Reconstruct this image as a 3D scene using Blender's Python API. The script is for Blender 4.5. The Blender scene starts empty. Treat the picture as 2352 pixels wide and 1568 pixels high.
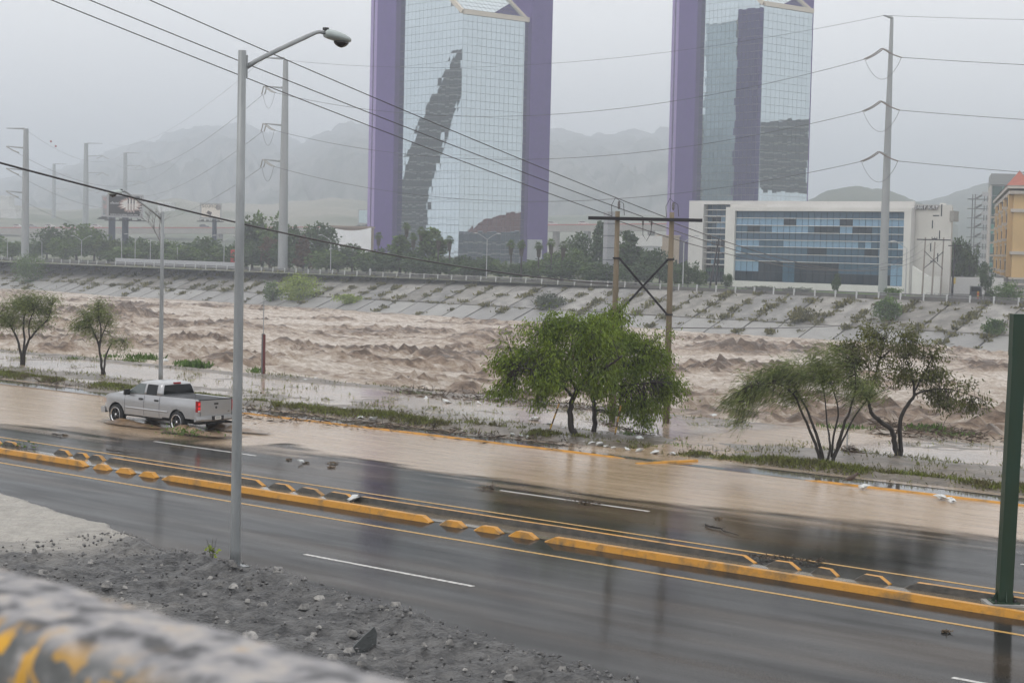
import bpy, math, random
import numpy as np
from mathutils import Vector, Matrix
R = math.radians
SC = bpy.context.scene
COL = SC.collection

# ---------------------------------------------------------------- camera
# X runs along the river road (to the right), Y across the river, Z up
F, CX, CY = 4000.0, 1176.0, 784.0          # focal length and centre for a 2352 px wide view
YAW, PITCH, ROLL, CAMH = math.atan(4776 / F), math.atan(221 / F), R(1.3), 7.8
fh = Vector((-math.cos(YAW), math.sin(YAW), 0)); r0 = Vector((math.sin(YAW), math.cos(YAW), 0)); zz = Vector((0, 0, 1))
FWD = fh * math.cos(PITCH) - zz * math.sin(PITCH)
u0 = fh * math.sin(PITCH) + zz * math.cos(PITCH)
RGT = r0 * math.cos(ROLL) + u0 * math.sin(ROLL)
UPV = u0 * math.cos(ROLL) - r0 * math.sin(ROLL)
CAM = Vector((0, 0, CAMH))
FACE = math.atan2(r0.y, r0.x)               # turn that makes local x run along the picture plane
cd = bpy.data.cameras.new('camera'); cam = bpy.data.objects.new('camera', cd); COL.objects.link(cam)
m = Matrix((RGT, UPV, -FWD)).transposed().to_4x4(); m.translation = CAM
cam.matrix_world = m
cd.sensor_width = 22.3; cd.lens = 22.3 * F / 2352; cd.clip_end = 30000; cd.clip_start = 0.05
cd.dof.use_dof = True; cd.dof.focus_distance = 95; cd.dof.aperture_fstop = 5.0
SC.camera = cam

# ---------------------------------------------------------------- world, sun, exposure
SUN_EL, SUN_AZ = R(58), R(200)
w = bpy.data.worlds.new('World'); SC.world = w; w.use_nodes = True
nt = w.node_tree; N = nt.nodes; Lk = nt.links
bg = N['Background']; bg.inputs[1].default_value = 0.1
sky = N.new('ShaderNodeTexSky'); sky.sky_type = 'NISHITA'; sky.sun_disc = False
sky.sun_elevation = SUN_EL; sky.sun_rotation = SUN_AZ; sky.dust_density = 4; sky.air_density = 1.2
tc = N.new('ShaderNodeTexCoord'); mp = N.new('ShaderNodeMapping'); mp.inputs['Scale'].default_value = (1, 1, 2.5)
nz = N.new('ShaderNodeTexNoise'); nz.inputs['Scale'].default_value = 1.6; nz.inputs['Detail'].default_value = 5
cr = N.new('ShaderNodeValToRGB')
cr.color_ramp.elements[0].position = 0.3; cr.color_ramp.elements[0].color = (13.0, 12.9, 12.9, 1)
cr.color_ramp.elements[1].position = 0.75; cr.color_ramp.elements[1].color = (15.2, 15.05, 15.0, 1)
mx = N.new('ShaderNodeMix'); mx.data_type = 'RGBA'; mx.inputs[0].default_value = 0.93
Lk.new(tc.outputs['Generated'], mp.inputs[0]); Lk.new(mp.outputs[0], nz.inputs['Vector'])
Lk.new(nz.outputs[0], cr.inputs[0]); Lk.new(sky.outputs[0], mx.inputs[6]); Lk.new(cr.outputs[0], mx.inputs[7])
Lk.new(mx.outputs[2], bg.inputs[0])
sl = bpy.data.lights.new('sun', 'SUN'); sl.energy = 0.8; sl.angle = R(25); sl.color = (1, 0.97, 0.93)
so = bpy.data.objects.new('sun', sl); COL.objects.link(so)
sd = Vector((math.sin(SUN_AZ) * math.cos(SUN_EL), math.cos(SUN_AZ) * math.cos(SUN_EL), math.sin(SUN_EL)))
so.rotation_euler = sd.to_track_quat('Z', 'Y').to_euler(); so.location = (0, 0, 300)
vs = SC.view_settings; vs.view_transform = 'Standard'; vs.look = 'None'; vs.exposure = 0.0; vs.gamma = 1; vs.use_curve_mapping = False
cy = SC.cycles; cy.use_denoising = True; cy.max_bounces = 8; cy.diffuse_bounces = 2; cy.glossy_bounces = 4
cy.transmission_bounces = 4; cy.volume_bounces = 3; cy.transparent_max_bounces = 12
cy.caustics_reflective = False; cy.caustics_refractive = False; cy.sample_clamp_indirect = 4

# ---------------------------------------------------------------- picture point -> place
def ray(x, y): return FWD + RGT * ((x - CX) / F) + UPV * ((CY - y) / F)
def G(x, y, z=0.0):
    d = ray(x, y); return CAM + d * ((z - CAMH) / d.z)
def D(x, y, depth): return CAM + ray(x, y) * depth
def V(x, y, v):
    d = ray(x, y); return CAM + d * (v / d.y)
def proj(p):
    d = Vector(p) - CAM; q = d.dot(FWD); return CX + F * d.dot(RGT) / q, CY - F * d.dot(UPV) / q, q
def dep(p): return (Vector(p) - CAM).dot(FWD)
def UV(x, v, z=0.0):
    """the point on the line Y=v, Z=z that shows at picture column x"""
    a, b = -2500.0, 60.0
    for _ in range(60):
        c = (a + b) / 2
        q = Vector((c, v, z))
        if dep(q) > 0.5 and proj(q)[0] < x: a = c
        else: b = c
    return Vector(((a + b) / 2, v, z))

# ---------------------------------------------------------------- materials
MATS = {}
def nodes(name):
    mt = bpy.data.materials.new(name); mt.use_nodes = True
    t = mt.node_tree; return mt, t, t.nodes['Principled BSDF'], t.nodes['Material Output']
def mat(name, c, rough=0.6, metal=0.0, var=0.15, scale=3.0, bump=0.0, c2=None, spec=0.5, coat=0.0, space='pos', emit=None, isl=0.0, detail=4, stretch=None, rvar=0.0, bscale=None, ramp=(0.35, 0.65)):
    """plain procedural surface: base colour broken up by noise, optional bump"""
    if name in MATS: return MATS[name]
    mt, t, b, o = nodes(name); L = t.links
    c2 = c2 or tuple(x * (1 - var) for x in c)
    if space == 'pos':
        g = t.nodes.new('ShaderNodeNewGeometry'); vec = g.outputs['Position']
    else:
        g = t.nodes.new('ShaderNodeTexCoord'); vec = g.outputs['Object']
    if stretch:
        mp = t.nodes.new('ShaderNodeMapping'); mp.inputs['Scale'].default_value = stretch; L.new(vec, mp.inputs[0]); vec = mp.outputs[0]
    n = t.nodes.new('ShaderNodeTexNoise'); n.inputs['Scale'].default_value = scale; n.inputs['Detail'].default_value = detail; n.inputs['Roughness'].default_value = 0.6
    L.new(vec, n.inputs['Vector'])
    r = t.nodes.new('ShaderNodeValToRGB'); r.color_ramp.elements[0].position = ramp[0]; r.color_ramp.elements[1].position = ramp[1]
    r.color_ramp.elements[0].color = (*c2, 1); r.color_ramp.elements[1].color = (*c, 1); L.new(n.outputs[0], r.inputs[0])
    col = r.outputs[0]
    if isl:
        gi = t.nodes.new('ShaderNodeNewGeometry'); mr = t.nodes.new('ShaderNodeMapRange')
        mr.inputs['To Min'].default_value = 1 - isl; mr.inputs['To Max'].default_value = 1 + isl
        L.new(gi.outputs['Random Per Island'], mr.inputs[0])
        hs = t.nodes.new('ShaderNodeHueSaturation'); L.new(mr.outputs[0], hs.inputs['Value']); L.new(col, hs.inputs['Color']); col = hs.outputs[0]
    L.new(col, b.inputs['Base Color'])
    b.inputs['Roughness'].default_value = rough; b.inputs['Metallic'].default_value = metal
    b.inputs['Specular IOR Level'].default_value = spec; b.inputs['Coat Weight'].default_value = coat
    if rvar:
        mr2 = t.nodes.new('ShaderNodeMapRange'); mr2.inputs['To Min'].default_value = max(0.02, rough - rvar); mr2.inputs['To Max'].default_value = min(1, rough + rvar)
        n2 = t.nodes.new('ShaderNodeTexNoise'); n2.inputs['Scale'].default_value = scale * 0.35; n2.inputs['Detail'].default_value = 3; L.new(vec, n2.inputs['Vector'])
        L.new(n2.outputs[0], mr2.inputs[0]); L.new(mr2.outputs[0], b.inputs['Roughness'])
    if bump:
        bp = t.nodes.new('ShaderNodeBump'); bp.inputs['Strength'].default_value = bump; bp.inputs['Distance'].default_value = 0.05
        n3 = t.nodes.new('ShaderNodeTexNoise'); n3.inputs['Scale'].default_value = bscale or scale * 4; n3.inputs['Detail'].default_value = 3; L.new(vec, n3.inputs['Vector'])
        L.new(n3.outputs[0], bp.inputs['Height']); L.new(bp.outputs[0], b.inputs['Normal'])
    if emit:
        b.inputs['Emission Color'].default_value = (*emit[:3], 1); b.inputs['Emission Strength'].default_value = emit[3]
    MATS[name] = mt
    return mt
def leafmat(name, c, c2, isl=0.35, scale=1.2):
    """foliage: two greens mixed by noise, each leaf a little lighter or darker, some light shining through"""
    if name in MATS: return MATS[name]
    mt = mat(name, c, 0.55, c2=c2, isl=isl, scale=scale, spec=0.3)
    t = mt.node_tree; b = t.nodes['Principled BSDF']; o = t.nodes['Material Output']
    tr = t.nodes.new('ShaderNodeBsdfTranslucent'); mxs = t.nodes.new('ShaderNodeMixShader'); mxs.inputs[0].default_value = 0.3
    src = b.inputs['Base Color'].links[0].from_socket
    t.links.new(src, tr.inputs[0]); t.links.new(b.outputs[0], mxs.inputs[1]); t.links.new(tr.outputs[0], mxs.inputs[2]); t.links.new(mxs.outputs[0], o.inputs[0])
    return mt

# ---------------------------------------------------------------- mesh helpers
def setp(o, label=None, cat=None, group=None, kind=None):
    if label: o['label'] = label
    if cat: o['category'] = cat
    if group: o['group'] = group
    if kind: o['kind'] = kind
    return o
def thing(name, label, cat, loc=(0, 0, 0), rz=0.0, group=None):
    o = bpy.data.objects.new(name, None); COL.objects.link(o); o.empty_display_size = 0.2
    o.location = loc; o.rotation_euler = (0, 0, rz)
    return setp(o, label, cat, group)
def link(name, me, parent=None, loc=(0, 0, 0), rot=(0, 0, 0)):
    o = bpy.data.objects.new(name, me); COL.objects.link(o); o.parent = parent; o.location = loc; o.rotation_euler = rot
    return o
def origin(o):
    p = Vector((0, 0, 0))
    while o: p += o.location; o = o.parent
    return p
class MB:
    """collects shapes for one mesh"""
    def __init__(s): s.v = []; s.f = []; s.m = []
    def add(s, vs, fs, mi=0):
        k = len(s.v); s.v += [tuple(x) for x in vs]; s.f += [tuple(i + k for i in f) for f in fs]; s.m += [mi] * len(fs); return s
    def box(s, x0, x1, y0, y1, z0, z1, mi=0):
        return s.add([(x0, y0, z0), (x1, y0, z0), (x1, y1, z0), (x0, y1, z0), (x0, y0, z1), (x1, y0, z1), (x1, y1, z1), (x0, y1, z1)],
                     [(0, 3, 2, 1), (4, 5, 6, 7), (0, 1, 5, 4), (1, 2, 6, 5), (2, 3, 7, 6), (3, 0, 4, 7)], mi)
    def obox(s, c, ax, ay, az, mi=0):
        """box from a centre and three half-axis vectors"""
        c, ax, ay, az = map(Vector, (c, ax, ay, az)); p = []
        for sz in (-1, 1):
            for sx, sy in ((-1, -1), (1, -1), (1, 1), (-1, 1)): p.append(c + ax * sx + ay * sy + az * sz)
        return s.add(p, [(0, 3, 2, 1), (4, 5, 6, 7), (0, 1, 5, 4), (1, 2, 6, 5), (2, 3, 7, 6), (3, 0, 4, 7)], mi)
    def beam(s, p, q, w, h, mi=0):
        p, q = Vector(p), Vector(q); d = q - p; L = d.length; d.normalize()
        a = d.cross(zz) if abs(d.z) < 0.95 else d.cross(Vector((1, 0, 0))); a.normalize(); b = a.cross(d)
        return s.obox((p + q) / 2, d * (L / 2), a * (w / 2), b * (h / 2), mi)
    def tube(s, pts, r, n=6, mi=0, cap=True):
        pts = [Vector(p) for p in pts]
        r = [r] * len(pts) if isinstance(r, (int, float)) else r
        vs, fs = [], []; prev = None
        for i, p in enumerate(pts):
            d = (pts[min(i + 1, len(pts) - 1)] - pts[max(i - 1, 0)]).normalized()
            if prev is None:
                a = d.cross(Vector((0.3, 1, 0.1)) if abs(d.y) < 0.9 else Vector((1, 0, 0.1))).normalized()
            else:
                a = (prev - d * prev.dot(d)).normalized()
            prev = a; b = d.cross(a)
            for k in range(n):
                t = 2 * math.pi * k / n; vs.append(p + (a * math.cos(t) + b * math.sin(t)) * r[i])
        for i in range(len(pts) - 1):
            for k in range(n):
                k2 = (k + 1) % n; fs.append((i * n + k, i * n + k2, (i + 1) * n + k2, (i + 1) * n + k))
        if cap: fs += [tuple(range(n - 1, -1, -1)), tuple(range((len(pts) - 1) * n, len(pts) * n))]
        return s.add(vs, fs, mi)
    def lathe(s, prof, n=16, c=(0, 0, 0), axis='z', mi=0, cap=True):
        vs, fs = [], []
        for r, h in prof:
            for k in range(n):
                t = 2 * math.pi * k / n; a, b = r * math.cos(t), r * math.sin(t)
                vs.append((c[0] + a, c[1] + b, c[2] + h) if axis == 'z' else (c[0] + a, c[1] + h, c[2] + b) if axis == 'y' else (c[0] + h, c[1] + a, c[2] + b))
        for i in range(len(prof) - 1):
            for k in range(n):
                k2 = (k + 1) % n; fs.append((i * n + k, i * n + k2, (i + 1) * n + k2, (i + 1) * n + k))
        if cap: fs += [tuple(range(n - 1, -1, -1)), tuple(range((len(prof) - 1) * n, len(prof) * n))]
        return s.add(vs, fs, mi)
    def prism(s, poly, a, b, mi=0, ax='z'):
        """2-D outline pushed from a to b along an axis (outline given in the two other axes)"""
        n = len(poly); f3 = {'z': lambda p, h: (p[0], p[1], h), 'y': lambda p, h: (p[0], h, p[1]), 'x': lambda p, h: (h, p[0], p[1])}[ax]
        return s.add([f3(p, a) for p in poly] + [f3(p, b) for p in poly],
                     [tuple(range(n - 1, -1, -1)), tuple(range(n, 2 * n))] + [(i, (i + 1) % n, n + (i + 1) % n, n + i) for i in range(n)], mi)
    def loft(s, rings, mi=0, cap=True, close=True):
        n = len(rings[0]); vs = [p for r in rings for p in r]; fs = []
        for i in range(len(rings) - 1):
            for k in range(n if close else n - 1):
                k2 = (k + 1) % n; fs.append((i * n + k, i * n + k2, (i + 1) * n + k2, (i + 1) * n + k))
        if cap: fs += [tuple(range(n - 1, -1, -1)), tuple(range((len(rings) - 1) * n, len(rings) * n))]
        return s.add(vs, fs, mi)
    def grid(s, rows, mi=0):
        return s.loft(rows, mi, cap=False, close=False)
    def mesh(s, name, mats, off=None, smooth=False):
        me = bpy.data.meshes.new(name)
        v = s.v if off is None else [(a - off[0], b - off[1], c - off[2]) for a, b, c in s.v]
        me.from_pydata(v, [], s.f)
        for mt in (mats if isinstance(mats, (list, tuple)) else [mats]): me.materials.append(mt)
        if any(s.m): me.polygons.foreach_set('material_index', s.m)
        if smooth: me.polygons.foreach_set('use_smooth', [True] * len(s.f))
        me.update(); return me
    def build(s, name, mats, parent=None, local=False, smooth=False, base=None):
        """one object; world coordinates unless local; a top-level mesh gets its origin at base"""
        if parent is not None:
            return link(name, s.mesh(name, mats, None if local else origin(parent), smooth), parent)
        b = Vector(base) if base is not None else Vector((0, 0, 0))
        return link(name, s.mesh(name, mats, None if local else b, smooth), None, b)
def npmesh(name, Vv, Ff, mats, parent=None, smooth=False, loc=(0, 0, 0), attrs=None):
    """mesh object straight from numpy arrays (all faces with the same corner count)"""
    me = bpy.data.meshes.new(name); Vv = np.asarray(Vv, np.float32); Ff = np.asarray(Ff, np.int32); k = Ff.shape[1]
    me.vertices.add(len(Vv)); me.vertices.foreach_set('co', Vv.ravel())
    me.loops.add(Ff.size); me.loops.foreach_set('vertex_index', Ff.ravel())
    me.polygons.add(len(Ff)); me.polygons.foreach_set('loop_start', np.arange(0, Ff.size, k, dtype=np.int32))
    if smooth: me.polygons.foreach_set('use_smooth', np.ones(len(Ff), bool))
    for a, val in (attrs or {}).items():
        at = me.attributes.new(a, 'FLOAT', 'POINT'); at.data.foreach_set('value', np.asarray(val, np.float32).ravel())
    me.update(calc_edges=True); me.validate()
    for mt in (mats if isinstance(mats, (list, tuple)) else [mats]): me.materials.append(mt)
    return link(name, me, parent, loc)
def gridf(nu, nv):
    i, j = np.meshgrid(np.arange(nu - 1), np.arange(nv - 1), indexing='ij'); a = (i * nv + j).ravel()
    return np.stack([a, a + nv, a + nv + 1, a + 1], 1)
def copy_tree(o, parent=None):
    c = o.copy(); COL.objects.link(c); c.parent = parent
    for ch in o.children: copy_tree(ch, c)
    return c
# ---- noise for relief
def vnoise(x, y, seed=0):
    xi = np.floor(x).astype(np.int64); yi = np.floor(y).astype(np.int64); fx = x - xi; fy = y - yi
    fx = fx * fx * fx * (fx * (fx * 6 - 15) + 10); fy = fy * fy * fy * (fy * (fy * 6 - 15) + 10)
    def h(a, b):
        n = (a * 374761393 + b * 668265263 + seed * 1274126177) & 0xffffffff
        n = ((n ^ (n >> 13)) * 1103515245) & 0xffffffff
        n = ((n ^ (n >> 16)) * 2246822519) & 0xffffffff
        return ((n ^ (n >> 15)) & 0xffff) / 65535.0
    return (h(xi, yi) * (1 - fx) + h(xi + 1, yi) * fx) * (1 - fy) + (h(xi, yi + 1) * (1 - fx) + h(xi + 1, yi + 1) * fx) * fy
def fbm(x, y, o=4, seed=0, g=0.5):
    s = 0; a = 1; t = 0
    for k in range(o):
        s = s + a * vnoise(x * 2 ** k + 17.3 * k, y * 2 ** k - 9.1 * k, seed + k); t += a; a *= g
    return s / t
def sstep(a, b, x):
    t = np.clip((x - a) / (b - a), 0, 1); return t * t * (3 - 2 * t)
rng = np.random.default_rng(7); rnd = random.Random(7)
ORD = ['first', 'second', 'third', 'fourth', 'fifth', 'sixth', 'seventh', 'eighth', 'ninth', 'tenth', 'eleventh', 'twelfth', 'thirteenth', 'fourteenth', 'fifteenth', 'sixteenth', 'seventeenth', 'eighteenth', 'nineteenth', 'twentieth']
# ================================================================ THE SETTING
def structure(o): o['kind'] = 'structure'; return o
# ---------------- asphalt: wet, patchy gloss
def asphalt_mat():
    mt, t, b, o = nodes('wet_asphalt'); L = t.links
    g = t.nodes.new('ShaderNodeNewGeometry')
    def noise(sc, st, det=4):
        mp = t.nodes.new('ShaderNodeMapping'); mp.inputs['Scale'].default_value = st; L.new(g.outputs['Position'], mp.inputs[0])
        n = t.nodes.new('ShaderNodeTexNoise'); n.inputs['Scale'].default_value = sc; n.inputs['Detail'].default_value = det; L.new(mp.outputs[0], n.inputs['Vector']); return n.outputs[0]
    def ramp(s, a, b_, pa, pb):
        r = t.nodes.new('ShaderNodeValToRGB'); r.color_ramp.elements[0].position = pa; r.color_ramp.elements[1].position = pb
        r.color_ramp.elements[0].color = a; r.color_ramp.elements[1].color = b_; L.new(s, r.inputs[0]); return r.outputs[0]
    big = noise(0.35, (0.25, 1.3, 1), 6); fine = noise(30, (1, 1, 1), 3); streak = noise(0.55, (0.22, 0.9, 1), 5)
    c1 = ramp(big, (0.012, 0.012, 0.012, 1), (0.038, 0.036, 0.034, 1), 0.35, 0.7)
    c2 = ramp(fine, (0.5, 0.5, 0.5, 1), (1.5, 1.5, 1.5, 1), 0.35, 0.65)
    m_ = t.nodes.new('ShaderNodeMix'); m_.data_type = 'RGBA'; m_.blend_type = 'MULTIPLY'; m_.inputs[0].default_value = 1
    L.new(c1, m_.inputs[6]); L.new(c2, m_.inputs[7])
    # silt washed over the far carriageway
    sp = t.nodes.new('ShaderNodeAttribute'); sp.attribute_name = 'silt'
    m2 = t.nodes.new('ShaderNodeMix'); m2.data_type = 'RGBA'; L.new(sp.outputs['Fac'], m2.inputs[0]); L.new(m_.outputs[2], m2.inputs[6]); m2.inputs[7].default_value = (0.085, 0.062, 0.042, 1)
    L.new(m2.outputs[2], b.inputs['Base Color'])
    rr = ramp(streak, (0.03, 0.03, 0.03, 1), (0.12, 0.12, 0.12, 1), 0.34, 0.72); L.new(rr, b.inputs['Roughness'])
    b.inputs['Specular IOR Level'].default_value = 0.085
    bp = t.nodes.new('ShaderNodeBump'); bp.inputs['Strength'].default_value = 0.22; bp.inputs['Distance'].default_value = 0.01
    L.new(noise(9, (0.6, 1.6, 1), 4), bp.inputs['Height']); L.new(bp.outputs[0], b.inputs['Normal'])
    # stone tips standing clear of the water film stay matt
    df = t.nodes.new('ShaderNodeBsdfDiffuse'); L.new(m2.outputs[2], df.inputs[0]); ms = t.nodes.new('ShaderNodeMixShader')
    fr_ = ramp(noise(1.3, (0.16, 1.2, 1), 6), (0.24, 0.24, 0.24, 1), (0.5, 0.5, 0.5, 1), 0.32, 0.68); L.new(fr_, ms.inputs[0])
    L.new(b.outputs[0], ms.inputs[1]); L.new(df.outputs[0], ms.inputs[2]); L.new(ms.outputs[0], o.inputs[0])
    return mt
M_asphalt = asphalt_mat()
M_mud = mat('mud', (0.20, 0.155, 0.115), 0.55, c2=(0.11, 0.085, 0.062), scale=1.3, bump=0.6, rvar=0.25)
M_yel = mat('kerb_yellow', (0.50, 0.225, 0.008), 0.45, c2=(0.17, 0.10, 0.03), scale=2.6, bump=0.35, rvar=0.15, ramp=(0.30, 0.52), detail=9)
M_yline = mat('line_yellow', (0.50, 0.27, 0.035), 0.4, c2=(0.22, 0.14, 0.04), scale=14, ramp=(0.3, 0.55))
M_wline = mat('line_white', (0.55, 0.54, 0.52), 0.4, c2=(0.16, 0.15, 0.14), scale=9, ramp=(0.3, 0.55))
M_conc_dark = mat('concrete_dirty', (0.07, 0.06, 0.046), 0.5, c2=(0.028, 0.024, 0.018), scale=4, bump=0.3)
M_conc = mat('concrete', (0.34, 0.33, 0.31), 0.7, c2=(0.24, 0.235, 0.22), scale=1.5, bump=0.3)

# near ground sheet under everything on this side
structure(MB().box(-1500, 400, -400, 66.4, -0.6, -0.14).build('ground', M_mud))
# road, one grid so that the silt can be laid on it
us = np.concatenate([np.arange(-1300, -160, 12.0), np.arange(-160, 20, 0.6), np.arange(20, 300, 12.0)]); vsr = np.arange(23.0, 53.2, 0.6)
U, Vg = np.meshgrid(us, vsr, indexing='ij')
silt = sstep(0.36, 0.60, fbm(U * 0.11, Vg * 0.55, 4, 3)) * sstep(38.5, 40.5, Vg) * (1 - sstep(-26, -20, U)) * sstep(-48, -36, U)
silt = np.maximum(silt, 0.5 * sstep(0.5, 0.75, fbm(U * 0.08, Vg * 0.6, 4, 9)) * sstep(38, 39, Vg)) * 0.9
silt = np.maximum(silt, 0.35 * sstep(0.5, 0.72, fbm(U * 0.06, Vg * 1.1, 4, 11)) * (1 - sstep(37, 38, Vg)))
road = structure(npmesh('road', np.stack([U, Vg, np.zeros_like(U)], -1).reshape(-1, 3), gridf(len(us), len(vsr)), M_asphalt, attrs={'silt': silt}))
def strip(name, u0_, u1_, v, wd, mt, z=0.006):
    n = max(2, int((u1_ - u0_) / 2)); mb = MB(); 
    mb.box(u0_, u1_, v - wd / 2, v + wd / 2, z - 0.003, z, 0)
    return mb.build(name, mt, road)
strip('edge_line', -600, 90, 34.15, 0.13, M_yline); strip('edge_line', -600, 90, 38.45, 0.12, M_yline)
for k in range(-6, 3): strip('lane_dash', -31.5 + k * 17.4, -25.9 + k * 17.4, 29.75, 0.13, M_wline)
for k in range(-6, 3): strip('lane_dash', -53.0 + k * 17.4, -47.2 + k * 17.4, 42.1, 0.13, M_wline)

# ---------------- median: muddy gutter between two rows of yellow kerb blocks
def wmud(name, c, c2, rough=0.12, bump=0.12, st=(0.5, 1.4, 1), sc=1.4, alpha=False):
    mt = mat(name, c, rough, c2=c2, scale=sc, bump=bump, stretch=st, bscale=2.6, spec=0.5, rvar=0.06)
    if alpha:
        t = mt.node_tree; a = t.nodes.new('ShaderNodeAttribute'); a.attribute_name = 'cover'; L = t.links
        tr = t.nodes.new('ShaderNodeBsdfTransparent'); ms = t.nodes.new('ShaderNodeMixShader')
        L.new(a.outputs['Fac'], ms.inputs[0]); L.new(tr.outputs[0], ms.inputs[1]); L.new(t.nodes['Principled BSDF'].outputs[0], ms.inputs[2]); L.new(ms.outputs[0], t.nodes['Material Output'].inputs[0])
    return mt
M_puddle = wmud('puddle_mud', (0.17, 0.14, 0.10), (0.11, 0.09, 0.065))
structure(MB().box(-600, 90, 35.95, 36.95, -0.02, 0.012).build('median', M_puddle))
def kerb(u0_, u1_, v, h, wd, row, label, cat='kerb block', name='kerb_block', grp=None, ch=0.32):
    """a cast kerb length with sloped ends; the road side is painted, the gutter side bare"""
    b = Vector(((u0_ + u1_) / 2, v, 0)); L = (u1_ - u0_) / 2; c = min(ch, L * 0.55); mb = MB()
    s = 0.06
    y = [-wd / 2, -wd / 2 + s, wd / 2 - s, wd / 2]
    n = max(1, int(L / 1.2)); xs0 = [-L] + [-L + c + (2 * L - 2 * c) * i / n for i in range(n + 1)] + [L]
    rings = []
    for i, x in enumerate(xs0):
        hh = 0.025 if i in (0, len(xs0) - 1) else h + rnd.uniform(-0.008, 0.008)
        jy = rnd.uniform(-0.008, 0.008)
        rings.append([(x, y[0] + jy, -0.02), (x, y[1] + jy, hh), (x, y[2] + jy, hh), (x, y[3] + jy, -0.02)])
    mb.loft(rings)
    # 0 painted, 1 bare gutter face
    face = 0; nr = len(rings)
    for i in range(nr - 1):
        for k in range(4):
            if (row == 'front' and k == 2) or (row == 'back' and k == 0): mb.m[i * 4 + k] = 1
    o = mb.build(name, [M_mud if row == 'mud' else M_yel, M_conc_dark], None, True); o.location = b
    return setp(o, label, cat, grp)
def ux(x, v): return UV(x, v).x
VF, VB = 35.75, 37.05
fr = [(-400, -350), None]
long_f = [(-60, 200, 'long yellow kerb length of the front row running off the left edge'), (378, 992, 'long yellow kerb length of the front row passing behind the tall lamp pole'), (1257, 2500, 'long yellow kerb length of the front row running to the green column')]
for a, b_, lab in long_f: kerb(ux(a, VF) if a > -50 else -58, ux(b_, VF) if b_ < 2400 else 40, VF, 0.165, 0.3, 'front', lab, grp='front row of median kerbs')
short_f = [(220, 253), (272, 307), (325, 361), (1016, 1069), (1095, 1153), (1174, 1233)]
for i, (a, b_) in enumerate(short_f):
    kerb(ux(a, VF), ux(b_, VF), VF, 0.16, 0.3, 'front', ['short yellow kerb block, leftmost of the front three left of the lamp pole', 'short yellow kerb block, middle of the front three left of the lamp pole', 'short yellow kerb block nearest the lamp pole in the front row, left of it',
          'short yellow kerb block, leftmost of the front three above the white lane dash', 'short yellow kerb block, middle of the front three in mid road', 'short yellow kerb block, rightmost of the front three in mid road'][i], grp='front row of median kerbs')
kerb(-62, ux(2, VB), VB, 0.19, 0.32, 'back', 'dirty kerb length of the back row at the left edge', grp='back row of median kerbs')
long_b = [(245, 606, 'long back-row kerb with bare dark face, crossing behind the lamp pole'), (815, 1735, 'longest kerb length of the back row, bare dark face under a yellow top'), (2080, 2500, 'kerb length of the back row ending at the green column')]
for a, b_, lab in long_b: kerb(ux(a, VB), ux(b_, VB) if b_ < 2400 else 40, VB, 0.175, 0.28, 'back', lab, grp='back row of median kerbs')
short_b = [(5, 42), (128, 162), (172, 202), (207, 240), (619, 674), (682, 742), (747, 816), (1762, 1836), (1866, 1925), (1966, 2044)]
where = ['at the far left edge with a branch beside it', 'first of three left of the long back kerb', 'second of three left of the long back kerb', 'third of three touching the long back kerb on its left',
         'just right of the lamp pole', 'with a grass tuft on its face, right of the lamp pole', 'with white litter at its end, right of the lamp pole', 'first of three left of the green column', 'smallest, middle of three left of the green column', 'last of three left of the green column']
for (a, b_), wh in zip(short_b, where): kerb(ux(a, VB), ux(b_, VB), VB, 0.17, 0.28, 'back', 'short back-row kerb block ' + wh, grp='back row of median kerbs')

# ---------------- flood water over the far carriageway (thin brown film with a ragged near edge)
edge_px = [(-200, 966), (0, 975), (150, 984), (330, 1006), (430, 1020), (520, 1026), (580, 1004), (640, 1022), (700, 1040), (860, 1066), (1000, 1086), (1150, 1107), (1420, 1146), (1600, 1163), (1900, 1193), (2200, 1224), (2500, 1256)]
ep = [G(x, y) for x, y in edge_px]
eu = np.array([p.x for p in ep]); ev = np.array([p.y for p in ep]); oi = np.argsort(eu); eu = eu[oi]; ev = ev[oi]
us = np.concatenate([np.arange(-500, -130, 4.0), np.arange(-130, 20, 0.4)]); vsr = np.arange(40.0, 52.45, 0.3)
U, Vg = np.meshgrid(us, vsr, indexing='ij')
dist = Vg - np.interp(U, eu, ev) + (fbm(U * 0.3, Vg * 1.3, 5, 21, 0.6) - 0.5) * 2.0
strk = fbm(U * 0.12, Vg * 2.2, 4, 22, 0.6)
cover = 0.93 * sstep(-0.15, 0.8, dist) + 0.55 * sstep(-3.2, 0.2, dist) * (1 - sstep(-0.15, 0.8, dist)) * sstep(0.42, 0.66, strk)
M_flood = wmud('flood_water', (0.43, 0.32, 0.215), (0.33, 0.235, 0.15), 0.2, 0.3, (0.35, 2.4, 1), 0.9, alpha=True)
zf = 0.022 + (fbm(U * 1.1, Vg * 2.4, 3, 5) - 0.5) * 0.012
structure(npmesh('flood_water', np.stack([U, Vg, zf], -1).reshape(-1, 3), gridf(len(us), len(vsr)), M_flood, smooth=True, attrs={'cover': cover}))

# the cross-over between the two tree islands is drowned in the same brown water
us = np.arange(-43.5, -30.5, 0.3); vsr = np.arange(52.0, 69.0, 0.4); U, Vg = np.meshgrid(us, vsr, indexing='ij')
cvr = sstep(-42.6, -40.6, U - (Vg - 52) * .12 + (fbm(U * .8, Vg * .8, 3, 23) - .5) * 1.6) * (1 - sstep(-34.6, -32.6, U + (fbm(U * .8, Vg * .8, 3, 24) - .5) * 1.6)) * .92
structure(npmesh('crossing_water', np.stack([U, Vg, .056 - .03 * sstep(54, 52, Vg) - np.maximum(0, Vg - 67.3) * .36], -1).reshape(-1, 3), gridf(len(us), len(vsr)), M_flood, smooth=True, attrs={'cover': cvr}))

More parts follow.
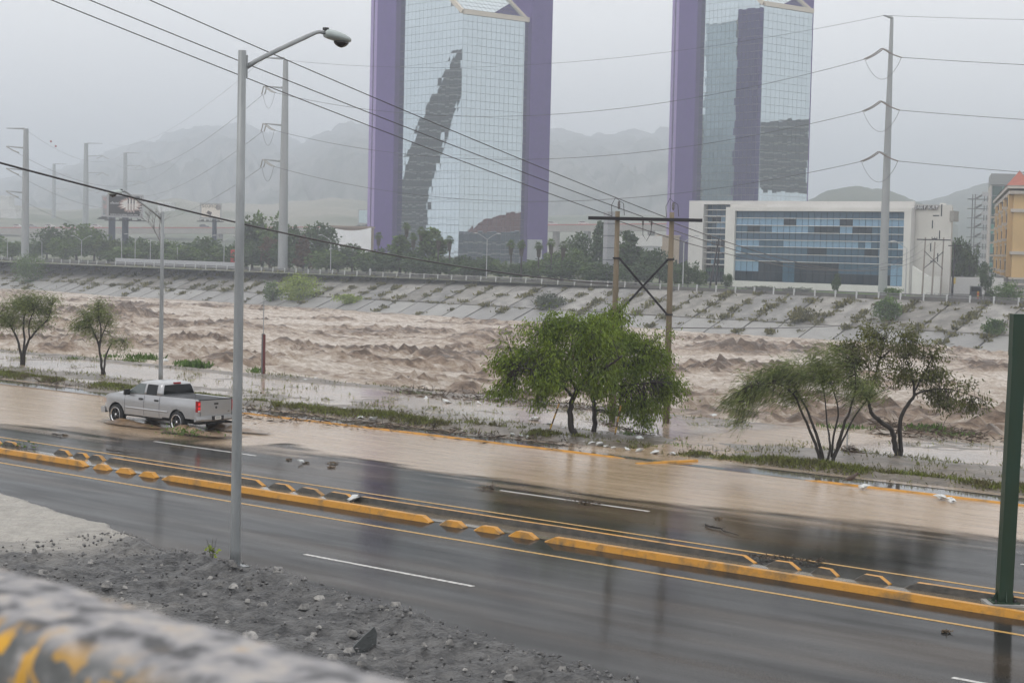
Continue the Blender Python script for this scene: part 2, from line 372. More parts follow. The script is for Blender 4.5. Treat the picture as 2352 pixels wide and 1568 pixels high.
# far kerb of that carriageway, half drowned
def kerb2(a, b_, lab, v=51.85, h=0.075, m_=None):
    kerb(ux(a, v), ux(b_, v), v, h, 0.2, 'none', lab, name='road_kerb', cat='kerb', grp='drowned roadside kerb', ch=0.5)
kerb(ux(-60, 51.85), ux(246, 51.85), 51.85, .06, .2, 'mud', 'mud-covered roadside kerb left of the pickup truck', name='road_kerb', cat='kerb', grp='drowned roadside kerb', ch=.5)
kerb2(548, 1436, 'thin yellow roadside kerb showing above the brown water, mid picture')
kerb2(1850, 2560, 'thin yellow roadside kerb along the flooded lane at the right')
p, q = G(1462, 1066), G(1600, 1062)
d = (q - p); mb = MB(); L = d.length / 2; ang = math.atan2(d.y, d.x)
mb.loft([[(-L, -0.16, -0.02), (-L, -0.10, 0.05), (-L, 0.10, 0.05), (-L, 0.16, -0.02)], [(-L * .5, -0.16, -0.02), (-L * .5, -0.10, 0.07), (-L * .5, 0.10, 0.07), (-L * .5, 0.16, -0.02)], [(L, -0.16, -0.02), (L, -0.10, 0.12), (L, 0.10, 0.12), (L, 0.16, -0.02)]])
o = mb.build('road_kerb', M_yel, None, True); o.location = (p + q) / 2; o.rotation_euler.z = ang
setp(o, 'short skewed yellow kerb at the nose of the tree island', 'kerb', 'drowned roadside kerb')

# ---------------- verge: mud bank with drowned flats, sheet of standing water over it
us = np.concatenate([np.arange(-420, -130, 4.0), np.arange(-130, 10, 0.3)]); vsr = np.arange(51.95, 69.2, 0.3)
U, Vg = np.meshgrid(us, vsr, indexing='ij')
def verge_h(U, Vg):
    n = fbm(U * 0.28, Vg * 0.45, 4, 31) - 0.5; f = fbm(U * 1.7, Vg * 1.7, 3, 33) - 0.5
    ridge = np.exp(-((Vg - 54.8) / 0.75) ** 2) * 0.19                     # grass strip by the road
    gap = sstep(-40.5, -38.8, U) * (1 - sstep(-34.6, -33.2, U))           # the cross-over between the two islands
    far = np.exp(-((Vg - 66.6) / 0.7) ** 2) * 0.15 * (1 - sstep(-52, -46, U))
    isl = np.exp(-(((U + 30) / 9.0) ** 2 + ((Vg - 58.6) / 2.0) ** 2)) * 0.2
    isl2 = np.exp(-(((U + 47) / 12.0) ** 2 + ((Vg - 56.6) / 1.6) ** 2)) * 0.16
    lft = np.exp(-(((U + 78) / 14.0) ** 2 + ((Vg - 58.2) / 1.6) ** 2)) * 0.10
    h = 0.004 + ridge * (1 - gap) + far + isl + isl2 * (1 - gap) + lft + n * 0.17 + f * 0.10
    h = h * sstep(52.0, 53.3, Vg) - 0.05 * (1 - sstep(52.6, 53.4, Vg))
    return np.where(Vg > 67.6, h - (Vg - 67.6) * 0.9, h)
VH = verge_h(U, Vg)
M_verge = mat('verge_mud', (0.17, 0.14, 0.11), 0.4, c2=(0.075, 0.062, 0.047), scale=1.6, bump=0.8, rvar=0.2)
structure(npmesh('verge', np.stack([U, Vg, VH], -1).reshape(-1, 3), gridf(len(us), len(vsr)), M_verge, smooth=True))
WL = 0.045
M_stand = wmud('standing_water', (0.38, 0.305, 0.24), (0.29, 0.23, 0.18), 0.18, 0.12, (0.5, 1.6, 1), 0.5)
us2 = np.arange(-420, 11, 2.0); vs2 = np.array([53.4, 55, 57, 59, 61, 63, 65, 66.5, 67.6, 68.4, 69.4])
U2, V2 = np.meshgrid(us2, vs2, indexing='ij')
structure(npmesh('standing_water', np.stack([U2, V2, WL - np.maximum(0, V2 - 67.4) * 0.35], -1).reshape(-1, 3), gridf(len(us2), len(vs2)), M_stand, smooth=True))
us2 = np.arange(-420, 11, 0.6); vs2 = np.arange(51.9, 53.5, 0.25); U2, V2 = np.meshgrid(us2, vs2, indexing='ij')
M_gutter = wmud('gutter_water', (0.12, 0.105, 0.09), (0.07, 0.065, 0.06), 0.06, 0.06)
structure(npmesh('gutter_water', np.stack([U2, V2, np.full_like(U2, 0.03)], -1).reshape(-1, 3), gridf(len(us2), len(vs2)), M_gutter, smooth=True))

# ---------------- river in flood: surface falls towards the far toe, torn by standing waves
def river_z(v): return -0.5 - 2.2 * sstep(66, 125, v) - 3.4 * sstep(80, 256, v)
us = np.arange(-470, 12, 0.55)
vsr = np.concatenate([np.arange(67.2, 110, 0.34), np.arange(110, 160, 0.5), np.arange(160, 262, 0.75)])
U, Vg = np.meshgrid(us, vsr, indexing='ij')
wu = U + (fbm(U * 0.05, Vg * 0.05, 3, 41) - 0.5) * 18; wv = Vg + (fbm(U * 0.05, Vg * 0.06, 3, 43) - 0.5) * 14
big = fbm(wu * 0.055, wv * 0.075, 3, 45)
rid = 1 - np.abs(2 * fbm(wu * 0.19, wv * 0.19, 3, 47, 0.5) - 1)     # ridged crests
med = 1 - np.abs(2 * fbm(wu * 0.55, wv * 0.75, 3, 49) - 1)
fine = fbm(U * 1.3, Vg * 1.9, 3, 51, 0.65)
storm = sstep(0.44, 0.62, fbm(U * 0.075, Vg * 0.05, 3, 53, 0.6))           # where the big breakers stand
edge = sstep(66.9, 74, Vg) * (1 - 0.75 * sstep(225, 250, Vg))
lumpy = fbm(U * 0.45, Vg * 0.45, 4, 54, 0.62) - 0.5
chop = 1 - np.abs(2 * fbm(U * 0.85, Vg * 1.0, 2, 56) - 1)
z = river_z(Vg) + edge * ((big - 0.5) * 1.9 + storm * (0.6 + 0.4 * sstep(85, 140, Vg)) * (lumpy * 1.15 + (rid ** 3 - 0.3) * 0.2) + (med ** 2 - 0.5) * (0.30 + 0.32 * storm) + (chop ** 2 - 0.45) * (0.24 + 0.28 * storm) + (fine - 0.5) * (0.40 + 0.55 * storm))
burst = np.zeros_like(U)
for bx_, by_, ba_, bw_ in ((288, 712, 1.9, 5), (262, 730, 1.2, 4), (392, 742, 1.5, 4), (1112, 782, 1.5, 4), (905, 812, 1.2, 3.4), (985, 808, 1.1, 3), (1652, 788, 1.7, 4.5), (1740, 790, 1.0, 5), (2085, 798, 1.0, 4), (742, 770, 1.0, 4), (480, 805, 1.2, 3.2), (600, 752, 1.0, 5), (1590, 842, .9, 3), (2270, 830, .9, 3), (1880, 790, .8, 4), (820, 742, .9, 5), (1000, 860, .8, 2.6), (690, 800, .9, 3)):
    q_ = G(bx_, by_, -3.2); burst = burst + ba_ * np.exp(-(((U - q_.x) / bw_) ** 2 + ((Vg - q_.y) / (bw_ * 1.1)) ** 2))
z = z + burst * (0.42 + 0.8 * np.clip(lumpy + 0.25, 0, 1) + 0.5 * (fine - 0.5))
z = z - 0.35 * (1 - sstep(66.9, 70, Vg))
# dark churned mud on the breakers, pale silt foam between them, foam torn into streaks along the flow
flow = fbm(U * 0.10, Vg * 0.55, 4, 57, 0.6)
m0 = 0.32 * med ** 1.5 + 0.34 * chop ** 2 + 1.0 * (fine - 0.5) + 1.15 * lumpy * (0.35 + 0.65 * storm) + 0.5 * (flow - 0.5)
mudc = np.clip(sstep(0.18, 1.0, m0) * (0.45 + 0.5 * storm) + 0.13 * storm + 0.25 * sstep(0.5, 0.7, flow) + 0.5 * np.clip(burst, 0, 1) * (0.3 + 1.1 * med ** 2) - 0.35 * sstep(0.80, 0.98, chop), 0, 1)
mt, t, b, o_ = nodes('river_water'); L = t.links
at = t.nodes.new('ShaderNodeAttribute'); at.attribute_name = 'mud'
g = t.nodes.new('ShaderNodeNewGeometry'); n_ = t.nodes.new('ShaderNodeTexNoise'); n_.inputs['Scale'].default_value = 2.1; n_.inputs['Detail'].default_value = 7; n_.inputs['Roughness'].default_value = 0.78
mp_ = t.nodes.new('ShaderNodeMapping'); mp_.inputs['Scale'].default_value = (0.45, 1.2, 1.0); L.new(g.outputs['Position'], mp_.inputs[0]); L.new(mp_.outputs[0], n_.inputs['Vector'])
ad = t.nodes.new('ShaderNodeMath'); ad.operation = 'MULTIPLY_ADD'; ad.inputs[1].default_value = 2.2; ad.inputs[2].default_value = -1.06; L.new(n_.outputs[0], ad.inputs[0])
a2 = t.nodes.new('ShaderNodeMath'); a2.operation = 'ADD'; L.new(ad.outputs[0], a2.inputs[0]); L.new(at.outputs['Fac'], a2.inputs[1])
rp = t.nodes.new('ShaderNodeValToRGB'); e = rp.color_ramp.elements
e[0].position = 0.0; e[0].color = (0.62, 0.55, 0.48, 1); e[1].position = 0.95; e[1].color = (0.095, 0.062, 0.04, 1)
e4 = rp.color_ramp.elements.new(0.1); e4.color = (0.465, 0.395, 0.325, 1); e2 = rp.color_ramp.elements.new(0.3); e2.color = (0.40, 0.315, 0.24, 1); e3 = rp.color_ramp.elements.new(0.6); e3.color = (0.235, 0.165, 0.115, 1)
L.new(a2.outputs[0], rp.inputs[0]); L.new(rp.outputs[0], b.inputs['Base Color']); b.inputs['Roughness'].default_value = 0.32; b.inputs['Specular IOR Level'].default_value = 0.4
bp = t.nodes.new('ShaderNodeBump'); bp.inputs['Strength'].default_value = 0.9; bp.inputs['Distance'].default_value = 0.35; L.new(n_.outputs[0], bp.inputs['Height']); L.new(bp.outputs[0], b.inputs['Normal'])
structure(npmesh('river', np.stack([U, Vg, z], -1).reshape(-1, 3), gridf(len(us), len(vsr)), mt, smooth=True, attrs={'mud': mudc}))

# ---------------- far embankment: concrete slabs in two tiers with open joints
def vb(u): return 256 + (-110 - u) * 0.06
ZF = 0.5
M_joint = mat('joint_soil', (0.11, 0.095, 0.07), 0.9, c2=(0.06, 0.055, 0.045), scale=1.5)
UL, UR = -620.0, -60.0
mb = MB(); mb.add([(UL, vb(UL) + 1, ZF - 0.25), (UR, vb(UR) + 1, ZF - 0.25), (UR, vb(UR) - 22, -8.4), (UL, vb(UL) - 22, -8.4)], [(0, 3, 2, 1)])
bank = structure(mb.build('embankment', M_joint))
M_slab = [mat('slab_concrete_%d' % k, c, 0.75, c2=tuple(x * 0.5 for x in c), scale=0.4, bump=0.25, detail=6) for k, c in enumerate([(0.275, 0.262, 0.236), (0.235, 0.222, 0.20), (0.31, 0.297, 0.275), (0.25, 0.244, 0.232)])]
M_lower = [mat('toe_concrete_%d' % k, c, 0.6, c2=tuple(x * 0.8 for x in c), scale=0.3, bump=0.2, detail=6) for k, c in enumerate([(0.28, 0.275, 0.262), (0.24, 0.236, 0.228)])]
SLW = 6.2; nb = int((UR - UL) / SLW)
def slope_pt(u, s):   # s = metres down the slope measured in plan
    return Vector((u, vb(u) - s, ZF - 0.2 - s * 0.36 if s < 11.5 else ZF - 0.2 - 11.5 * 0.36 - (s - 11.5) * 0.36 - 0.12))
joints = []
for i in range(nb):
    ua = UL + i * SLW; ub = ua + SLW
    for tier, (s0, s1, sk) in enumerate(((0.0, 11.4, 0.0), (11.6, 21.5, 0.0))):
        g_ = 0.10 + rnd.random() * 0.14; mbs = MB()
        js = lambda: rnd.uniform(-0.06, 0.06)
        cs = [slope_pt(ua + g_, s0), slope_pt(ub - g_, s0), slope_pt(ub - g_, s1), slope_pt(ua + g_, s1)]
        dz = rnd.uniform(-0.05, 0.07); top = [c + Vector((0, 0, dz + 0.05 + js() * 0.4)) for c in cs]; bot = [c - Vector((0, 0, 0.3)) for c in cs]
        mbs.add(top + bot, [(0, 3, 2, 1), (0, 1, 5, 4), (1, 2, 6, 5), (2, 3, 7, 6), (3, 0, 4, 7)])
        o = mbs.build('slab', rnd.choice(M_slab if tier == 0 else M_lower), bank)
    joints.append(ua)

# far ground behind the bank up to the hills, the riverside road and the kerb wall along the edge
mb = MB(); mb.add([(UL - 3000, vb(UL) + 0.6, ZF), (UR + 700, vb(UR) + 0.6, ZF), (UR + 2500, 6000, ZF), (UL - 6000, 6000, ZF)], [(0, 1, 2, 3)])
M_field = mat('far_ground', (0.10, 0.125, 0.06), 0.9, c2=(0.16, 0.15, 0.11), scale=0.05, detail=6)
structure(mb.build('far_ground', M_field))
mb = MB(); mb.add([(UL - 400, vb(UL) + 1.2, ZF + 0.012), (UR + 300, vb(UR) + 1.2, ZF + 0.012), (UR + 300, vb(UR) + 10.5, ZF + 0.012), (UL - 400, vb(UL) + 10.5, ZF + 0.012)], [(0, 1, 2, 3)])
structure(mb.build('riverside_road', M_asphalt))
mb = MB()
for k in range(28):
    a = UL + k * 20; mb.obox(((a + 9.95), vb(a + 10) + 0.35, ZF - 0.05), (9.95, -0.06 * 9.95, 0), (0, 0.3, 0), (0, 0, 0.4))
structure(mb.build('bank_kerb', mat('kerb_wall', (0.13, 0.125, 0.115), 0.8, c2=(0.08, 0.075, 0.065), scale=0.6)))

# ---------------- near shoulder: gravel and pale silt between the parapet and the road
ge = [(-200, 1080), (0, 1132), (160, 1180), (250, 1205), (370, 1262), (440, 1283), (540, 1306), (700, 1345), (840, 1386), (1100, 1468), (1420, 1572), (1800, 1700), (2352, 1900)]
gp = [G(x, y) for x, y in ge]; gu = np.array([p.x for p in gp]); gv = np.array([p.y for p in gp]); oi = np.argsort(gu); gu = gu[oi]; gv = gv[oi]
us = np.concatenate([np.arange(-140, -56, 1.5), np.arange(-56, -8, 0.13), np.arange(-8, 30, 0.8)]); tt = np.concatenate([np.linspace(0, 0.5, 64), np.linspace(0.51, 1, 45)])
U, T = np.meshgrid(us, tt, indexing='ij'); ve = np.interp(U, gu, gv) + (fbm(U * 0.8, U * 0.1, 4, 61) - 0.5) * 0.7
Vg = ve - T * (ve - 6.0)
dist = ve - Vg
pale = (1 - sstep(-37.5, -33.5, U + (fbm(U * 0.5, Vg * 0.5, 3, 63) - 0.5) * 5 + dist * 0.25)) * sstep(0.0, 0.25, dist)
pale = np.maximum(pale, sstep(4.2, 5.2, dist + (fbm(U * 0.6, Vg * 0.6, 3, 64) - 0.5) * 2) * (1 - sstep(-30, -25, U)))
lump = 1 - np.abs(2 * fbm(U * 0.9, Vg * 0.9, 4, 65) - 1)
zz_ = 0.02 + sstep(0, 0.5, dist) * (0.05 + (1 - pale) * ((lump - 0.45) * 0.18 + 0.2 * (fbm(U * 3.2, Vg * 3.2, 3, 67) - 0.4) + 0.12 * np.exp(-((dist - 0.7) / 0.7) ** 2)) + pale * (fbm(U * 1.2, Vg * 1.2, 3, 69) - 0.5) * 0.12) + 0.014 * np.maximum(0, dist - 6)
zz_ = np.where(dist < 0.02, -0.02, zz_)
mt, t, b, o_ = nodes('gravel'); L = t.links
at = t.nodes.new('ShaderNodeAttribute'); at.attribute_name = 'pale'; g = t.nodes.new('ShaderNodeNewGeometry')
n1 = t.nodes.new('ShaderNodeTexVoronoi'); n1.inputs['Scale'].default_value = 9; L.new(g.outputs['Position'], n1.inputs['Vector'])
n2 = t.nodes.new('ShaderNodeTexNoise'); n2.inputs['Scale'].default_value = 2.2; n2.inputs['Detail'].default_value = 9; n2.inputs['Roughness'].default_value = 0.72; L.new(g.outputs['Position'], n2.inputs['Vector'])
r1 = t.nodes.new('ShaderNodeValToRGB'); r1.color_ramp.elements[0].position = 0.4; r1.color_ramp.elements[0].color = (0.014, 0.014, 0.015, 1); r1.color_ramp.elements[1].position = 0.62; r1.color_ramp.elements[1].color = (0.095, 0.093, 0.09, 1)
L.new(n2.outputs[0], r1.inputs[0])
r2 = t.nodes.new('ShaderNodeValToRGB'); r2.color_ramp.elements[0].position = 0.3; r2.color_ramp.elements[0].color = (0.22, 0.205, 0.18, 1); r2.color_ramp.elements[1].position = 0.7; r2.color_ramp.elements[1].color = (0.38, 0.355, 0.315, 1)
L.new(n2.outputs[0], r2.inputs[0])
m_ = t.nodes.new('ShaderNodeMix'); m_.data_type = 'RGBA'; L.new(at.outputs['Fac'], m_.inputs[0]); L.new(r1.outputs[0], m_.inputs[6]); L.new(r2.outputs[0], m_.inputs[7]); L.new(m_.outputs[2], b.inputs['Base Color'])
bp = t.nodes.new('ShaderNodeBump'); bp.inputs['Strength'].default_value = 0.9; bp.inputs['Distance'].default_value = 0.06; L.new(n1.outputs['Distance'], bp.inputs['Height']); L.new(bp.outputs[0], b.inputs['Normal'])
b.inputs['Roughness'].default_value = 0.55; M_gravel = mt
structure(npmesh('shoulder', np.stack([U, Vg, zz_], -1).reshape(-1, 3), gridf(len(us), len(tt)), mt, smooth=False, attrs={'pale': pale}))

# ---------------- parapet the photographer leans over: chipped concrete with old yellow paint
PZ = CAMH - 0.40
pa, pb = G(0, 1286, PZ), G(1008, 1566, PZ)
pd = (pb - pa).normalized(); pn = Vector((pd.y, -pd.x, 0)).normalized()
if pn.dot(CAM - pa) < 0: pn = -pn
mt, t, b, o_ = nodes('chipped_paint'); L = t.links
g = t.nodes.new('ShaderNodeTexCoord')
def tex(kind, sc, st=(1, 1, 1)):
    mp = t.nodes.new('ShaderNodeMapping'); mp.inputs['Scale'].default_value = st; L.new(g.outputs['Object'], mp.inputs[0])
    n = t.nodes.new(kind); n.inputs['Scale'].default_value = sc; L.new(mp.outputs[0], n.inputs['Vector'])
    if kind == 'ShaderNodeTexNoise': n.inputs['Detail'].default_value = 5
    return n.outputs[0]
def rampn(s, stops):
    r = t.nodes.new('ShaderNodeValToRGB'); r.color_ramp.interpolation = 'LINEAR'
    while len(r.color_ramp.elements) < len(stops): r.color_ramp.elements.new(0.5)
    for e_, (p_, c_) in zip(r.color_ramp.elements, stops): e_.position = p_; e_.color = (*c_, 1)
    L.new(s, r.inputs[0]); return r.outputs[0]
base = rampn(tex('ShaderNodeTexNoise', 27), [(0.3, (0.07, 0.075, 0.075)), (0.52, (0.13, 0.135, 0.135)), (0.62, (0.24, 0.235, 0.235)), (0.72, (0.45, 0.42, 0.40))])
topw = rampn(tex('ShaderNodeTexNoise', 22), [(0.38, (0.07, 0.07, 0.073)), (0.5, (0.24, 0.236, 0.244)), (0.62, (0.36, 0.335, 0.315)), (0.75, (0.38, 0.29, 0.20))])
sepz = t.nodes.new('ShaderNodeSeparateXYZ'); L.new(g.outputs['Object'], sepz.inputs[0])
fy = t.nodes.new('ShaderNodeMapRange'); fy.inputs[1].default_value = -0.018; fy.inputs[2].default_value = -0.001; L.new(sepz.outputs[2], fy.inputs[0])
m1 = t.nodes.new('ShaderNodeMix'); m1.data_type = 'RGBA'; L.new(fy.outputs[0], m1.inputs[0]); L.new(base, m1.inputs[6]); L.new(topw, m1.inputs[7])
pm = rampn(tex('ShaderNodeTexNoise', 26, (1, 1, 0.8)), [(0.485, (0, 0, 0)), (0.51, (1, 1, 1))])
# paint only survives on the near end of the rail
fx = t.nodes.new('ShaderNodeMapRange'); fx.inputs[1].default_value = 0.62; fx.inputs[2].default_value = 0.3; L.new(sepz.outputs[0], fx.inputs[0])
mm = t.nodes.new('ShaderNodeMath'); mm.operation = 'MULTIPLY'; L.new(pm, mm.inputs[0]); L.new(fx.outputs[0], mm.inputs[1])
inv = t.nodes.new('ShaderNodeMath'); inv.operation = 'SUBTRACT'; inv.inputs[0].default_value = 1; L.new(fy.outputs[0], inv.inputs[1])
mm2 = t.nodes.new('ShaderNodeMath'); mm2.operation = 'MULTIPLY'; L.new(mm.outputs[0], mm2.inputs[0]); L.new(inv.outputs[0], mm2.inputs[1])
m2 = t.nodes.new('ShaderNodeMix'); m2.data_type = 'RGBA'; L.new(mm2.outputs[0], m2.inputs[0]); L.new(m1.outputs[2], m2.inputs[6]); m2.inputs[7].default_value = (0.62, 0.33, 0.02, 1)
L.new(m2.outputs[2], b.inputs['Base Color']); b.inputs['Roughness'].default_value = 0.7
bp = t.nodes.new('ShaderNodeBump'); bp.inputs['Strength'].default_value = 0.5; bp.inputs['Distance'].default_value = 0.02; L.new(tex('ShaderNodeTexNoise', 20), bp.inputs['Height']); L.new(bp.outputs[0], b.inputs['Normal'])
# rail section: far edge at y=0, rounded shoulders, near face towards the camera
nu, prof = 260, []
for k in range(5): prof.append((0.0 + 0.03 * (1 - math.cos(k / 4 * math.pi / 2)), -0.03 + 0.03 * math.sin(k / 4 * math.pi / 2)))
prof = [(0.0, -1.0), (0.0, -0.4)] + prof
for k in range(1, 14): prof.append((0.03 + 0.10 * k / 14, 0.004 * math.sin(k / 14 * math.pi)))
for k in range(9): prof.append((0.13 + 0.05 * math.sin(k / 8 * math.pi / 2), -0.05 * (1 - math.cos(k / 8 * math.pi / 2))))
prof += [(0.18 + 0.004 * k, -0.05 - 0.03 * k) for k in range(1, 9)] + [(0.215, -0.6), (0.215, -1.0)]
Lp = np.linspace(-6, 9, 900); pr_ = np.array(prof); A, B = np.meshgrid(Lp, np.arange(len(prof)), indexing='ij')
yy = pr_[B, 0]; hz = pr_[B, 1]
chip = (fbm(A * 20, yy * 20 + hz * 14, 4, 71, 0.6) - 0.5) * 0.018
X = np.stack([A, yy + chip, hz + chip * 0.8], -1).reshape(-1, 3)
o = npmesh('parapet', X, gridf(len(Lp), len(prof))[:, ::-1], mt, smooth=True)
o.matrix_world = Matrix(((pd.x, pn.x, 0, pa.x), (pd.y, pn.y, 0, pa.y), (0, 0, 1, PZ), (0, 0, 0, 1)))
setp(o, 'blurred chipped concrete parapet with peeling yellow paint in the foreground', 'parapet')
# ground the parapet stands on (a retaining wall down to the shoulder)
mb = MB(); q0, q1 = pa - pd * 12, pa + pd * 14
mb.add([q0 + pn * .01 - Vector((0, 0, 1.0)), q1 + pn * .01 - Vector((0, 0, 1.0)), q1 + pn * .2 - Vector((0, 0, 1.0)), q0 + pn * .2 - Vector((0, 0, 1.0)), ], [(0, 1, 2, 3)])
for s_ in ((0.01,), (0.2,)):
    k = s_[0]; a, b_ = q0 + pn * k, q1 + pn * k; mb.add([(a.x, a.y, PZ - 0.95), (b_.x, b_.y, PZ - 0.95), (b_.x, b_.y, -0.3), (a.x, a.y, -0.3)], [(0, 1, 2, 3)])
setp(mb.build('retaining_wall', M_conc, None, False, base=(pa.x, pa.y, 0)), 'grey concrete retaining wall under the parapet', 'wall')
# ================================================================ FAR SIDE
def rotv(v, a): return Vector((v.x * math.cos(a) - v.y * math.sin(a), v.x * math.sin(a) + v.y * math.cos(a), v.z))
def hor(x): return 563 + 0.0227 * (x - CX)          # picture row of the horizon at column x
def along(C, dr, x, z=8.0):
    """distance from C along a level direction until the point shows at picture column x"""
    a, b = 0.0, 400.0; s = 1 if proj(C + dr * 50)[0] > proj(C)[0] else -1
    for _ in range(50):
        c = (a + b) / 2; q = C + dr * c; q = Vector((q.x, q.y, z))
        if (proj(q)[0] - x) * s < 0: a = c
        else: b = c
    return (a + b) / 2
# ---------------- hills (real ridges; the haze takes them)
def hill(name, ridge, d0, d1, mt, seed, amp=0.1, n=150, m_=60, base=ZF, pw=0.85):
    rx = np.array([p[0] for p in ridge], float); ry = np.array([p[1] for p in ridge], float)
    xs = np.linspace(rx[0], rx[-1], n); V_ = []
    for i, x in enumerate(xs):
        y = np.interp(x, rx, ry); top = D(x, y, d1); foot = D(x, hor(x), d0); foot.z = base
        for j in range(m_):
            s = j / (m_ - 1); q = foot.lerp(top, s); q.z = base + (top.z - base) * s ** pw; V_.append(q)
    Va = np.array(V_)
    s = np.tile(np.linspace(0, 1, m_), n)
    H = (Va[:, 2].reshape(n, m_)[:, -1:] * np.ones((1, m_))).ravel()
    i_ = np.repeat(np.arange(n), m_)
    nz_ = 1 - np.abs(2 * fbm(i_ * 0.11 + s * 2.5, s * 2.6, 6, seed, 0.6) - 1)
    Va[:, 2] += (nz_ - 0.6) * H * amp * (1 - 0.4 * s) * np.minimum(1, s * 4)
    back = Va.reshape(n, m_, 3)
    o = npmesh(name, Va, gridf(n, m_), mt, smooth=False)
    return structure(o)
M_hill = mat('hill_scrub', (0.06, 0.08, 0.04), 0.95, c2=(0.22, 0.205, 0.165), scale=0.006, detail=8, ramp=(0.38, 0.62))
M_rock = mat('mountain_rock', (0.04, 0.055, 0.04), 0.95, c2=(0.19, 0.185, 0.17), scale=0.006, detail=10, ramp=(0.36, 0.64))
M_green = mat('hill_green', (0.035, 0.05, 0.03), 0.95, c2=(0.085, 0.095, 0.06), scale=0.01, detail=8)
hill('mountain', [(-400, 500), (-200, 455), (0, 418), (120, 396), (240, 362), (340, 330), (450, 306), (540, 298), (620, 312), (700, 345), (790, 400), (860, 470)], 1800, 4700, M_rock, 81, 0.34, 190, 90)
hill('mountain', [(430, 520), (520, 440), (580, 400), (640, 365), (720, 325), (770, 300), (800, 291), (850, 302), (960, 330), (1100, 330), (1255, 306), (1350, 318), (1450, 312), (1540, 302), (1640, 330), (1760, 380), (1850, 450), (1900, 520)], 1500, 4000, M_rock, 83, 0.26, 200, 90)
hill('hills', [(1780, 520), (1840, 470), (1900, 440), (1960, 430), (2030, 437), (2080, 455), (2130, 476), (2200, 520)], 900, 1350, M_green, 85, 0.10, 80, 40)
hill('hills', [(2010, 545), (2090, 470), (2150, 457), (2260, 425), (2352, 398), (2450, 380), (2600, 400)], 1300, 2200, M_green, 87, 0.12, 80, 40)
hill('hills', [(-300, 470), (-100, 466), (0, 470), (150, 485), (300, 470), (400, 458), (500, 468), (620, 470), (760, 455), (900, 470), (1100, 500), (1300, 495), (1500, 490), (1700, 500)], 900, 1500, M_hill, 89, 0.14, 150, 40)

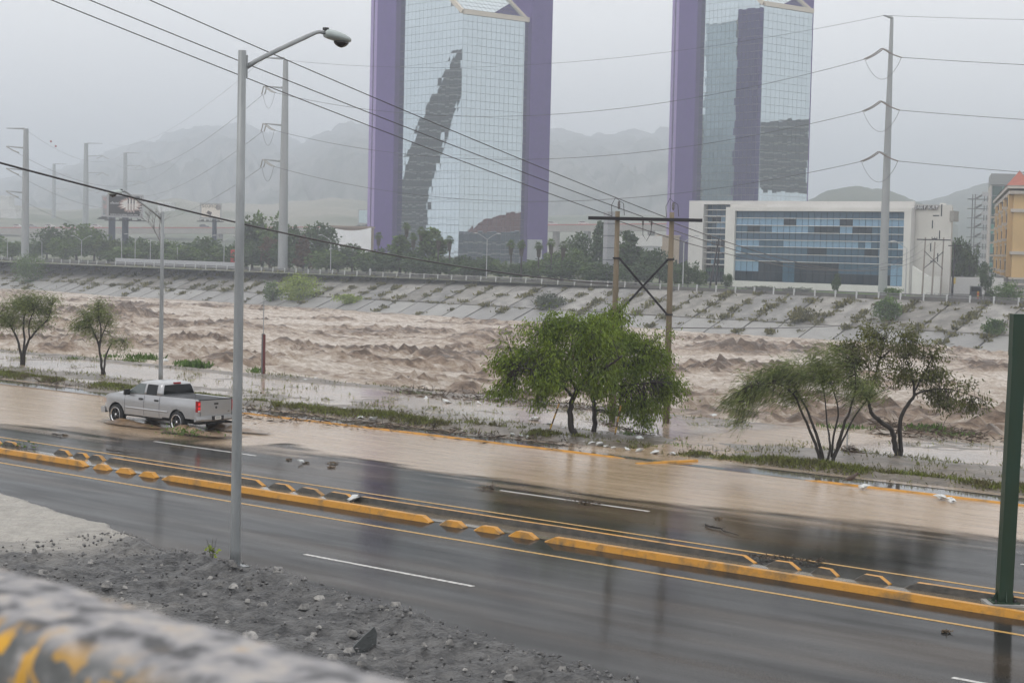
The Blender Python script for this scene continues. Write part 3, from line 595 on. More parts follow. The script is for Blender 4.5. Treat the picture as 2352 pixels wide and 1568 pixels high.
# ---------------- the two mirror-glass towers with purple shafts
M_mull = mat('mullion', (0.33, 0.33, 0.33), 0.5)
M_purp = mat('purple_stone', (0.075, 0.032, 0.20), 0.75, c2=(0.06, 0.026, 0.17), scale=0.5, bump=0.2, detail=6)
M_lav = mat('lavender_stone', (0.30, 0.22, 0.46), 0.75, c2=(0.26, 0.19, 0.41), scale=0.5, detail=6)
M_pdark = mat('purple_recess', (0.05, 0.045, 0.10), 0.7)
M_cream = mat('cream_trim', (0.62, 0.55, 0.45), 0.6)
def mirror(name, c, rough=0.02, bump=0.012):
    mt = mat(name, c, rough, 1.0, var=0.05, scale=0.15)
    return mt
M_mirA = mirror('mirror_glass', (0.55, 0.62, 0.645)); M_mirB = mirror('mirror_glass_deep', (0.535, 0.605, 0.63))
DL, DR = rotv(fh, R(40)), rotv(fh, R(-50))
def tower(name, label, d, xs_, ytop, nl, nr, rowh, slope, grd=ZF, seed=1, zcap=104):
    x0, xg, xc, xr, x1 = xs_
    C = D(xc, hor(xc), d); C.z = grd
    root = thing(name, label, 'office tower', C)
    aL = along(C, DL, xg); aO = along(C, DL, x0); bR = along(C, DR, xr); bO = along(C, DR, x1) if x1 else bR
    zc = D(xc, ytop, d).z; rg = random.Random(seed)
    nL, nR = -DR, -DL                                   # outward normals of the left and right faces
    up = Vector((0, 0, 1)); rows = int((zc - grd) / rowh); rowh = (zc - grd) / rows
    ztop = lambda a: min(zc + a * slope, zcap)
    # backing frames the panes sit on
    mb = MB(); i_ = 0.25
    b0 = C - nL * i_ - nR * i_
    aK = (zcap - zc) / slope; core = [C - nL * i_ - nR * i_, C + DL * aK - nL * i_, C + DL * aL - nL * i_, C + DL * aL - nL * bR, C + DL * aK - nL * bR, C + DR * bR - nR * i_]
    zt = [zc, zcap, zcap, zcap, zcap, zc]; lo_ = [Vector((p.x, p.y, grd)) for p in core]
    mb.add(lo_ + [Vector((p.x, p.y, z_ - 0.3)) for p, z_ in zip(core, zt)], [(i, (i + 1) % 6, (i + 1) % 6 + 6, i + 6) for i in range(6)] + [(6, 7, 10, 11), (7, 8, 9, 10)])
    mb.build('frame', M_mull, root)
    gap = 0.05; cells = []
    for dr, nrm, W, n, isL in ((DL, nL, aL, nl, True), (DR, nR, bR, nr, False)):
        wv_ = W / n
        for c in range(n):
            zmax = ztop((c + 0.5) * wv_) if isL else zc
            for r in range(int((zmax - grd) / rowh + 0.4)):
                cells.append((c * wv_ + 50 * 0, r, dr, nrm, wv_, C + dr * ((c + 0.5) * wv_) + up * ((r + 0.5) * rowh) + nrm * 0.02))
    # panes nearest the front corner and highest in view become pieces of their own
    cells.sort(key=lambda q: q[0] + 0.25 * abs(q[1] - rows * 0.7) * rowh)
    meshes = {}
    stuff = {0: MB(), 1: MB()}
    for k, (cx_, r, dr, nrm, wv_, ctr) in enumerate(cells):
        key = (round(wv_, 2), dr is DL, rg.random() < 0.3)
        ja, jb = rg.gauss(0, 0.0016), rg.gauss(0, 0.0022)
        if k < 300:
            if key not in meshes:
                pm_ = MB(); pm_.box(-wv_ / 2 + gap, wv_ / 2 - gap, -0.05, 0.03, -rowh / 2 + gap, rowh / 2 - gap); meshes[key] = pm_.mesh('pane', M_mirB if key[2] else M_mirA)
            ang = math.atan2(dr.y, dr.x)
            if dr is DL: ang += math.pi
            # local -y faces out
            link('pane', meshes[key], root, ctr - C, (ja, 0, ang + jb))
        else:
            ax = rotv(dr, jb); nv = rotv(nrm, jb); az = (up + nv * ja).normalized()
            stuff[1 if key[2] else 0].obox(ctr, ax * (wv_ / 2 - gap), nv * 0.04, az * (rowh / 2 - gap))
    for k_, mt_ in ((0, M_mirA), (1, M_mirB)):
        o = stuff[k_].build('glazing', mt_, root); o['kind'] = 'stuff'
    bk0, bk1 = C + DL * aL + DR * (bR + .3), C + DR * (bR + .3); pk = MB(); pk.obox((bk0 + bk1) / 2 + up * ((zc - grd) / 2), (bk1 - bk0) / 2, DR * .1, up * ((zc - grd) / 2)); pk.build('rear_glazing', M_mirB, root)
    pk = MB(); ak_ = (zcap - zc) / slope; pk.obox(C + DL * ((aL + ak_) / 2) + DR * (bR + .3) + up * ((zc + zcap) / 2 - grd), DL * ((aL - ak_) / 2), DR * .1, up * ((zcap - zc) / 2 - .01)); pk.build('rear_glazing', M_mirB, root)
    pk = MB(); pk.obox(C + DL * (aL + .3) + DR * (bR / 2) + up * ((zcap - grd) / 2), DL * .1, DR * (bR / 2), up * ((zcap - grd) / 2)); pk.build('rear_glazing', M_mirB, root)
    # sloped glass roof rising away from the right-hand edge, cream cornice along its rim
    e0, e1 = C + up * (zc - grd), C + DR * bR + up * (zc - grd)
    sl_ = DL + up * slope; mb = MB(); mg = MB(); Ls = (zcap - zc) / slope
    nrm = sl_.cross(DR).normalized(); nrm = nrm if nrm.z > 0 else -nrm
    ns, nc = 9, nr
    for i in range(ns):
        for j in range(nc):
            p = e0 + sl_ * (Ls * (i + .5) / ns) + DR * (bR * (j + .5) / nc) + nrm * 0.1
            mg.obox(p, sl_ * (Ls / ns / 2 - 0.09), DR * (bR / nc / 2 - 0.09), nrm * 0.03)
    mb_ = MB(); mb_.obox(C + DL * (Ls + (aL - Ls) / 2) + DR * (bR / 2) + up * (zcap - grd), DL * ((aL - Ls) / 2), DR * (bR / 2), up * .3); mb_.build('flat_roof', M_conc, root)
    o = mg.build('roof_glazing', M_mirA, root); o['kind'] = 'stuff'
    mb.beam(e0 + up * 0.4 + nR * .3, e1 + up * 0.4 + nR * .3, .8, 1.7); mb.build('cornice', M_cream, root)
    mb = MB(); mb.beam(e0 + nL * .3 + up * .4, e0 + sl_ * Ls + nL * .3 + up * .4, .8, 1.6); mb.build('cornice', M_cream, root)
    mb = MB(); mb.beam(e1 + nL * 0, e1 + sl_ * Ls, 0.8, 1.8); mb.build('cornice', M_cream, root)
    # purple shafts on the left: stone slab, pale fin, dark groove, pale fin
    H2 = zcap + 3 - grd; t0 = aL; tot = aO - aL
    cuts = [(0.0, 0.68, 2.2, M_purp, 'shaft'), (0.68, 0.83, 1.6, M_lav, 'fin'), (0.83, 0.90, 0.6, M_pdark, 'groove'), (0.90, 1.0, 1.3, M_lav, 'fin')]
    for a0, a1, out, mt_, nm in cuts:
        c0 = C + DL * (aL + tot * (a0 + a1) / 2); w_ = tot * (a1 - a0) / 2
        mbx = MB(); mbx.obox(c0 + nL * (out / 2 - 6) + up * (H2 / 2), DL * (w_ - 0.002), nL * (out / 2 + 6), up * (H2 / 2)); mbx.build(nm, mt_, root)
    if bO > bR + 0.5:
        w_ = (bO - bR) / 2; mbx = MB(); mbx.obox(C + DR * (bR + w_) + nR * (1.0 - 5) + up * (H2 / 2), DR * w_, nR * 6, up * (H2 / 2)); mbx.build('shaft', M_purp, root)
    else:
        mbx = MB(); mbx.obox(C + DR * (bR + 0.25) + nR * -4 + up * (H2 / 2), DR * 0.25, nR * 4.1, up * (H2 / 2)); mbx.build('shaft', M_purp, root)
    return root, C, (aL, bR, zc)
d1 = 620
T1, C1, i1 = tower('glass_tower', 'mirror-glass tower with purple shafts on both sides, left of the white office block', d1, (849, 911, 1053, 1202, 1249), 33, 16, 14, 2.75, 0.75, seed=1)
T2, C2, i2 = tower('glass_tower', 'mirror-glass tower rising behind the white office block, one wide purple shaft at its left', 640, (1535, 1596, 1738, 1849, None), 15, 15, 11, 2.75, 0.75, seed=2, zcap=111)
# pale entrance slab at the foot of the first tower
q = D(1228, hor(1228), 640); mb = MB(); mb.obox((q.x, q.y, 4.5), DL * 0.3, DR * 3.4, (0, 0, 5.5)); setp(mb.build('entrance_panel', mat('grey_panel', (0.42, 0.44, 0.46), 0.5), None, base=(q.x, q.y, ZF)), 'pale grey panel at the foot of the left tower by the palms', 'panel')

# unseen buildings added and shaped for the reflections in the tower glass
def mirrored(label, pts, C, n, dist, mt_, thick=14, bands=True):
    P = []
    for x, y in pts:
        d_ = ray(x, y); h = CAM + d_ * ((C - CAM).dot(n) / d_.dot(n)); r_ = (h - CAM).normalized(); r_ = r_ - n * (2 * r_.dot(n)); P.append((h, r_))
    c0 = sum((h for h, _ in P), Vector()) / len(P); rc = sum((r_ for _, r_ in P), Vector()); rc.z = 0; rc.normalize()
    Q = [h + r_ * (((c0 + rc * dist) - h).dot(rc) / r_.dot(rc)) for h, r_ in P]
    b_ = sum(Q, Vector()) / len(Q); t = thing('mirrored_building', label, 'building', (b_.x, b_.y, ZF)); m_ = len(Q); mb = MB()
    mb.add(Q + [q + rc * thick for q in Q], [tuple(range(m_)), tuple(range(2 * m_ - 1, m_ - 1, -1))] + [(i, i + m_, (i + 1) % m_ + m_, (i + 1) % m_) for i in range(m_)]); mb.build('wall', mt_, t)
    if bands:
        sd_ = Vector((-rc.y, rc.x, 0)); zs0 = sorted(q.z for q in Q); z_ = zs0[0] + 3
        while z_ < zs0[-1] - 3:
            xs = []
            for a, b2 in zip(Q, Q[1:] + Q[:1]):
                if (a.z - z_) * (b2.z - z_) < 0: f = (z_ - a.z) / (b2.z - a.z); xs.append(a.lerp(b2, f))
            if len(xs) == 2: MB().beam(xs[0] - rc * .2, xs[1] - rc * .2, .5, .6).build('floor_band', M_conc, t)
            z_ += 4.2
    return t
M_dkb = mat('dark_facade', (.055, .058, .055), .6, c2=(.04, .042, .04), scale=.1)
mirrored('unseen slanting dark building added to be mirrored as a ragged streak in the left tower', [(1062, 112), (1046, 118), (1000, 205), (960, 290), (930, 380), (905, 470), (905, 600), (982, 600), (985, 470), (1010, 360), (1040, 270), (1062, 220)], C1, -DR, 240, M_dkb)
mirrored('unseen dark office slab added to be mirrored in the right face of the tower behind the office block', [(1740, 282), (1858, 274), (1858, 442), (1740, 438)], C2, -DL, 230, M_dkb)
mirrored('unseen low blue building added to be mirrored at the foot of the left tower', [(1050, 534), (1215, 534), (1215, 640), (1050, 640)], C1, -DL, 130, mat('dark_blue_facade', (.03, .05, .075), .3))
mirrored('unseen red-roofed building added to be mirrored low in the left tower', [(1075, 533), (1085, 520), (1110, 506), (1150, 492), (1215, 486), (1215, 533)], C1, -DL, 145, mat('red_roof_far', (.22, .055, .045), .7), bands=False)

# ---------------- white office block with banded blue glazing
M_white = mat('white_render', (0.66, 0.65, 0.63), 0.8, c2=(0.58, 0.57, 0.55), scale=0.2, detail=6)
M_offw = mat('offwhite_render', (0.58, 0.565, 0.535), 0.8, c2=(0.51, 0.495, 0.47), scale=0.15, detail=6)
M_gl = [mat('glass_band', (0.058, 0.11, 0.165), 0.15, c2=(0.05, 0.095, 0.145), spec=0.3), mat('glass_dark', (0.018, 0.032, 0.045), 0.08, spec=0.3), mat('glass_blind', (0.19, 0.32, 0.45), 0.25, c2=(0.165, 0.28, 0.40)), mat('glass_mid', (0.055, 0.115, 0.17), 0.1, spec=.3)]
M_mulld = mat('dark_mullion', (0.03, 0.035, 0.045), 0.4)
VM = G(1890, 667, ZF).y
def zat(x, y, v): return V(x, y, v).z
def ub(x, v): return UV(x, v, 8).x
mk = thing('office_block', 'white office block with blue banded windows and silver rooftop lettering', 'building', (ub(1890, VM), VM, ZF))
uL, uR = ub(1688, VM), ub(2076, VM); uF0, uF1, uW = ub(1667, VM), ub(2092, VM), ub(2176, VM)
ys = [485.5, 502, 519, 535.7, 553, 568.7, 586, 602.8, 628, 651]; zs = [zat(1882, y, VM) for y in ys]
zTop, zFr, zBase = zat(1882, 462, VM), zat(1882, 476.5, VM), zs[-1]
_d = (D(2200, hor(2200), 600) - Vector((uW, VM + 1.2, 8))); _d.z = 0; _d.normalize(); _e = Vector((uW, VM + 1.2, 0)) + _d * 32
mb = MB(); mb.prism([(uF0, VM + 1.2), (uW, VM + 1.2), (_e.x, _e.y), (uF0, VM + 24)], ZF - .3, zTop - .6); mb.build('wall', M_offw, mk)
MB().box(ub(1755, VM), uF1 - .02, VM + .6, VM + 1.19, zFr, zTop).build('parapet', M_white, mk)
MB().box(uF0, uF1, VM - .35, VM + 1.19, zs[0], zFr - .01).build('frame_head', M_white, mk)
MB().box(uF0, uL, VM - .35, VM + 1.19, ZF - .3, zs[0] - .003).build('frame_side', M_white, mk)
MB().box(uR, uF1, VM - .35, VM + 1.19, ZF - .3, zs[0] - .003).build('frame_side', M_white, mk)
MB().box(uL + .003, uR - .003, VM - .3, VM + 1.19, ZF - .3, zBase - .003).build('base_wall', M_white, mk)
MB().box(uL, uR, VM + .30, VM + 1.19, zBase, zs[0]).build('mullion_frame', M_mulld, mk)
rg = random.Random(5); NC = 27; pw_ = (uR - uL) / NC; pm_ = {}
pat = ['B', 'W', 'D', 'B', 'W', 'D', 'B', 'G', 'K']
for r in range(9):
    run = 0; cur = 1
    for c in range(NC):
        if run <= 0:
            k = pat[r]; cur = {'B': 0, 'W': rg.choice([2, 2, 2, 2, 2, 3, 1]), 'D': rg.choice([3, 1, 2, 3]), 'G': rg.choice([3, 3, 2, 1]), 'K': rg.choice([1, 3, 1, 1, 3, 2])}[k]; run = rg.choice([1, 2, 2, 3, 4])
        run -= 1; key = (r, cur)
        hgt = zs[r] - zs[r + 1]
        if key not in pm_:
            q = MB(); q.box(-pw_ / 2 + .05, pw_ / 2 - .05, -.04, .04, .04, hgt - .04); pm_[key] = q.mesh('pane', M_gl[cur])
        link('pane', pm_[key], mk, (uL + (c + .5) * pw_ - mk.location.x, VM + .22 + rg.uniform(-.006, .006) - VM, zs[r + 1] - ZF), (0, 0, rg.gauss(0, .004)))
for r in range(1, 8): MB().box(uL + .01, uR - .01, VM - .02, VM + .16, zs[r] - .06, zs[r] + .05).build('sunshade', M_white, mk)
# slot windows and door on the blank wall
def wallbox(nm, x0, x1, y0, y1, mt_, pr_=.06):
    a, b_ = ub(x0, VM + 1.2), ub(x1, VM + 1.2); xm = (x0 + x1) / 2
    return MB().box(a, b_, VM + 1.2 - pr_, VM + 1.3, zat(xm, y1, VM + 1.2), zat(xm, y0, VM + 1.2)).build(nm, mt_, mk)
def z4(x, y): return (2996 + x / 2.138) / 1.741, (500 + y / 2.138) / 1.741
for x0, x1, y0, y1 in ((1628, 1636, 678, 780), (1560, 1612, 770, 779), (1554, 1562, 815, 885), (1618, 1626, 902, 975), (1558, 1605, 969, 979), (1546, 1554, 1010, 1078), (1609, 1617, 1095, 1170), (1550, 1597, 1161, 1170)):
    a, c = z4(x0, y0), z4(x1, y1); wallbox('slot_window', a[0], c[0], a[1], c[1], M_gl[1])
a, c = z4(1574, 1300), z4(1603, 1356); wallbox('door', a[0], c[0], a[1], c[1], mat('grey_door', (0.25, 0.26, 0.27), 0.5))
a, c = z4(1690, 740), z4(1732, 830); MB().box(uW - .3, uW + .5, VM + 1.0, VM + 3, zat(2185, c[1], VM + 6), zat(2185, a[1], VM + 6)).build('side_canopy', mat('grey_canopy', (0.30, 0.29, 0.27), .7), mk)
a = z4(1625, 640); MB().box(ub(2143, VM), ub(2152, VM), VM + 2, VM + 3, zTop - .6, zTop - .25).build('roof_hatch', M_white, mk)
def text(s, size, loc, rot, mt_, parent=None, ext=0.02, name='lettering', align='CENTER', shear=0.0, width=None, off=0.0):
    cu = bpy.data.curves.new(name, 'FONT'); cu.body = s; cu.size = size; cu.extrude = ext; cu.align_x = align; cu.align_y = 'CENTER'; cu.shear = shear; cu.resolution_u = 2; cu.offset = off
    tmp = bpy.data.objects.new('tmp', cu); COL.objects.link(tmp); bpy.context.view_layer.update()
    me = bpy.data.meshes.new_from_object(tmp.evaluated_get(bpy.context.evaluated_depsgraph_get())); bpy.data.objects.remove(tmp); me.name = name
    if width:
        xs = [v.co.x for v in me.vertices]; k = width / (max(xs) - min(xs)); me.transform(Matrix.Diagonal((k, k, 1, 1)))
    me.materials.clear(); me.materials.append(mt_); return link(name, me, parent, loc, rot)
M_letd = mat('letter_side', (0.06, 0.055, 0.06), .5); M_letl = mat('letter_face', (0.66, 0.66, 0.68), .35)
lx, ly = (3560 + 1065 / 7.841) / 1.741, (720 + 868 / 7.841) / 1.741
uu = ub(lx, VM + 1.2); zl = zat(lx, ly, VM + 1.2); wdt = ub(lx + 29.5, VM + 1.2) - ub(lx - 29.5, VM + 1.2)
for of, mt_, of2 in ((.0, M_letd, .10), (.16, M_letl, -.01)):
    text('MARY KAY', 1.65, (uu - mk.location.x, 1.2 - .12 - of, zl - ZF), (R(90), 0, 0), mt_, mk, .1, shear=.15, width=wdt, off=of2)
# rear wing of the same block
VM2 = VM + 24
zz2 = lambda yz: 344.6 + yz / 3.72
wing = thing('office_wing', 'white rear office wing with blue glazing behind the left end of the office block', 'building', (ub(1640, VM2), VM2, ZF))
a0, a1, a2 = ub(1584, VM2), ub(1617, VM2), ub(1700, VM2); yt = [469.6, 482, 496.5, 510.5, 524, 538, 551.6, 566, 580, 594.6, 607.5, 648]; zt_ = [zat(1645, y, VM2) for y in yt]
MB().box(a0, a2 + 30, VM2 + 1.2, VM2 + 22, ZF - .3, zat(1645, 461.5, VM2)).build('wall', M_white, wing)
MB().box(a0, a2 + 14, VM2 - .6, VM2 + 1.19, zt_[0], zat(1645, 461.5, VM2) - .003).build('frame_head', M_white, wing)
MB().box(a0, a1, VM2 - .6, VM2 + 1.19, ZF - .3, zt_[0] - .003).build('frame_side', M_white, wing)
pw2 = (a2 - a1) / 8
for r in range(len(zt_) - 1):
    for c in range(8):
        k = 0 if r in (0, 1, 4, 8) else (1 if r >= 10 else rg.choice([1, 2, 3, 3])); q = MB(); h_ = zt_[r] - zt_[r + 1]
        q.box(-pw2 / 2 + .05, pw2 / 2 - .05, -.04, .04, .05, h_ - .05); link('pane', q.mesh('pane', M_gl[k]), wing, (a1 + (c + .5) * pw2 - wing.location.x, 1.1, zt_[r + 1] - ZF))
    if r: MB().box(a1, a2, VM2 + .1, VM2 + 1.0, zt_[r] - .09, zt_[r] + .09).build('sunshade', M_white, wing)
zsb = zat(1655, 620.5, VM2)
text('STARBUCKS COFFEE', 1.15, (ub(1654, VM2) - wing.location.x, .7, zsb - ZF), (R(90), 0, 0), mat('sign_green', (0.05, 0.16, 0.10), .5), wing, .05)
# low white wall with a slanting end beside the blank facade
vw = VM - 3; p0, p1 = ub(2098, vw), ub(2162, vw); zb = zat(2130, 634, vw)
mb = MB(); mb.prism([(p0, ZF), (p1, ZF), (p1, zb), (p0 + 3.2, zb), (p0, zat(2098, 611, vw))], vw - .2, vw + .2, ax='y'); setp(mb.build('boundary_wall', M_white, None, base=((p0 + p1) / 2, vw, ZF)), 'low bright white wall with slanting end before the lettered facade', 'wall')

# ---------------- ochre hotel at the right edge
M_och = mat('ochre_render', (0.60, 0.41, 0.19), .8, c2=(0.53, 0.36, 0.165), scale=.3); M_trim = mat('pale_trim', (0.52, 0.47, 0.42), .7); M_stone = mat('grey_stone', (0.26, 0.25, 0.24), .8); M_roofr = mat('red_roof', (0.34, 0.10, 0.065), .7, scale=2)
Pn, Pf = D(2324, hor(2324), 330), D(2289, hor(2289), 425)
hd = Vector((Pf.x - Pn.x, Pf.y - Pn.y, 0)); HL = hd.length; hd.normalize(); hn = Vector((-hd.y, hd.x, 0)); hn = hn if hn.dot(CAM - Pn) > 0 else -hn
hn2 = -hd                                                    # front towards the river
ht = thing('hotel', 'ochre hotel with arched balcony windows and red roof at the right edge', 'building', (Pn.x, Pn.y, ZF))
zT = 21.0; W2 = 34
def hb(nm, t0, t1, w0, w1, z0, z1, mt_):
    """box: t along the street side (away), w into the building"""
    c = Pn + hd * ((t0 + t1) / 2) - hn * ((w0 + w1) / 2); c.z = (z0 + z1) / 2
    return MB().obox(c, hd * ((t1 - t0) / 2), hn * ((w1 - w0) / 2), (0, 0, (z1 - z0) / 2)).build(nm, mt_, ht)
hb('wall', 0, HL, 0, W2, 3.6, zT - 1, M_och); hb('base_wall', -.4, HL + .3, -.4, W2, ZF - .3, 3.55, M_stone)
for z_ in (1.3, 2.4, 3.5): hb('base_band', -.5, HL + .4, -.5, W2 + .3, z_, z_ + .35, M_trim)
for z_, o_ in ((8.2, .35), (16.2, .45), (zT - 1.4, .9), (zT - .4, 1.3)): hb('cornice', -o_, HL + o_, -o_, W2 + .6, z_, z_ + .6, M_trim)
nbay = 7
for k in range(nbay):
    tc_ = HL * (k + .5) / nbay
    if k % 2 == 0: hb('bay', tc_ - 4.4, tc_ + 4.4, -.9, -.003, 3.9, zT - 1.5, M_och)
    of = -.9 if k % 2 == 0 else 0
    for f_ in range(5):
        z_ = 5.0 + f_ * 3.05
        wn = hb('window', tc_ - 1.1, tc_ + 1.1, of - .12, of - .003, z_, z_ + 1.9, M_gl[1]); hb('balcony', tc_ - 1.5, tc_ + 1.5, of - .9, of - .005, z_ - .35, z_ + .1, M_trim)
        hb('window_head', tc_ - 1.35, tc_ + 1.35, of - .3, of - .004, z_ + 1.9, z_ + 2.3, M_trim)
for k in range(3):
    for f_ in range(5):
        z_ = 5.0 + f_ * 3.05; w0 = 8 + k * 8; c = Pn - hd * .1 - hn * w0; c.z = z_ + 1
        MB().obox(c, hd * .1, hn * 1.1, (0, 0, 1)).build('window', M_gl[1], ht)
mb = MB(); r_ = [Pn + hd * -1.4 + hn * 1.4, Pn + hd * (HL + 1.4) + hn * 1.4, Pn + hd * (HL + 1.4) - hn * (W2 + 1), Pn - hd * 1.4 - hn * (W2 + 1)]
rr_ = [Pn + hd * 14 - hn * 16, Pn + hd * (HL - 14) - hn * 16]
mb.add([Vector((p.x, p.y, zT + .2)) for p in r_] + [Vector((p.x, p.y, zT + 7)) for p in rr_], [(0, 1, 5, 4), (1, 2, 5), (2, 3, 4, 5), (3, 0, 4)]); mb.build('roof', M_roofr, ht)
for k in (0, 2, 4):
    tc_ = HL * (k + .5) / nbay; c = Pn + hd * tc_ + hn * .9; mb = MB()
    a = [c - hd * 4.8 + hn * .3, c + hd * 4.8 + hn * .3, c + hd * 4.8 - hn * 4, c - hd * 4.8 - hn * 4]; ap = c - hn * 2
    mb.add([Vector((p.x, p.y, zT + .25)) for p in a] + [Vector((ap.x, ap.y, zT + 3.4))], [(0, 1, 4), (1, 2, 4), (2, 3, 4), (3, 0, 4)]); mb.build('dormer_roof', M_roofr, ht)
mb = MB(); q = Pn - hn * 7 + hd * 6; mb.tube([(q.x, q.y, zT + 3), (q.x, q.y, zT + 12)], .08, 5); mb.add([(q.x, q.y, zT + 11.8), (q.x + 1.6, q.y + 1.6, zT + 10.3), (q.x, q.y, zT + 9.6)], [(0, 1, 2)]); mb.build('flag_pole', mat('flag_purple', (0.10, 0.05, 0.2), .7), ht)
# ---------------- green glass block and its open steel stair
M_teal = mat('teal_glass', (0.10, 0.26, 0.22), .2, c2=(0.08, 0.22, 0.19)); M_dkg = mat('dark_green_glass', (0.03, 0.075, 0.06), .15)
Pg = D(2272, hor(2272), 520); gz = D(2272, 399, 520).z; gx = r0; gy = hd
gb = thing('green_glass_block', 'green glass block with grey top storey behind the ochre hotel', 'building', (Pg.x, Pg.y, ZF))
def gbx(nm, a0, a1, b0, b1, z0, z1, mt_):
    c = Pg + gx * ((a0 + a1) / 2) + gy * ((b0 + b1) / 2); c.z = (z0 + z1) / 2
    return MB().obox(c, gx * ((a1 - a0) / 2), gy * ((b1 - b0) / 2), (0, 0, (z1 - z0) / 2)).build(nm, mt_, gb)
gbx('wall', 0, 24, .15, 30, ZF, gz - 3.4, mat('grey_cladding', (0.30, 0.31, 0.32), .6)); gbx('top_storey', -.3, 26, -.4, 30, gz - 3.3, gz, mat('grey_top', (0.27, 0.28, 0.28), .6))
rgg = random.Random(3)
for f_ in range(9):
    z_ = gz - 3.6 - (f_ + 1) * 2.85
    for c in range(6): gbx('pane', .25 + c * 3.0, 3.15 + c * 3.0, -.05, .12, z_, z_ + 2.7, M_dkg if (f_ % 2) or rgg.random() < .25 else M_teal)
gbx('edge_post', -.35, 0, 0, 30, ZF, gz - 3.4, M_trim)
M_steel = mat('stair_steel', (0.24, 0.245, 0.25), .5, .5); M_steell = mat('stair_panel', (0.45, 0.46, 0.47), .5)
Ps = D(2246, hor(2246), 470); zs_ = D(2246, 447, 470).z
st = thing('steel_stair', 'open steel stair tower beside the green glass block', 'stair tower', (Ps.x, Ps.y, ZF))
mb = MB()
for a in (-1.6, 1.6):
    for c in (-1.4, 1.4): q = Ps + r0 * a + fh * c; mb.beam((q.x, q.y, ZF), (q.x, q.y, zs_), .22, .22)
mb.build('post', M_steel, st)
for k in range(9):
    z_ = ZF + 2 + (zs_ - ZF - 2) * k / 8.5; q = Ps.copy(); q.z = z_
    MB().obox(q - r0 * .5, r0 * 2.4, fh * 1.6, (0, 0, .10)).build('landing', M_steel, st)
    MB().obox(q + r0 * 1.0 + Vector((0, 0, 1.4)) - fh * 1.5, r0 * .85, fh * .06, (0, 0, .55)).build('panel', M_steell, st)
    mb = MB(); mb.beam(q - r0 * 2.6 - fh * 1.5 + Vector((0, 0, .5)), q + r0 * 1.9 - fh * 1.5 + Vector((0, 0, .5)), .07, .07); mb.beam(q - r0 * 2.6 - fh * 1.5 + Vector((0, 0, 1.0)), q + r0 * 1.9 - fh * 1.5 + Vector((0, 0, 1.0)), .07, .07); mb.beam(q - r0 * 1.4, q + r0 * 1.4 + Vector((0, 0, 1.6)), .2, .5); mb.build('handrail', M_steel, st)

# ---------------- street running away between the office block and the hotel
sd_ = hd
s0 = G(2205, 688, ZF); mb = MB(); a = s0; wds = 5.5
left = D(2198, hor(2198), 800); 
mb.add([Vector((x.x, x.y, ZF + .02)) for x in (G(2172, 690, ZF), G(2290, 690, ZF), D(2226, hor(2226), 620), D(2196, hor(2196), 620))], [(0, 1, 2, 3)])
structure(mb.build('side_street', M_asphalt))

# ---------------- overpass on the far side with red rail
M_ovc = mat('overpass_concrete', (0.33, 0.30, 0.27), .8, scale=.2); M_red = mat('red_rail', (0.45, 0.10, 0.07), .6)
ov = thing('overpass', 'long concrete overpass with red railing behind the trees', 'overpass', tuple(D(700, hor(700), 1000).xy) + (ZF,))
pts = [D(-260, 521, 1000), D(0, 522, 980), D(550, 522, 960), D(1000, 519, 930), D(1255, 516, 900), D(1560, 513, 860), D(1750, 512, 840)]
mb = MB(); mr = MB(); mp_ = MB()
for p, q in zip(pts[:-1], pts[1:]):
    d_ = Vector((0, 0, 1)); n_ = (q - p).cross(d_).normalized() * 5
    mb.obox((p + q) / 2 - d_ * 2.1, (q - p) / 2, n_, d_ * 1.55); mr.obox((p + q) / 2 - d_ * .25, (q - p) / 2, n_ * 1.03, d_ * .25)
mb.build('deck', M_ovc, ov); mr.build('railing', M_red, ov)
for k in range(26):
    f_ = k / 25 * (len(pts) - 1.001); i = int(f_); p = pts[i].lerp(pts[i + 1], f_ - i)
    MB().box(p.x - 1.3, p.x + 1.3, p.y - 1.3, p.y + 1.3, ZF, p.z - 3.7).build('pier', M_ovc, ov)

# ---------------- haze: one even body of rain-laden air
hz_ = MB(); hz_.box(-7200, 1500, -900, 6600, -10.5, 352)
mt = bpy.data.materials.new('haze_air'); mt.use_nodes = True; t = mt.node_tree; t.nodes.remove(t.nodes['Principled BSDF'])
pv = t.nodes.new('ShaderNodeVolumePrincipled'); pv.inputs['Color'].default_value = (0.71, 0.76, 0.83, 1); pv.inputs['Density'].default_value = 0.00054; pv.inputs['Anisotropy'].default_value = 0.1
t.links.new(pv.outputs[0], t.nodes['Material Output'].inputs['Volume'])
o = hz_.build('haze', mt); o['kind'] = 'stuff'; o['label'] = 'grey rainy haze hanging over the whole valley'
# ================================================================ NEAR OBJECTS
M_galv = mat('galvanised', (0.30, 0.315, 0.32), .45, .35, c2=(0.22, 0.235, 0.24), scale=2.5, stretch=(1, 1, .25), detail=6, rvar=.1)
M_lamph = mat('lamp_housing', (0.42, 0.47, 0.46), .4, .2); M_lens = mat('lamp_lens', (0.025, 0.022, 0.02), .15)
M_black = mat('black_rubber', (0.012, 0.012, 0.013), .6); M_dark = mat('dark_metal', (0.03, 0.028, 0.03), .5)
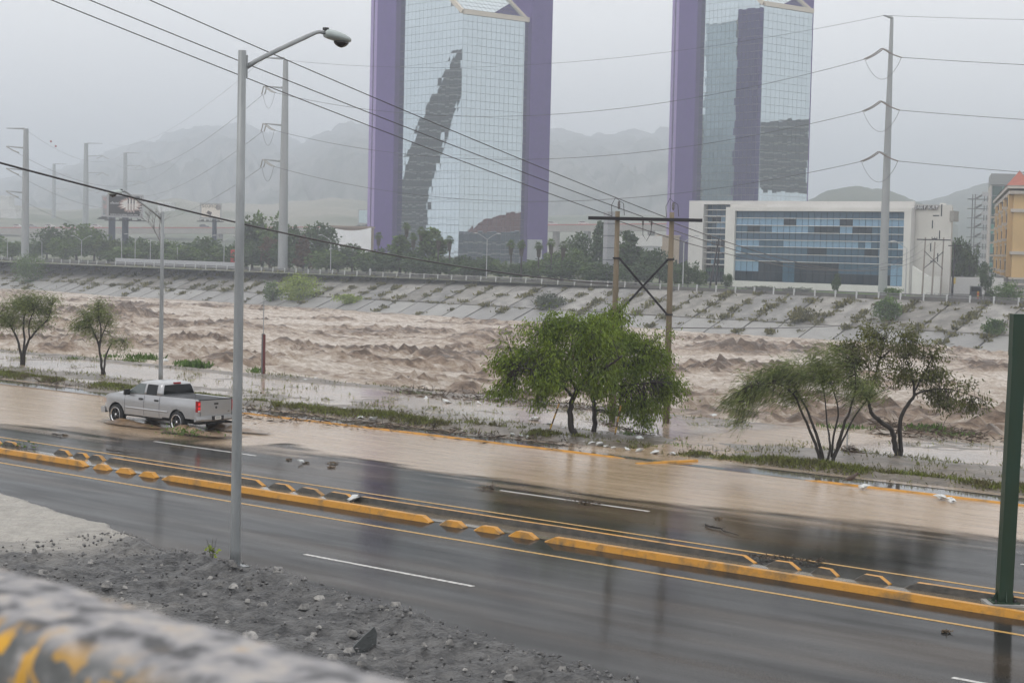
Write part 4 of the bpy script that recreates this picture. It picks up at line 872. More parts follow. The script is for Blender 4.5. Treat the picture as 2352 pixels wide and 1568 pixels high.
# ---------------- street lamps
def street_lamp(label, base, H, arm, rise, head, rb, rt, az, n=14):
    """pole, flange, bent arm and cobra head; local x runs along the arm"""
    t = thing('street_lamp', label, 'street lamp', base, az, 'street lamps')
    mb = MB(); mb.lathe([(rb * 1.0, -.05), (rb, .4), (rb * .95, H * .3), ((rb + rt) / 2, H * .6), (rt, H)], n); mb.build('pole', M_galv, t, True, smooth=True)
    MB().box(-rb * 2, rb * 2, -rb * 2, rb * 2, -.06, .02).build('base_plate', M_galv, t, True)
    mb = MB(); mb.box(rt * .9, rt * 1.35, -rt * .5, rt * .5, H - .62, H - .1); mb.build('bracket', M_galv, t, True)
    p = [(rt * 1.2, 0, H - .38)]
    for k in range(1, 7): f = k / 6; p.append((rt + arm * f * .93, 0, H - .38 + rise * (f ** .93)))
    p += [(rt + arm * .985, 0, H - .38 + rise * 1.03), (rt + arm * 1.08, 0, H - .38 + rise * 1.01)]
    MB().tube(p, [.062] + [.055] * 5 + [.045] * 3, 10).build('arm', M_galv, t, True, smooth=True)
    hx, hz = rt + arm * 1.05, H - .38 + rise * 1.0; L = head; rings = []
    for f, w_, h_, lo in ((0, .06, .06, .05), (.04, .11, .11, .09), (.12, .14, .14, .10), (.4, .17, .15, .11), (.7, .18, .12, .10), (.9, .13, .07, .07), (1.0, .03, .02, .03)):
        cz = hz - .12 * f * L; ring = []
        for k in range(14):
            a = 2 * math.pi * k / 14; s = math.sin(a); ring.append((hx + f * L, w_ * math.cos(a), cz + (h_ if s > 0 else lo) * s))
        rings.append(ring)
    h = MB().loft(rings).build('lamp_head', M_lamph, t, True, smooth=True)
    rings = []
    for f, rr in ((.0, .145), (.04, .14), (.09, .11), (.13, .06), (.15, .01)): rings.append([(hx + L * .64 + rr * 1.45 * math.cos(2 * math.pi * k / 14), rr * .95 * math.sin(2 * math.pi * k / 14), hz - .085 - .12 * .6 * L - f) for k in range(14)])
    MB().loft(rings).build('lens', M_lens, t, True, smooth=True)
    MB().box(hx - .02, hx + .1, -.05, .05, hz + .08, hz + .15).build('photocell', M_dark, t, True)
    return t
b1 = G(540, 1300); lampH = (1300 - 125) * dep(b1) / F
street_lamp('tall galvanised street lamp beside the gravel shoulder', b1, lampH, 2.15, 1.0, .8, .125, .095, R(90) - R(8))
b2 = G(369, 874); street_lamp('thin street lamp behind the pickup truck, its head turned to the road', b2, (874 - 487) * dep(b2) / F, 2.2, 1.35, .8, .12, .085, R(-90) - R(12))
# ---------------- green steel column in the median
M_grn = mat('green_paint', (0.006, 0.034, 0.016), .45, c2=(0.012, 0.032, 0.012), scale=2.5, stretch=(1, 1, .3), rvar=.1, ramp=(.4, .75)); M_grnd = mat('green_paint_worn', (0.03, 0.045, 0.012), .45, scale=2)
gb_ = G(2305, 1388); Hc = (1388 - 722) * dep(gb_) / F
t = thing('steel_column', 'dark green square steel column bolted to the median at the right edge', 'column', gb_, FACE)
MB().box(-.42, .42, -.36, .36, -.05, .06).build('concrete_pad', M_conc, t, True)
MB().box(-.30, .30, -.26, .26, .06, .09).build('base_plate', M_grn, t, True)
lean = .115
w0, w1 = .155, .15
mb = MB()
for a0, a1, c0, c1, mi in ((-w0, w0, -w0, -w0 + .02, 0), (-w0, w0, w0 - .02, w0, 0), (-w0, -w0 + .02, -w0 + .021, w0 - .021, 0), (w0 - .02, w0, -w0 + .021, w0 - .021, 0)):
    mb.add([(a0, c0, .09), (a1, c0, .09), (a1, c1, .09), (a0, c1, .09), (a0 + lean * 1.0, c0, Hc), (a1 + lean, c0, Hc), (a1 + lean, c1, Hc), (a0 + lean, c1, Hc)], [(0, 3, 2, 1), (4, 5, 6, 7), (0, 1, 5, 4), (1, 2, 6, 5), (2, 3, 7, 6), (3, 0, 4, 7)])
mb.build('shaft', M_grn, t, True)
MB().box(-.165 + lean * .85, .165 + lean * .85, -.165, .165, Hc * .86, Hc + .02).build('cap_sleeve', M_grn, t, True)
for k in range(4):
    a = k * math.pi / 2; dx, dy = math.cos(a), math.sin(a); mb = MB()
    mb.add([(dx * w0 - dy * .01, dy * w0 + dx * .01, .09), (dx * (w0 + .13) - dy * .01, dy * (w0 + .10) + dx * .01, .09), (dx * w0 - dy * .01, dy * w0 + dx * .01, .32), (dx * w0 + dy * .01, dy * w0 - dx * .01, .09), (dx * (w0 + .13) + dy * .01, dy * (w0 + .10) - dx * .01, .09), (dx * w0 + dy * .01, dy * w0 - dx * .01, .32)], [(0, 1, 2), (5, 4, 3), (0, 3, 4, 1), (1, 4, 5, 2), (2, 5, 3, 0)])
    mb.build('gusset', M_grn, t, True)
    MB().lathe([(.03, .09), (.03, .15), (.0, .15)], 6, (dx * .24 - dy * .2, dy * .2 + dx * .24, 0)).build('bolt', M_dark, t, True)
# ---------------- posts on the verge
pb_ = G(604, 864); t = thing('marker_post', 'slim dark red and grey post with a pipe on top at the water edge', 'post', pb_)
k = dep(pb_) / F
MB().box(-.09, .03, -.07, .07, -.2, (864 - 766) * k).build('steel_channel', mat('post_grey', (.16, .16, .17), .5, .4), t, True); MB().box(.033, .11, -.06, .06, -.2, (864 - 768) * k).build('red_board', mat('post_red', (.13, .028, .025), .6), t, True)
MB().tube([(-.02, 0, 0), (-.02, 0, (864 - 690) * k)], .028, 8).build('pipe', M_galv, t, True)
pb_ = G(1945, 1042); k = dep(pb_) / F; t = thing('thin_post', 'thin pale post standing by the debris heap between the right-hand trees', 'post', pb_)
MB().tube([(0, 0, -.1), (.0, 0, (1042 - 985) * k)], .03, 8).build('shaft', mat('post_white', (.5, .5, .5), .5), t, True); MB().lathe([(.045, 0), (.045, .05), (0, .07)], 8, (0, 0, (1042 - 985) * k)).build('cap', M_galv, t, True)
M_wood = mat('stake_wood', (.16, .10, .05), .8, c2=(.05, .035, .02), scale=5); M_stk = mat('stake_yellow', (.50, .30, .06), .7)
for (x0, y0), (x1, y1), lab in (((1260, 996), (1283, 925), 'striped wooden stake leaning left of the big green tree trunks'), ((1411, 1006), (1424, 930), 'striped wooden stake leaning right of the big green tree trunks')):
    a = G(x0, y0); k = dep(a) / F; e = a + r0 * ((x1 - x0) * k) + Vector((0, 0, (y0 - y1) * k))
    t = thing('tree_stake', lab, 'stake', a, group='tree stakes')
    for j in range(6):
        p, q = a.lerp(e, j / 6), a.lerp(e, (j + 1) / 6); MB().tube([p - (Vector((0, 0, .05)) if j == 0 else Vector()), q], .035, 7).build('stripe', M_stk if j % 2 else M_wood, t)

# ---------------- silver four-door pickup
M_sil = mat('silver_paint', (0.37, 0.375, 0.385), .28, .55, var=.05, scale=4, coat=.6, spec=.5); M_gls = mat('car_glass', (.006, .007, .008), .06, spec=.22); M_glf = mat('car_glass_light', (.10, .12, .12), .06, spec=.6)
M_chr = mat('chrome', (.6, .6, .61), .12, 1.0); M_rimd = mat('rim_dark', (.05, .05, .055), .3, .7); M_tail = mat('tail_red', (.42, .008, .01), .2, emit=(1, .03, .02, .55)); M_tail2 = mat('lamp_red', (.30, .008, .012), .2); M_tyre = mat('tyre', (.014, .014, .015), .8); M_seam = mat('panel_gap', (.05, .05, .052), .7); M_plate = mat('plate_white', (.6, .6, .58), .5)
WB = 3.95
rear = G(408, 991.5); front = G(271, 971.5); tdir = (front - rear); tdir.z = 0; yawt = math.pi  # nose to the left along the lane
tk = thing('pickup_truck', 'silver four-door pickup truck driving through the flooded lane', 'pickup truck', (rear.x, rear.y + .95, -.04), yawt)
ARC, WRAD, ZW = .53, .435, .43
XR, XF = -1.22, WB + .98
def ztop(x):
    if x < 1.06: return 1.40
    if x < 3.35: return 1.40 - .03 * (x - 1.06) / 2.3
    f = (x - 3.35) / (XF - 3.35); return 1.37 - .06 * f - .20 * f ** 4
def zbot(x):
    z = .56 if x < 1 else .50
    if x < -.5: z = .62
    if x > WB + .6: z = .52
    for xc in (0, WB):
        if abs(x - xc) < ARC: z = max(z, ZW + math.sqrt(ARC ** 2 - (x - xc) ** 2))
    return z
def half(x, z):
    y = .965 - .05 * max(0, (.75 - z) / .25) ** 2 * .5 - .055 * max(0, (z - 1.05) / .35) ** 1.6
    for xc in (0, WB): y += .035 * math.exp(-((x - xc) / .62) ** 2) * (1 if z < 1.25 else .6)
    if x > WB + .45: y -= .16 * ((x - WB - .45) / .53) ** 2
    if x < -.95: y -= .03
    return y
xs_ = sorted(set([XR + (XF - XR) * k / 90 for k in range(91)] + [c + ARC * s for c in (0, WB) for s in (-.9999, -.985, -.95, -.88, -.75, .75, .88, .95, .985, .9999)] + [c + ARC * s for c in (0, WB) for s in (-1.002, 1.002)]))
for s in (1, -1):
    rows = []
    for x in xs_:
        a, b_ = zbot(x), ztop(x); rows.append([(x, s * half(x, a + (b_ - a) * j / 9), a + (b_ - a) * j / 9) for j in range(10)])
    mb = MB(); mb.grid(rows if s < 0 else [r[::-1] for r in rows]); mb.build('body_side', M_sil, tk, True, smooth=True)
    for xc in (0, WB):   # arch liners
        mb = MB(); ra = []
        for k in range(17):
            a = math.pi * k / 16; x, z = xc + ARC * math.cos(a), ZW + ARC * math.sin(a); ra.append([(x, s * (half(x, z) - .005), z), (x, s * .45, z)])
        mb.grid(ra); mb.build('arch_liner', M_black, tk, True)
# hood, cowl, nose
mb = MB(); rows = []
for k in range(13):
    x = 3.30 + (XF - 3.30) * k / 12; zt = ztop(x); hw_ = half(x, zt); row = []
    for j in range(13):
        f = j / 12 * 2 - 1; row.append((x - (.14 * f * f if k == 12 else 0), hw_ * f, zt + .065 * (1 - f * f) * (1 - .5 * (k / 12) ** 3) + (.03 if abs(f) < .55 else 0) * (1 - k / 12)))
    rows.append(row)
mb.grid(rows); mb.build('hood', M_sil, tk, True, smooth=True)
mb = MB(); rows = []
for j in range(13):
    f = j / 12 * 2 - 1; x = XF - .14 * f * f; hw_ = half(XF, 1.0); rows.append([(x + .02, hw_ * f, .55), (x + .05, hw_ * f, .75), (x + .03, hw_ * f, .95), (x, hw_ * f, 1.14)])
mb.grid(rows); mb.build('grille_panel', M_sil, tk, True, smooth=True)
MB().box(XF - .15, XF + .13, -.93, .93, .46, .70).build('front_bumper', M_sil, tk, True)
for s in (1, -1): MB().box(XF - .26, XF - .01, s * .82 - .10, s * .82 + .10, .88, 1.08).build('headlight', mat('headlight', (.5, .4, .33), .15), tk, True)
# cab greenhouse
lev = [(1.36, 1.10, 3.52, .905), (1.55, 1.13, 3.20, .865), (1.74, 1.17, 2.88, .81), (1.86, 1.22, 2.66, .745), (1.92, 1.34, 2.46, .64)]
def cabi(z, c):
    for a, b_ in zip(lev[:-1], lev[1:]):
        if a[0] <= z <= b_[0] + 1e-6: f = (z - a[0]) / (b_[0] - a[0]); return a[c] + (b_[c] - a[c]) * f
    return lev[-1][c]
rings = []
for z, xb, xf_, hw_ in lev:
    ring = []; r_ = .13
    for (cx_, cy_, a0) in ((xf_ - r_ * 1.6, hw_ - r_, 0), (xb + r_, hw_ - r_, 90), (xb + r_, -hw_ + r_, 180), (xf_ - r_ * 1.6, -hw_ + r_, 270)):
        for k in range(5):
            a = R(a0 + 90 * k / 4); ring.append((cx_ + r_ * (1.6 if cx_ > 2 else 1) * math.cos(a), cy_ + r_ * math.sin(a), z))
    rings.append(ring)
rings.append([(1.9 + (x - 1.9) * .6, y * .6, 1.955) for x, y, z in rings[-1]])
MB().loft(rings).build('cab', M_sil, tk, True, smooth=True)
def side_win(poly_lo, poly_hi, s, mt_, nm='side_window'):
    (xa0, xb0, z0), (xa1, xb1, z1) = poly_lo, poly_hi; rows = []
    for k in range(7):
        f = k / 6; z = z0 + (z1 - z0) * f; xa, xb = xa0 + (xa1 - xa0) * f, xb0 + (xb1 - xb0) * f
        rows.append([(xa + (xb - xa) * j / 4, s * (cabi(z, 3) + .007), z) for j in range(5)])
    mb = MB(); mb.grid(rows if s > 0 else [r[::-1] for r in rows]); return mb.build(nm, mt_, tk, True, smooth=True)
for s in (1, -1):
    side_win((2.22, 3.28, 1.41), (2.22, 2.66, 1.82), s, M_glf if s > 0 else M_gls); side_win((1.42, 2.10, 1.41), (1.45, 2.10, 1.82), s, M_gls)
    for x in (1.17, 2.16, 3.40): # door seams
        mb = MB(); mb.grid([[(x - .012, s * (half(x, z) + .004), z) for z in (.54, .7, .9, 1.1, 1.25, 1.36)], [(x + .012, s * (half(x, z) + .004), z) for z in (.54, .7, .9, 1.1, 1.25, 1.36)]]); mb.build('door_seam', M_seam, tk, True)
    for x in (1.36, 2.36): MB().obox((x, s * (half(x, 1.2) + .02), 1.20), (.11, 0, 0), (0, .02, 0), (0, 0, .035)).build('door_handle', M_black, tk, True)
    mb = MB(); mb.grid([[(x, s * (half(x, .76) + .006 + (.02 if z == .79 else 0)), z) for x in [.62 + (WB - 1.24) * k / 10 for k in range(11)]] for z in (.75, .79, .83)]); mb.build('side_moulding', M_sil, tk, True)
    MB().obox((3.16, s * 1.06, 1.43), (.05, 0, 0), (0, .13, 0), (0, 0, .115)).build('mirror', M_black, tk, True)
mb = MB(); rows = []
for k in range(7):
    z = 1.45 + .38 * k / 6; hw_ = cabi(z, 3) - .10; rows.append([(cabi(z, 1) - .008, hw_ * (j / 4 * 2 - 1), z) for j in range(9) if j <= 8][:9] if False else [(cabi(z, 1) - .008, hw_ * (j / 8 * 2 - 1), z) for j in range(9)])
mb.grid(rows); mb.build('rear_window', M_gls, tk, True, smooth=True)
mb = MB(); rows = []
for k in range(7):
    z = 1.42 + .42 * k / 6; hw_ = cabi(z, 3) - .12; rows.append([(cabi(z, 2) + .012, hw_ * (j / 8 * 2 - 1), z) for j in range(9)])
mb.grid([r[::-1] for r in rows]); mb.build('windscreen', M_gls, tk, True, smooth=True)
MB().box(1.20, 1.27, -.17, .17, 1.855, 1.925).build('brake_light', M_tail2, tk, True)
# cargo bed
mb = MB(); mb.box(-1.12, 1.05, -.80, .80, .80, .86); mb.build('bed_floor', M_sil, tk, True)
for s in (1, -1):
    mb = MB(); mb.add([(-1.12, s * .80, .86), (1.05, s * .80, .86), (1.05, s * .82, 1.385), (-1.12, s * .82, 1.385)], [(0, 1, 2, 3)]); mb.build('bed_wall', M_sil, tk, True)
    mb = MB(); mb.grid([[(x, s * .81, 1.392) for x in (-1.14, 0, 1.06)], [(x, s * .86, 1.415) for x in (-1.14, 0, 1.06)], [(x, s * (half(x, 1.4)), 1.398) for x in (-1.14, 0, 1.06)]]); mb.build('bed_rail', M_sil, tk, True, smooth=True)
    MB().box(-.30, .30, s * .62 - .16, s * .62 + .175, .86, 1.05).build('wheel_housing', M_sil, tk, True)
MB().box(1.02, 1.07, -.86, .86, .80, 1.40).build('bed_headboard', M_sil, tk, True)
tg = MB().box(-1.22, -1.16, -.80, .80, .74, 1.375).build('tailgate', M_sil, tk, True)
MB().box(-1.225, -1.13, -.80, .80, 1.378, 1.415).build('tailgate_cap', M_black, tk, True)
MB().box(-1.24, -1.222, -.10, .10, 1.19, 1.26).build('latch_handle', M_black, tk, True)
mb = MB(); mb.prism([(-.035, 1.12), (.035, 1.12), (.045, 1.07), (.02, 1.02), (-.02, 1.02), (-.045, 1.07)], -1.232, -1.222, ax='x'); mb.build('emblem', M_rimd, tk, True)
mb = MB(); mb.box(-1.228, -1.2225, -.70, -.60, .88, .91); mb.build('badge', M_chr, tk, True)
for s in (1, -1):
    MB().box(-1.235, -1.10, s * .885 - .075, s * .885 + .078, .92, 1.36).build('tail_light', M_tail2, tk, True)
    for z in (1.07, 1.24): MB().box(-1.242, -1.236, s * .885 - .055, s * .885 + .055, z - .055, z + .055).build('lit_lens', M_tail, tk, True)
    MB().box(-1.24, -1.2352, s * .885 - .06, s * .885 + .06, .935, .985).build('reversing_lens', M_plate, tk, True)
    MB().box(-1.22, -1.09, s * .90 - .07, s * .90 + .055, .66, .918).build('rear_corner', M_sil, tk, True)
mb = MB(); pr_ = [(-.02, .52), (-.13, .55), (-.17, .62), (-.16, .74), (-.02, .76)]; rings = []
for f in (-1, -.92, -.6, -.22, .22, .6, .92, 1):
    k = .12 if abs(f) == 1 else .03 if abs(f) > .9 else 0; rings.append([(-1.16 + a + k, f * 1.0, z) for a, z in pr_])
mb.loft(rings); mb.build('rear_bumper', M_sil, tk, True)
MB().box(-1.345, -1.30, -.30, .30, .575, .745).build('plate_recess', M_black, tk, True); MB().box(-1.352, -1.346, -.16, .16, .60, .735).build('licence_plate', M_plate, tk, True)
MB().box(-1.355, -1.3525, -.12, .12, .65, .69).build('plate_marking', mat('plate_ink', (.18, .19, .2), .6), tk, True)
MB().tube([(-.6, -.6, .46), (-1.35, -.72, .45)], .05, 8).build('exhaust', M_dark, tk, True)
MB().box(-1.05, XF - .3, -.72, .72, .40, .79).build('chassis', M_black, tk, True)
MB().tube([(0, -.8, ZW), (0, .8, ZW)], .07, 8).build('axle', M_black, tk, True); MB().lathe([(.05, -.2), (.17, -.08), (.17, .08), (.05, .2)], 10, (0, 0, ZW), 'y').build('differential', M_black, tk, True)
for xc in (0, WB):
    for s in (1, -1):
        yo = s * .90
        w_ = link('wheel', None, tk, (xc, yo, ZW))
        prof = [(.30, -.13), (.40, -.135), (WRAD - .01, -.10), (WRAD, -.04), (WRAD, .04), (WRAD - .01, .10), (.40, .135), (.30, .13)]
        MB().lathe(prof, 28, (0, 0, 0), 'y', cap=False).build('tyre', M_tyre, w_, True, smooth=True)
        MB().lathe([(.305, s * .128), (.325, s * .140), (.30, s * .145), (.275, s * .11), (.27, s * -.05)], 28, (0, 0, 0), 'y', cap=False).build('rim', M_chr, w_, True, smooth=True)
        MB().lathe([(.0, s * .03), (.272, s * .03), (.272, s * .0)], 24, (0, 0, 0), 'y', cap=False).build('brake_shroud', M_black, w_, True)
        for k in range(6):
            a = k * math.pi / 3 + .3; c_, s__ = math.cos(a), math.sin(a); mb = MB()
            mb.obox((c_ * .155, s * .09, s__ * .155), (c_ * .125, 0, s__ * .125), (-s__ * .035, 0, c_ * .035), (0, .02, 0)); mb.build('spoke', M_rimd, w_, True)
        MB().lathe([(.06, s * .07), (.055, s * .125), (.0, s * .13)], 10, (0, 0, 0), 'y', cap=False).build('hub_cap', M_chr, w_, True, smooth=True)
# churned wake round the wheels
Xw, Yw = np.meshgrid(np.linspace(-4.2, 6.4, 130), np.linspace(-2.4, 2.2, 60), indexing='ij')
hgt = np.zeros_like(Xw)
for xc, k in ((0, 1), (WB, .8)):
    for s in (-1, 1):
        hgt += k * .19 * np.exp(-(((Xw - xc + .45) / .75) ** 2 + ((Yw - s * 1.0) / .38) ** 2)) + k * .13 * np.exp(-(((Xw - xc + 1.6) / 1.3) ** 2 + ((Yw - s * 1.05) / .45) ** 2))
hgt += .05 * np.exp(-(((Xw - WB - 1.0) / .5) ** 2 + (Yw / 1.2) ** 2))
hgt = hgt * (.55 + .9 * fbm(Xw * 2.5, Yw * 3.5, 3, 91)); cov = sstep(.012, .05, hgt)
wk = npmesh('wake', np.stack([Xw, Yw, .05 + hgt], -1).reshape(-1, 3), gridf(130, 60), wmud('wake_water', (0.25, 0.165, 0.095), (0.10, 0.065, 0.04), .3, .5, (1, 1, 1), 3, alpha=True), smooth=True, attrs={'cover': cov})
wk.location = (tk.location.x, tk.location.y, 0); wk.rotation_euler.z = yawt; setp(wk, 'brown wake churned up round the pickup wheels', 'wake', kind='stuff')

# ---------------- trees
def leaves_mesh(P, Dn, Ln, Wd, rng_):
    n = len(P); sd_ = rng_.normal(size=(n, 3)); sd_ = np.cross(Dn, sd_); sd_ /= np.linalg.norm(sd_, axis=1)[:, None] + 1e-9
    a = P; m_ = P + Dn * (Ln * .45)[:, None]; tip = P + Dn * Ln[:, None]
    Vv = np.stack([a, m_ + sd_ * Wd[:, None], tip, m_ - sd_ * Wd[:, None]], 1).reshape(-1, 3)
    return Vv, np.arange(4 * n).reshape(n, 4)
M_bark = mat('wet_bark', (.030, .022, .016), .7, c2=(.014, .011, .009), scale=6, stretch=(1, 1, .3), bump=.5)
def make_tree(label, base, limbs, blobs, lmat, seed, lf=(.15, .022), nl=26, droop=.9, wind=(0, 0, 0), tw=.008, grp=None, name='tree', spread=.22, pods=0, mcf=.2):
    """limbs and crown blobs in picture units measured from the foot; depth (metres) is the third figure"""
    rg = np.random.default_rng(seed); bx, by = base; B = G(bx, by, .03); k = dep(B) / F
    t = thing(name, label, 'tree', B, FACE, grp)
    mb = MB(); nodes_ = []
    for L in limbs:
        pts = [Vector(((x - bx) * k, y_, (by - y) * k)) for x, y, y_, r_ in L]; rs = [r_ for *_, r_ in L]
        fine = []; fr = []
        for i in range(len(pts) - 1):
            for j in range(4):
                f = j / 4; p0 = pts[max(i - 1, 0)]; p1 = pts[i]; p2 = pts[i + 1]; p3 = pts[min(i + 2, len(pts) - 1)]
                q = .5 * ((2 * p1) + (p2 - p0) * f + (2 * p0 - 5 * p1 + 4 * p2 - p3) * f * f + (3 * p1 - p0 - 3 * p2 + p3) * f ** 3)
                q += Vector(rg.normal(size=3)) * rs[i] * .18; fine.append(q); fr.append(rs[i] + (rs[i + 1] - rs[i]) * f)
        fine.append(pts[-1]); fr.append(rs[-1]); mb.tube(fine, fr, 7); nodes_ += [(q, r_) for q, r_ in zip(fine, fr) if q.z > .9]
    mb.build('trunk', M_bark, t, True, smooth=True)
    NP = np.array([q for q, _ in nodes_]); NR = np.array([r_ for _, r_ in nodes_])
    tw_ = MB(); P, Dn, Ln = [], [], []; wv_ = np.array(wind)
    for (x, y, rx, rz, n, y_) in blobs:
        c = np.array([(x - bx) * k, y_, (by - y) * k]); rad = np.array([rx * k, (rx + rz) * .5 * k * .85, rz * k])
        mc = max(3, int(n * mcf)); vc = rg.normal(size=(mc, 3)); vc /= np.linalg.norm(vc, axis=1)[:, None]; cc = c + vc * rad * (rg.random((mc, 1)) ** .4)
        for _ in range(n):
            p = cc[rg.integers(0, mc)] + rg.normal(size=3) * rad * np.array([.20, .20, .15]) + np.array([0, 0, -.12 * rg.random()])
            if p[2] < .35: continue
            i = np.argmin(np.linalg.norm(NP - p, axis=1) + rg.random(len(NP)) * .3); q = NP[i]
            mid = (q + p) / 2 + np.array([0, 0, .12 * np.linalg.norm(p - q)]) + rg.normal(size=3) * .05
            pts = [q, .25 * q + .5 * mid + .25 * p + (0, 0, .0), mid * .35 + p * .65, p]
            tw_.tube(pts, [min(NR[i] * .7, tw * 2.2), tw * 1.5, tw, tw * .5], 3, cap=False)
            d0 = p - mid; d0 /= np.linalg.norm(d0) + 1e-6
            f = rg.random(nl); ii = np.clip(p + (mid - p) * (f ** 2)[:, None] * .7 + rg.normal(size=(nl, 3)) * spread * np.array([1, 1, .8]), -99, 99)
            dd = d0 * .5 + rg.normal(size=(nl, 3)) * .55 + np.array([0, 0, -droop]) + wv_; dd /= np.linalg.norm(dd, axis=1)[:, None]
            P.append(ii); Dn.append(dd); Ln.append(lf[0] * (.6 + .8 * rg.random(nl)))
    tw_.build('twigs', M_bark, t, True)['kind'] = 'stuff'
    P, Dn, Ln = np.concatenate(P), np.concatenate(Dn), np.concatenate(Ln)
    Vv, Ff = leaves_mesh(P, Dn, Ln, np.full(len(P), lf[1]) * (.7 + .6 * rg.random(len(P))), rg)
    npmesh('crown', Vv, Ff, lmat, t)
    if pods:
        sel = rg.choice(len(P), pods, replace=False); pp = P[sel] - np.array([0, 0, .05]); dd = np.tile([0, 0, -1.0], (pods, 1)) + rg.normal(size=(pods, 3)) * .2; dd /= np.linalg.norm(dd, axis=1)[:, None]
        Vv, Ff = leaves_mesh(pp, dd, np.full(pods, .17), np.full(pods, .016), rg); npmesh('seed_pods', Vv, Ff, mat('seed_pod', (.06, .022, .018), .7), t)['kind'] = 'stuff'
    return t
L_big = leafmat('leaf_bright', (.19, .26, .028), (.095, .145, .015)); L_thin = leafmat('leaf_olive', (.20, .24, .075), (.10, .13, .04)); L_dk = leafmat('leaf_grey_green', (.14, .15, .045), (.075, .08, .03))
gt = 'trees on the flooded verge'
make_tree('dense bright green tree with a bent trunk, left of the overlapping pair', (1322, 1010),
    [[(1324, 1014, 0, .17), (1314, 985, 0, .13), (1308, 945, 0, .115), (1318, 905, 0, .10), (1342, 870, -.1, .08), (1352, 830, -.2, .06), (1345, 770, -.2, .03)], [(1316, 912, 0, .07), (1280, 880, -.3, .055), (1230, 850, -.6, .04), (1180, 845, -.7, .02)], [(1320, 900, 0, .06), (1300, 850, .6, .05), (1265, 800, .9, .035), (1235, 760, 1.0, .02)], [(1345, 868, -.1, .06), (1385, 840, -.8, .045), (1420, 810, -1.2, .03)], [(1340, 875, 0, .06), (1330, 810, .9, .05), (1340, 745, 1.2, .025)]],
    [(1190, 830, 55, 55, 75, 0), (1245, 800, 70, 65, 110, 0), (1310, 790, 75, 60, 120, 0), (1370, 800, 70, 70, 110, -.3), (1225, 880, 75, 45, 80, 0), (1290, 860, 70, 45, 80, -.5), (1360, 870, 70, 45, 85, -.4), (1340, 740, 50, 28, 45, 0), (1270, 752, 50, 32, 45, .3), (1160, 870, 40, 40, 35, 0), (1150, 905, 32, 28, 20, 0), (1218, 915, 34, 24, 18, -.2)],
    L_big, 101, (.17, .026), 25, .9, grp=gt, pods=260, mcf=.14)
make_tree('dense bright green tree with a forked trunk, right of the overlapping pair', (1364, 999),
    [[(1364, 1002, 0, .12), (1364, 960, 0, .10), (1361, 925, 0, .09), (1358, 895, 0, .08), (1340, 868, 0, .06), (1330, 850, .2, .04)], [(1362, 920, 0, .06), (1390, 890, .2, .055), (1430, 850, .3, .04), (1475, 800, .4, .02)], [(1390, 890, .2, .045), (1440, 880, -.4, .035), (1500, 870, -.6, .02)], [(1430, 850, .3, .035), (1430, 790, .6, .03), (1420, 730, .7, .015)]],
    [(1430, 770, 65, 50, 95, .5), (1415, 722, 42, 26, 32, .5), (1480, 800, 62, 55, 100, .3), (1520, 850, 42, 55, 60, .2), (1440, 850, 70, 60, 105, .2), (1470, 910, 55, 45, 60, 0), (1520, 910, 38, 45, 40, 0), (1432, 940, 34, 42, 32, -.2), (1490, 955, 30, 28, 22, 0), (1548, 890, 24, 35, 16, 0), (1400, 800, 60, 60, 70, 1.0)],
    L_big, 102, (.17, .026), 25, 1.0, grp=gt, pods=140, mcf=.14)
make_tree('feathery many-stemmed tree swept left by the wind, on the right-hand island', (1897, 1068),
    [[(1888, 1072, 0, .075), (1875, 1030, 0, .06), (1858, 990, 0, .05), (1838, 950, -.1, .045), (1815, 905, -.2, .035), (1770, 880, -.3, .025), (1705, 890, -.3, .012)], [(1892, 1072, .1, .08), (1882, 1020, .1, .06), (1865, 975, .1, .05), (1845, 930, .2, .04), (1800, 870, .3, .028), (1745, 850, .3, .012)], [(1898, 1070, 0, .05), (1905, 1020, 0, .04), (1898, 970, .2, .03), (1890, 900, .3, .02), (1860, 830, .4, .012)],
     [(1908, 1070, 0, .085), (1918, 1040, 0, .07), (1930, 990, -.1, .06), (1945, 940, -.2, .045), (1955, 890, -.3, .03), (1950, 830, -.3, .014)], [(1912, 1060, 0, .05), (1935, 1010, .1, .04), (1965, 950, .2, .03), (2000, 910, .3, .02), (2040, 890, .3, .01)], [(1910, 1050, .05, .045), (1915, 1000, .2, .04), (1925, 940, .3, .03), (1905, 880, .4, .018)]],
    [(1700, 925, 42, 45, 55, 0), (1735, 890, 50, 34, 60, 0), (1790, 865, 55, 38, 75, 0), (1845, 845, 55, 42, 75, 0), (1900, 860, 55, 42, 65, 0), (1955, 875, 55, 42, 55, 0), (1830, 900, 55, 32, 38, 0), (2005, 890, 40, 30, 25, 0), (1690, 965, 24, 28, 18, 0), (1900, 820, 50, 28, 30, 0)],
    L_thin, 103, (.26, .010), 26, .35, (-.95, 0, -.15), .007, gt, spread=.2)
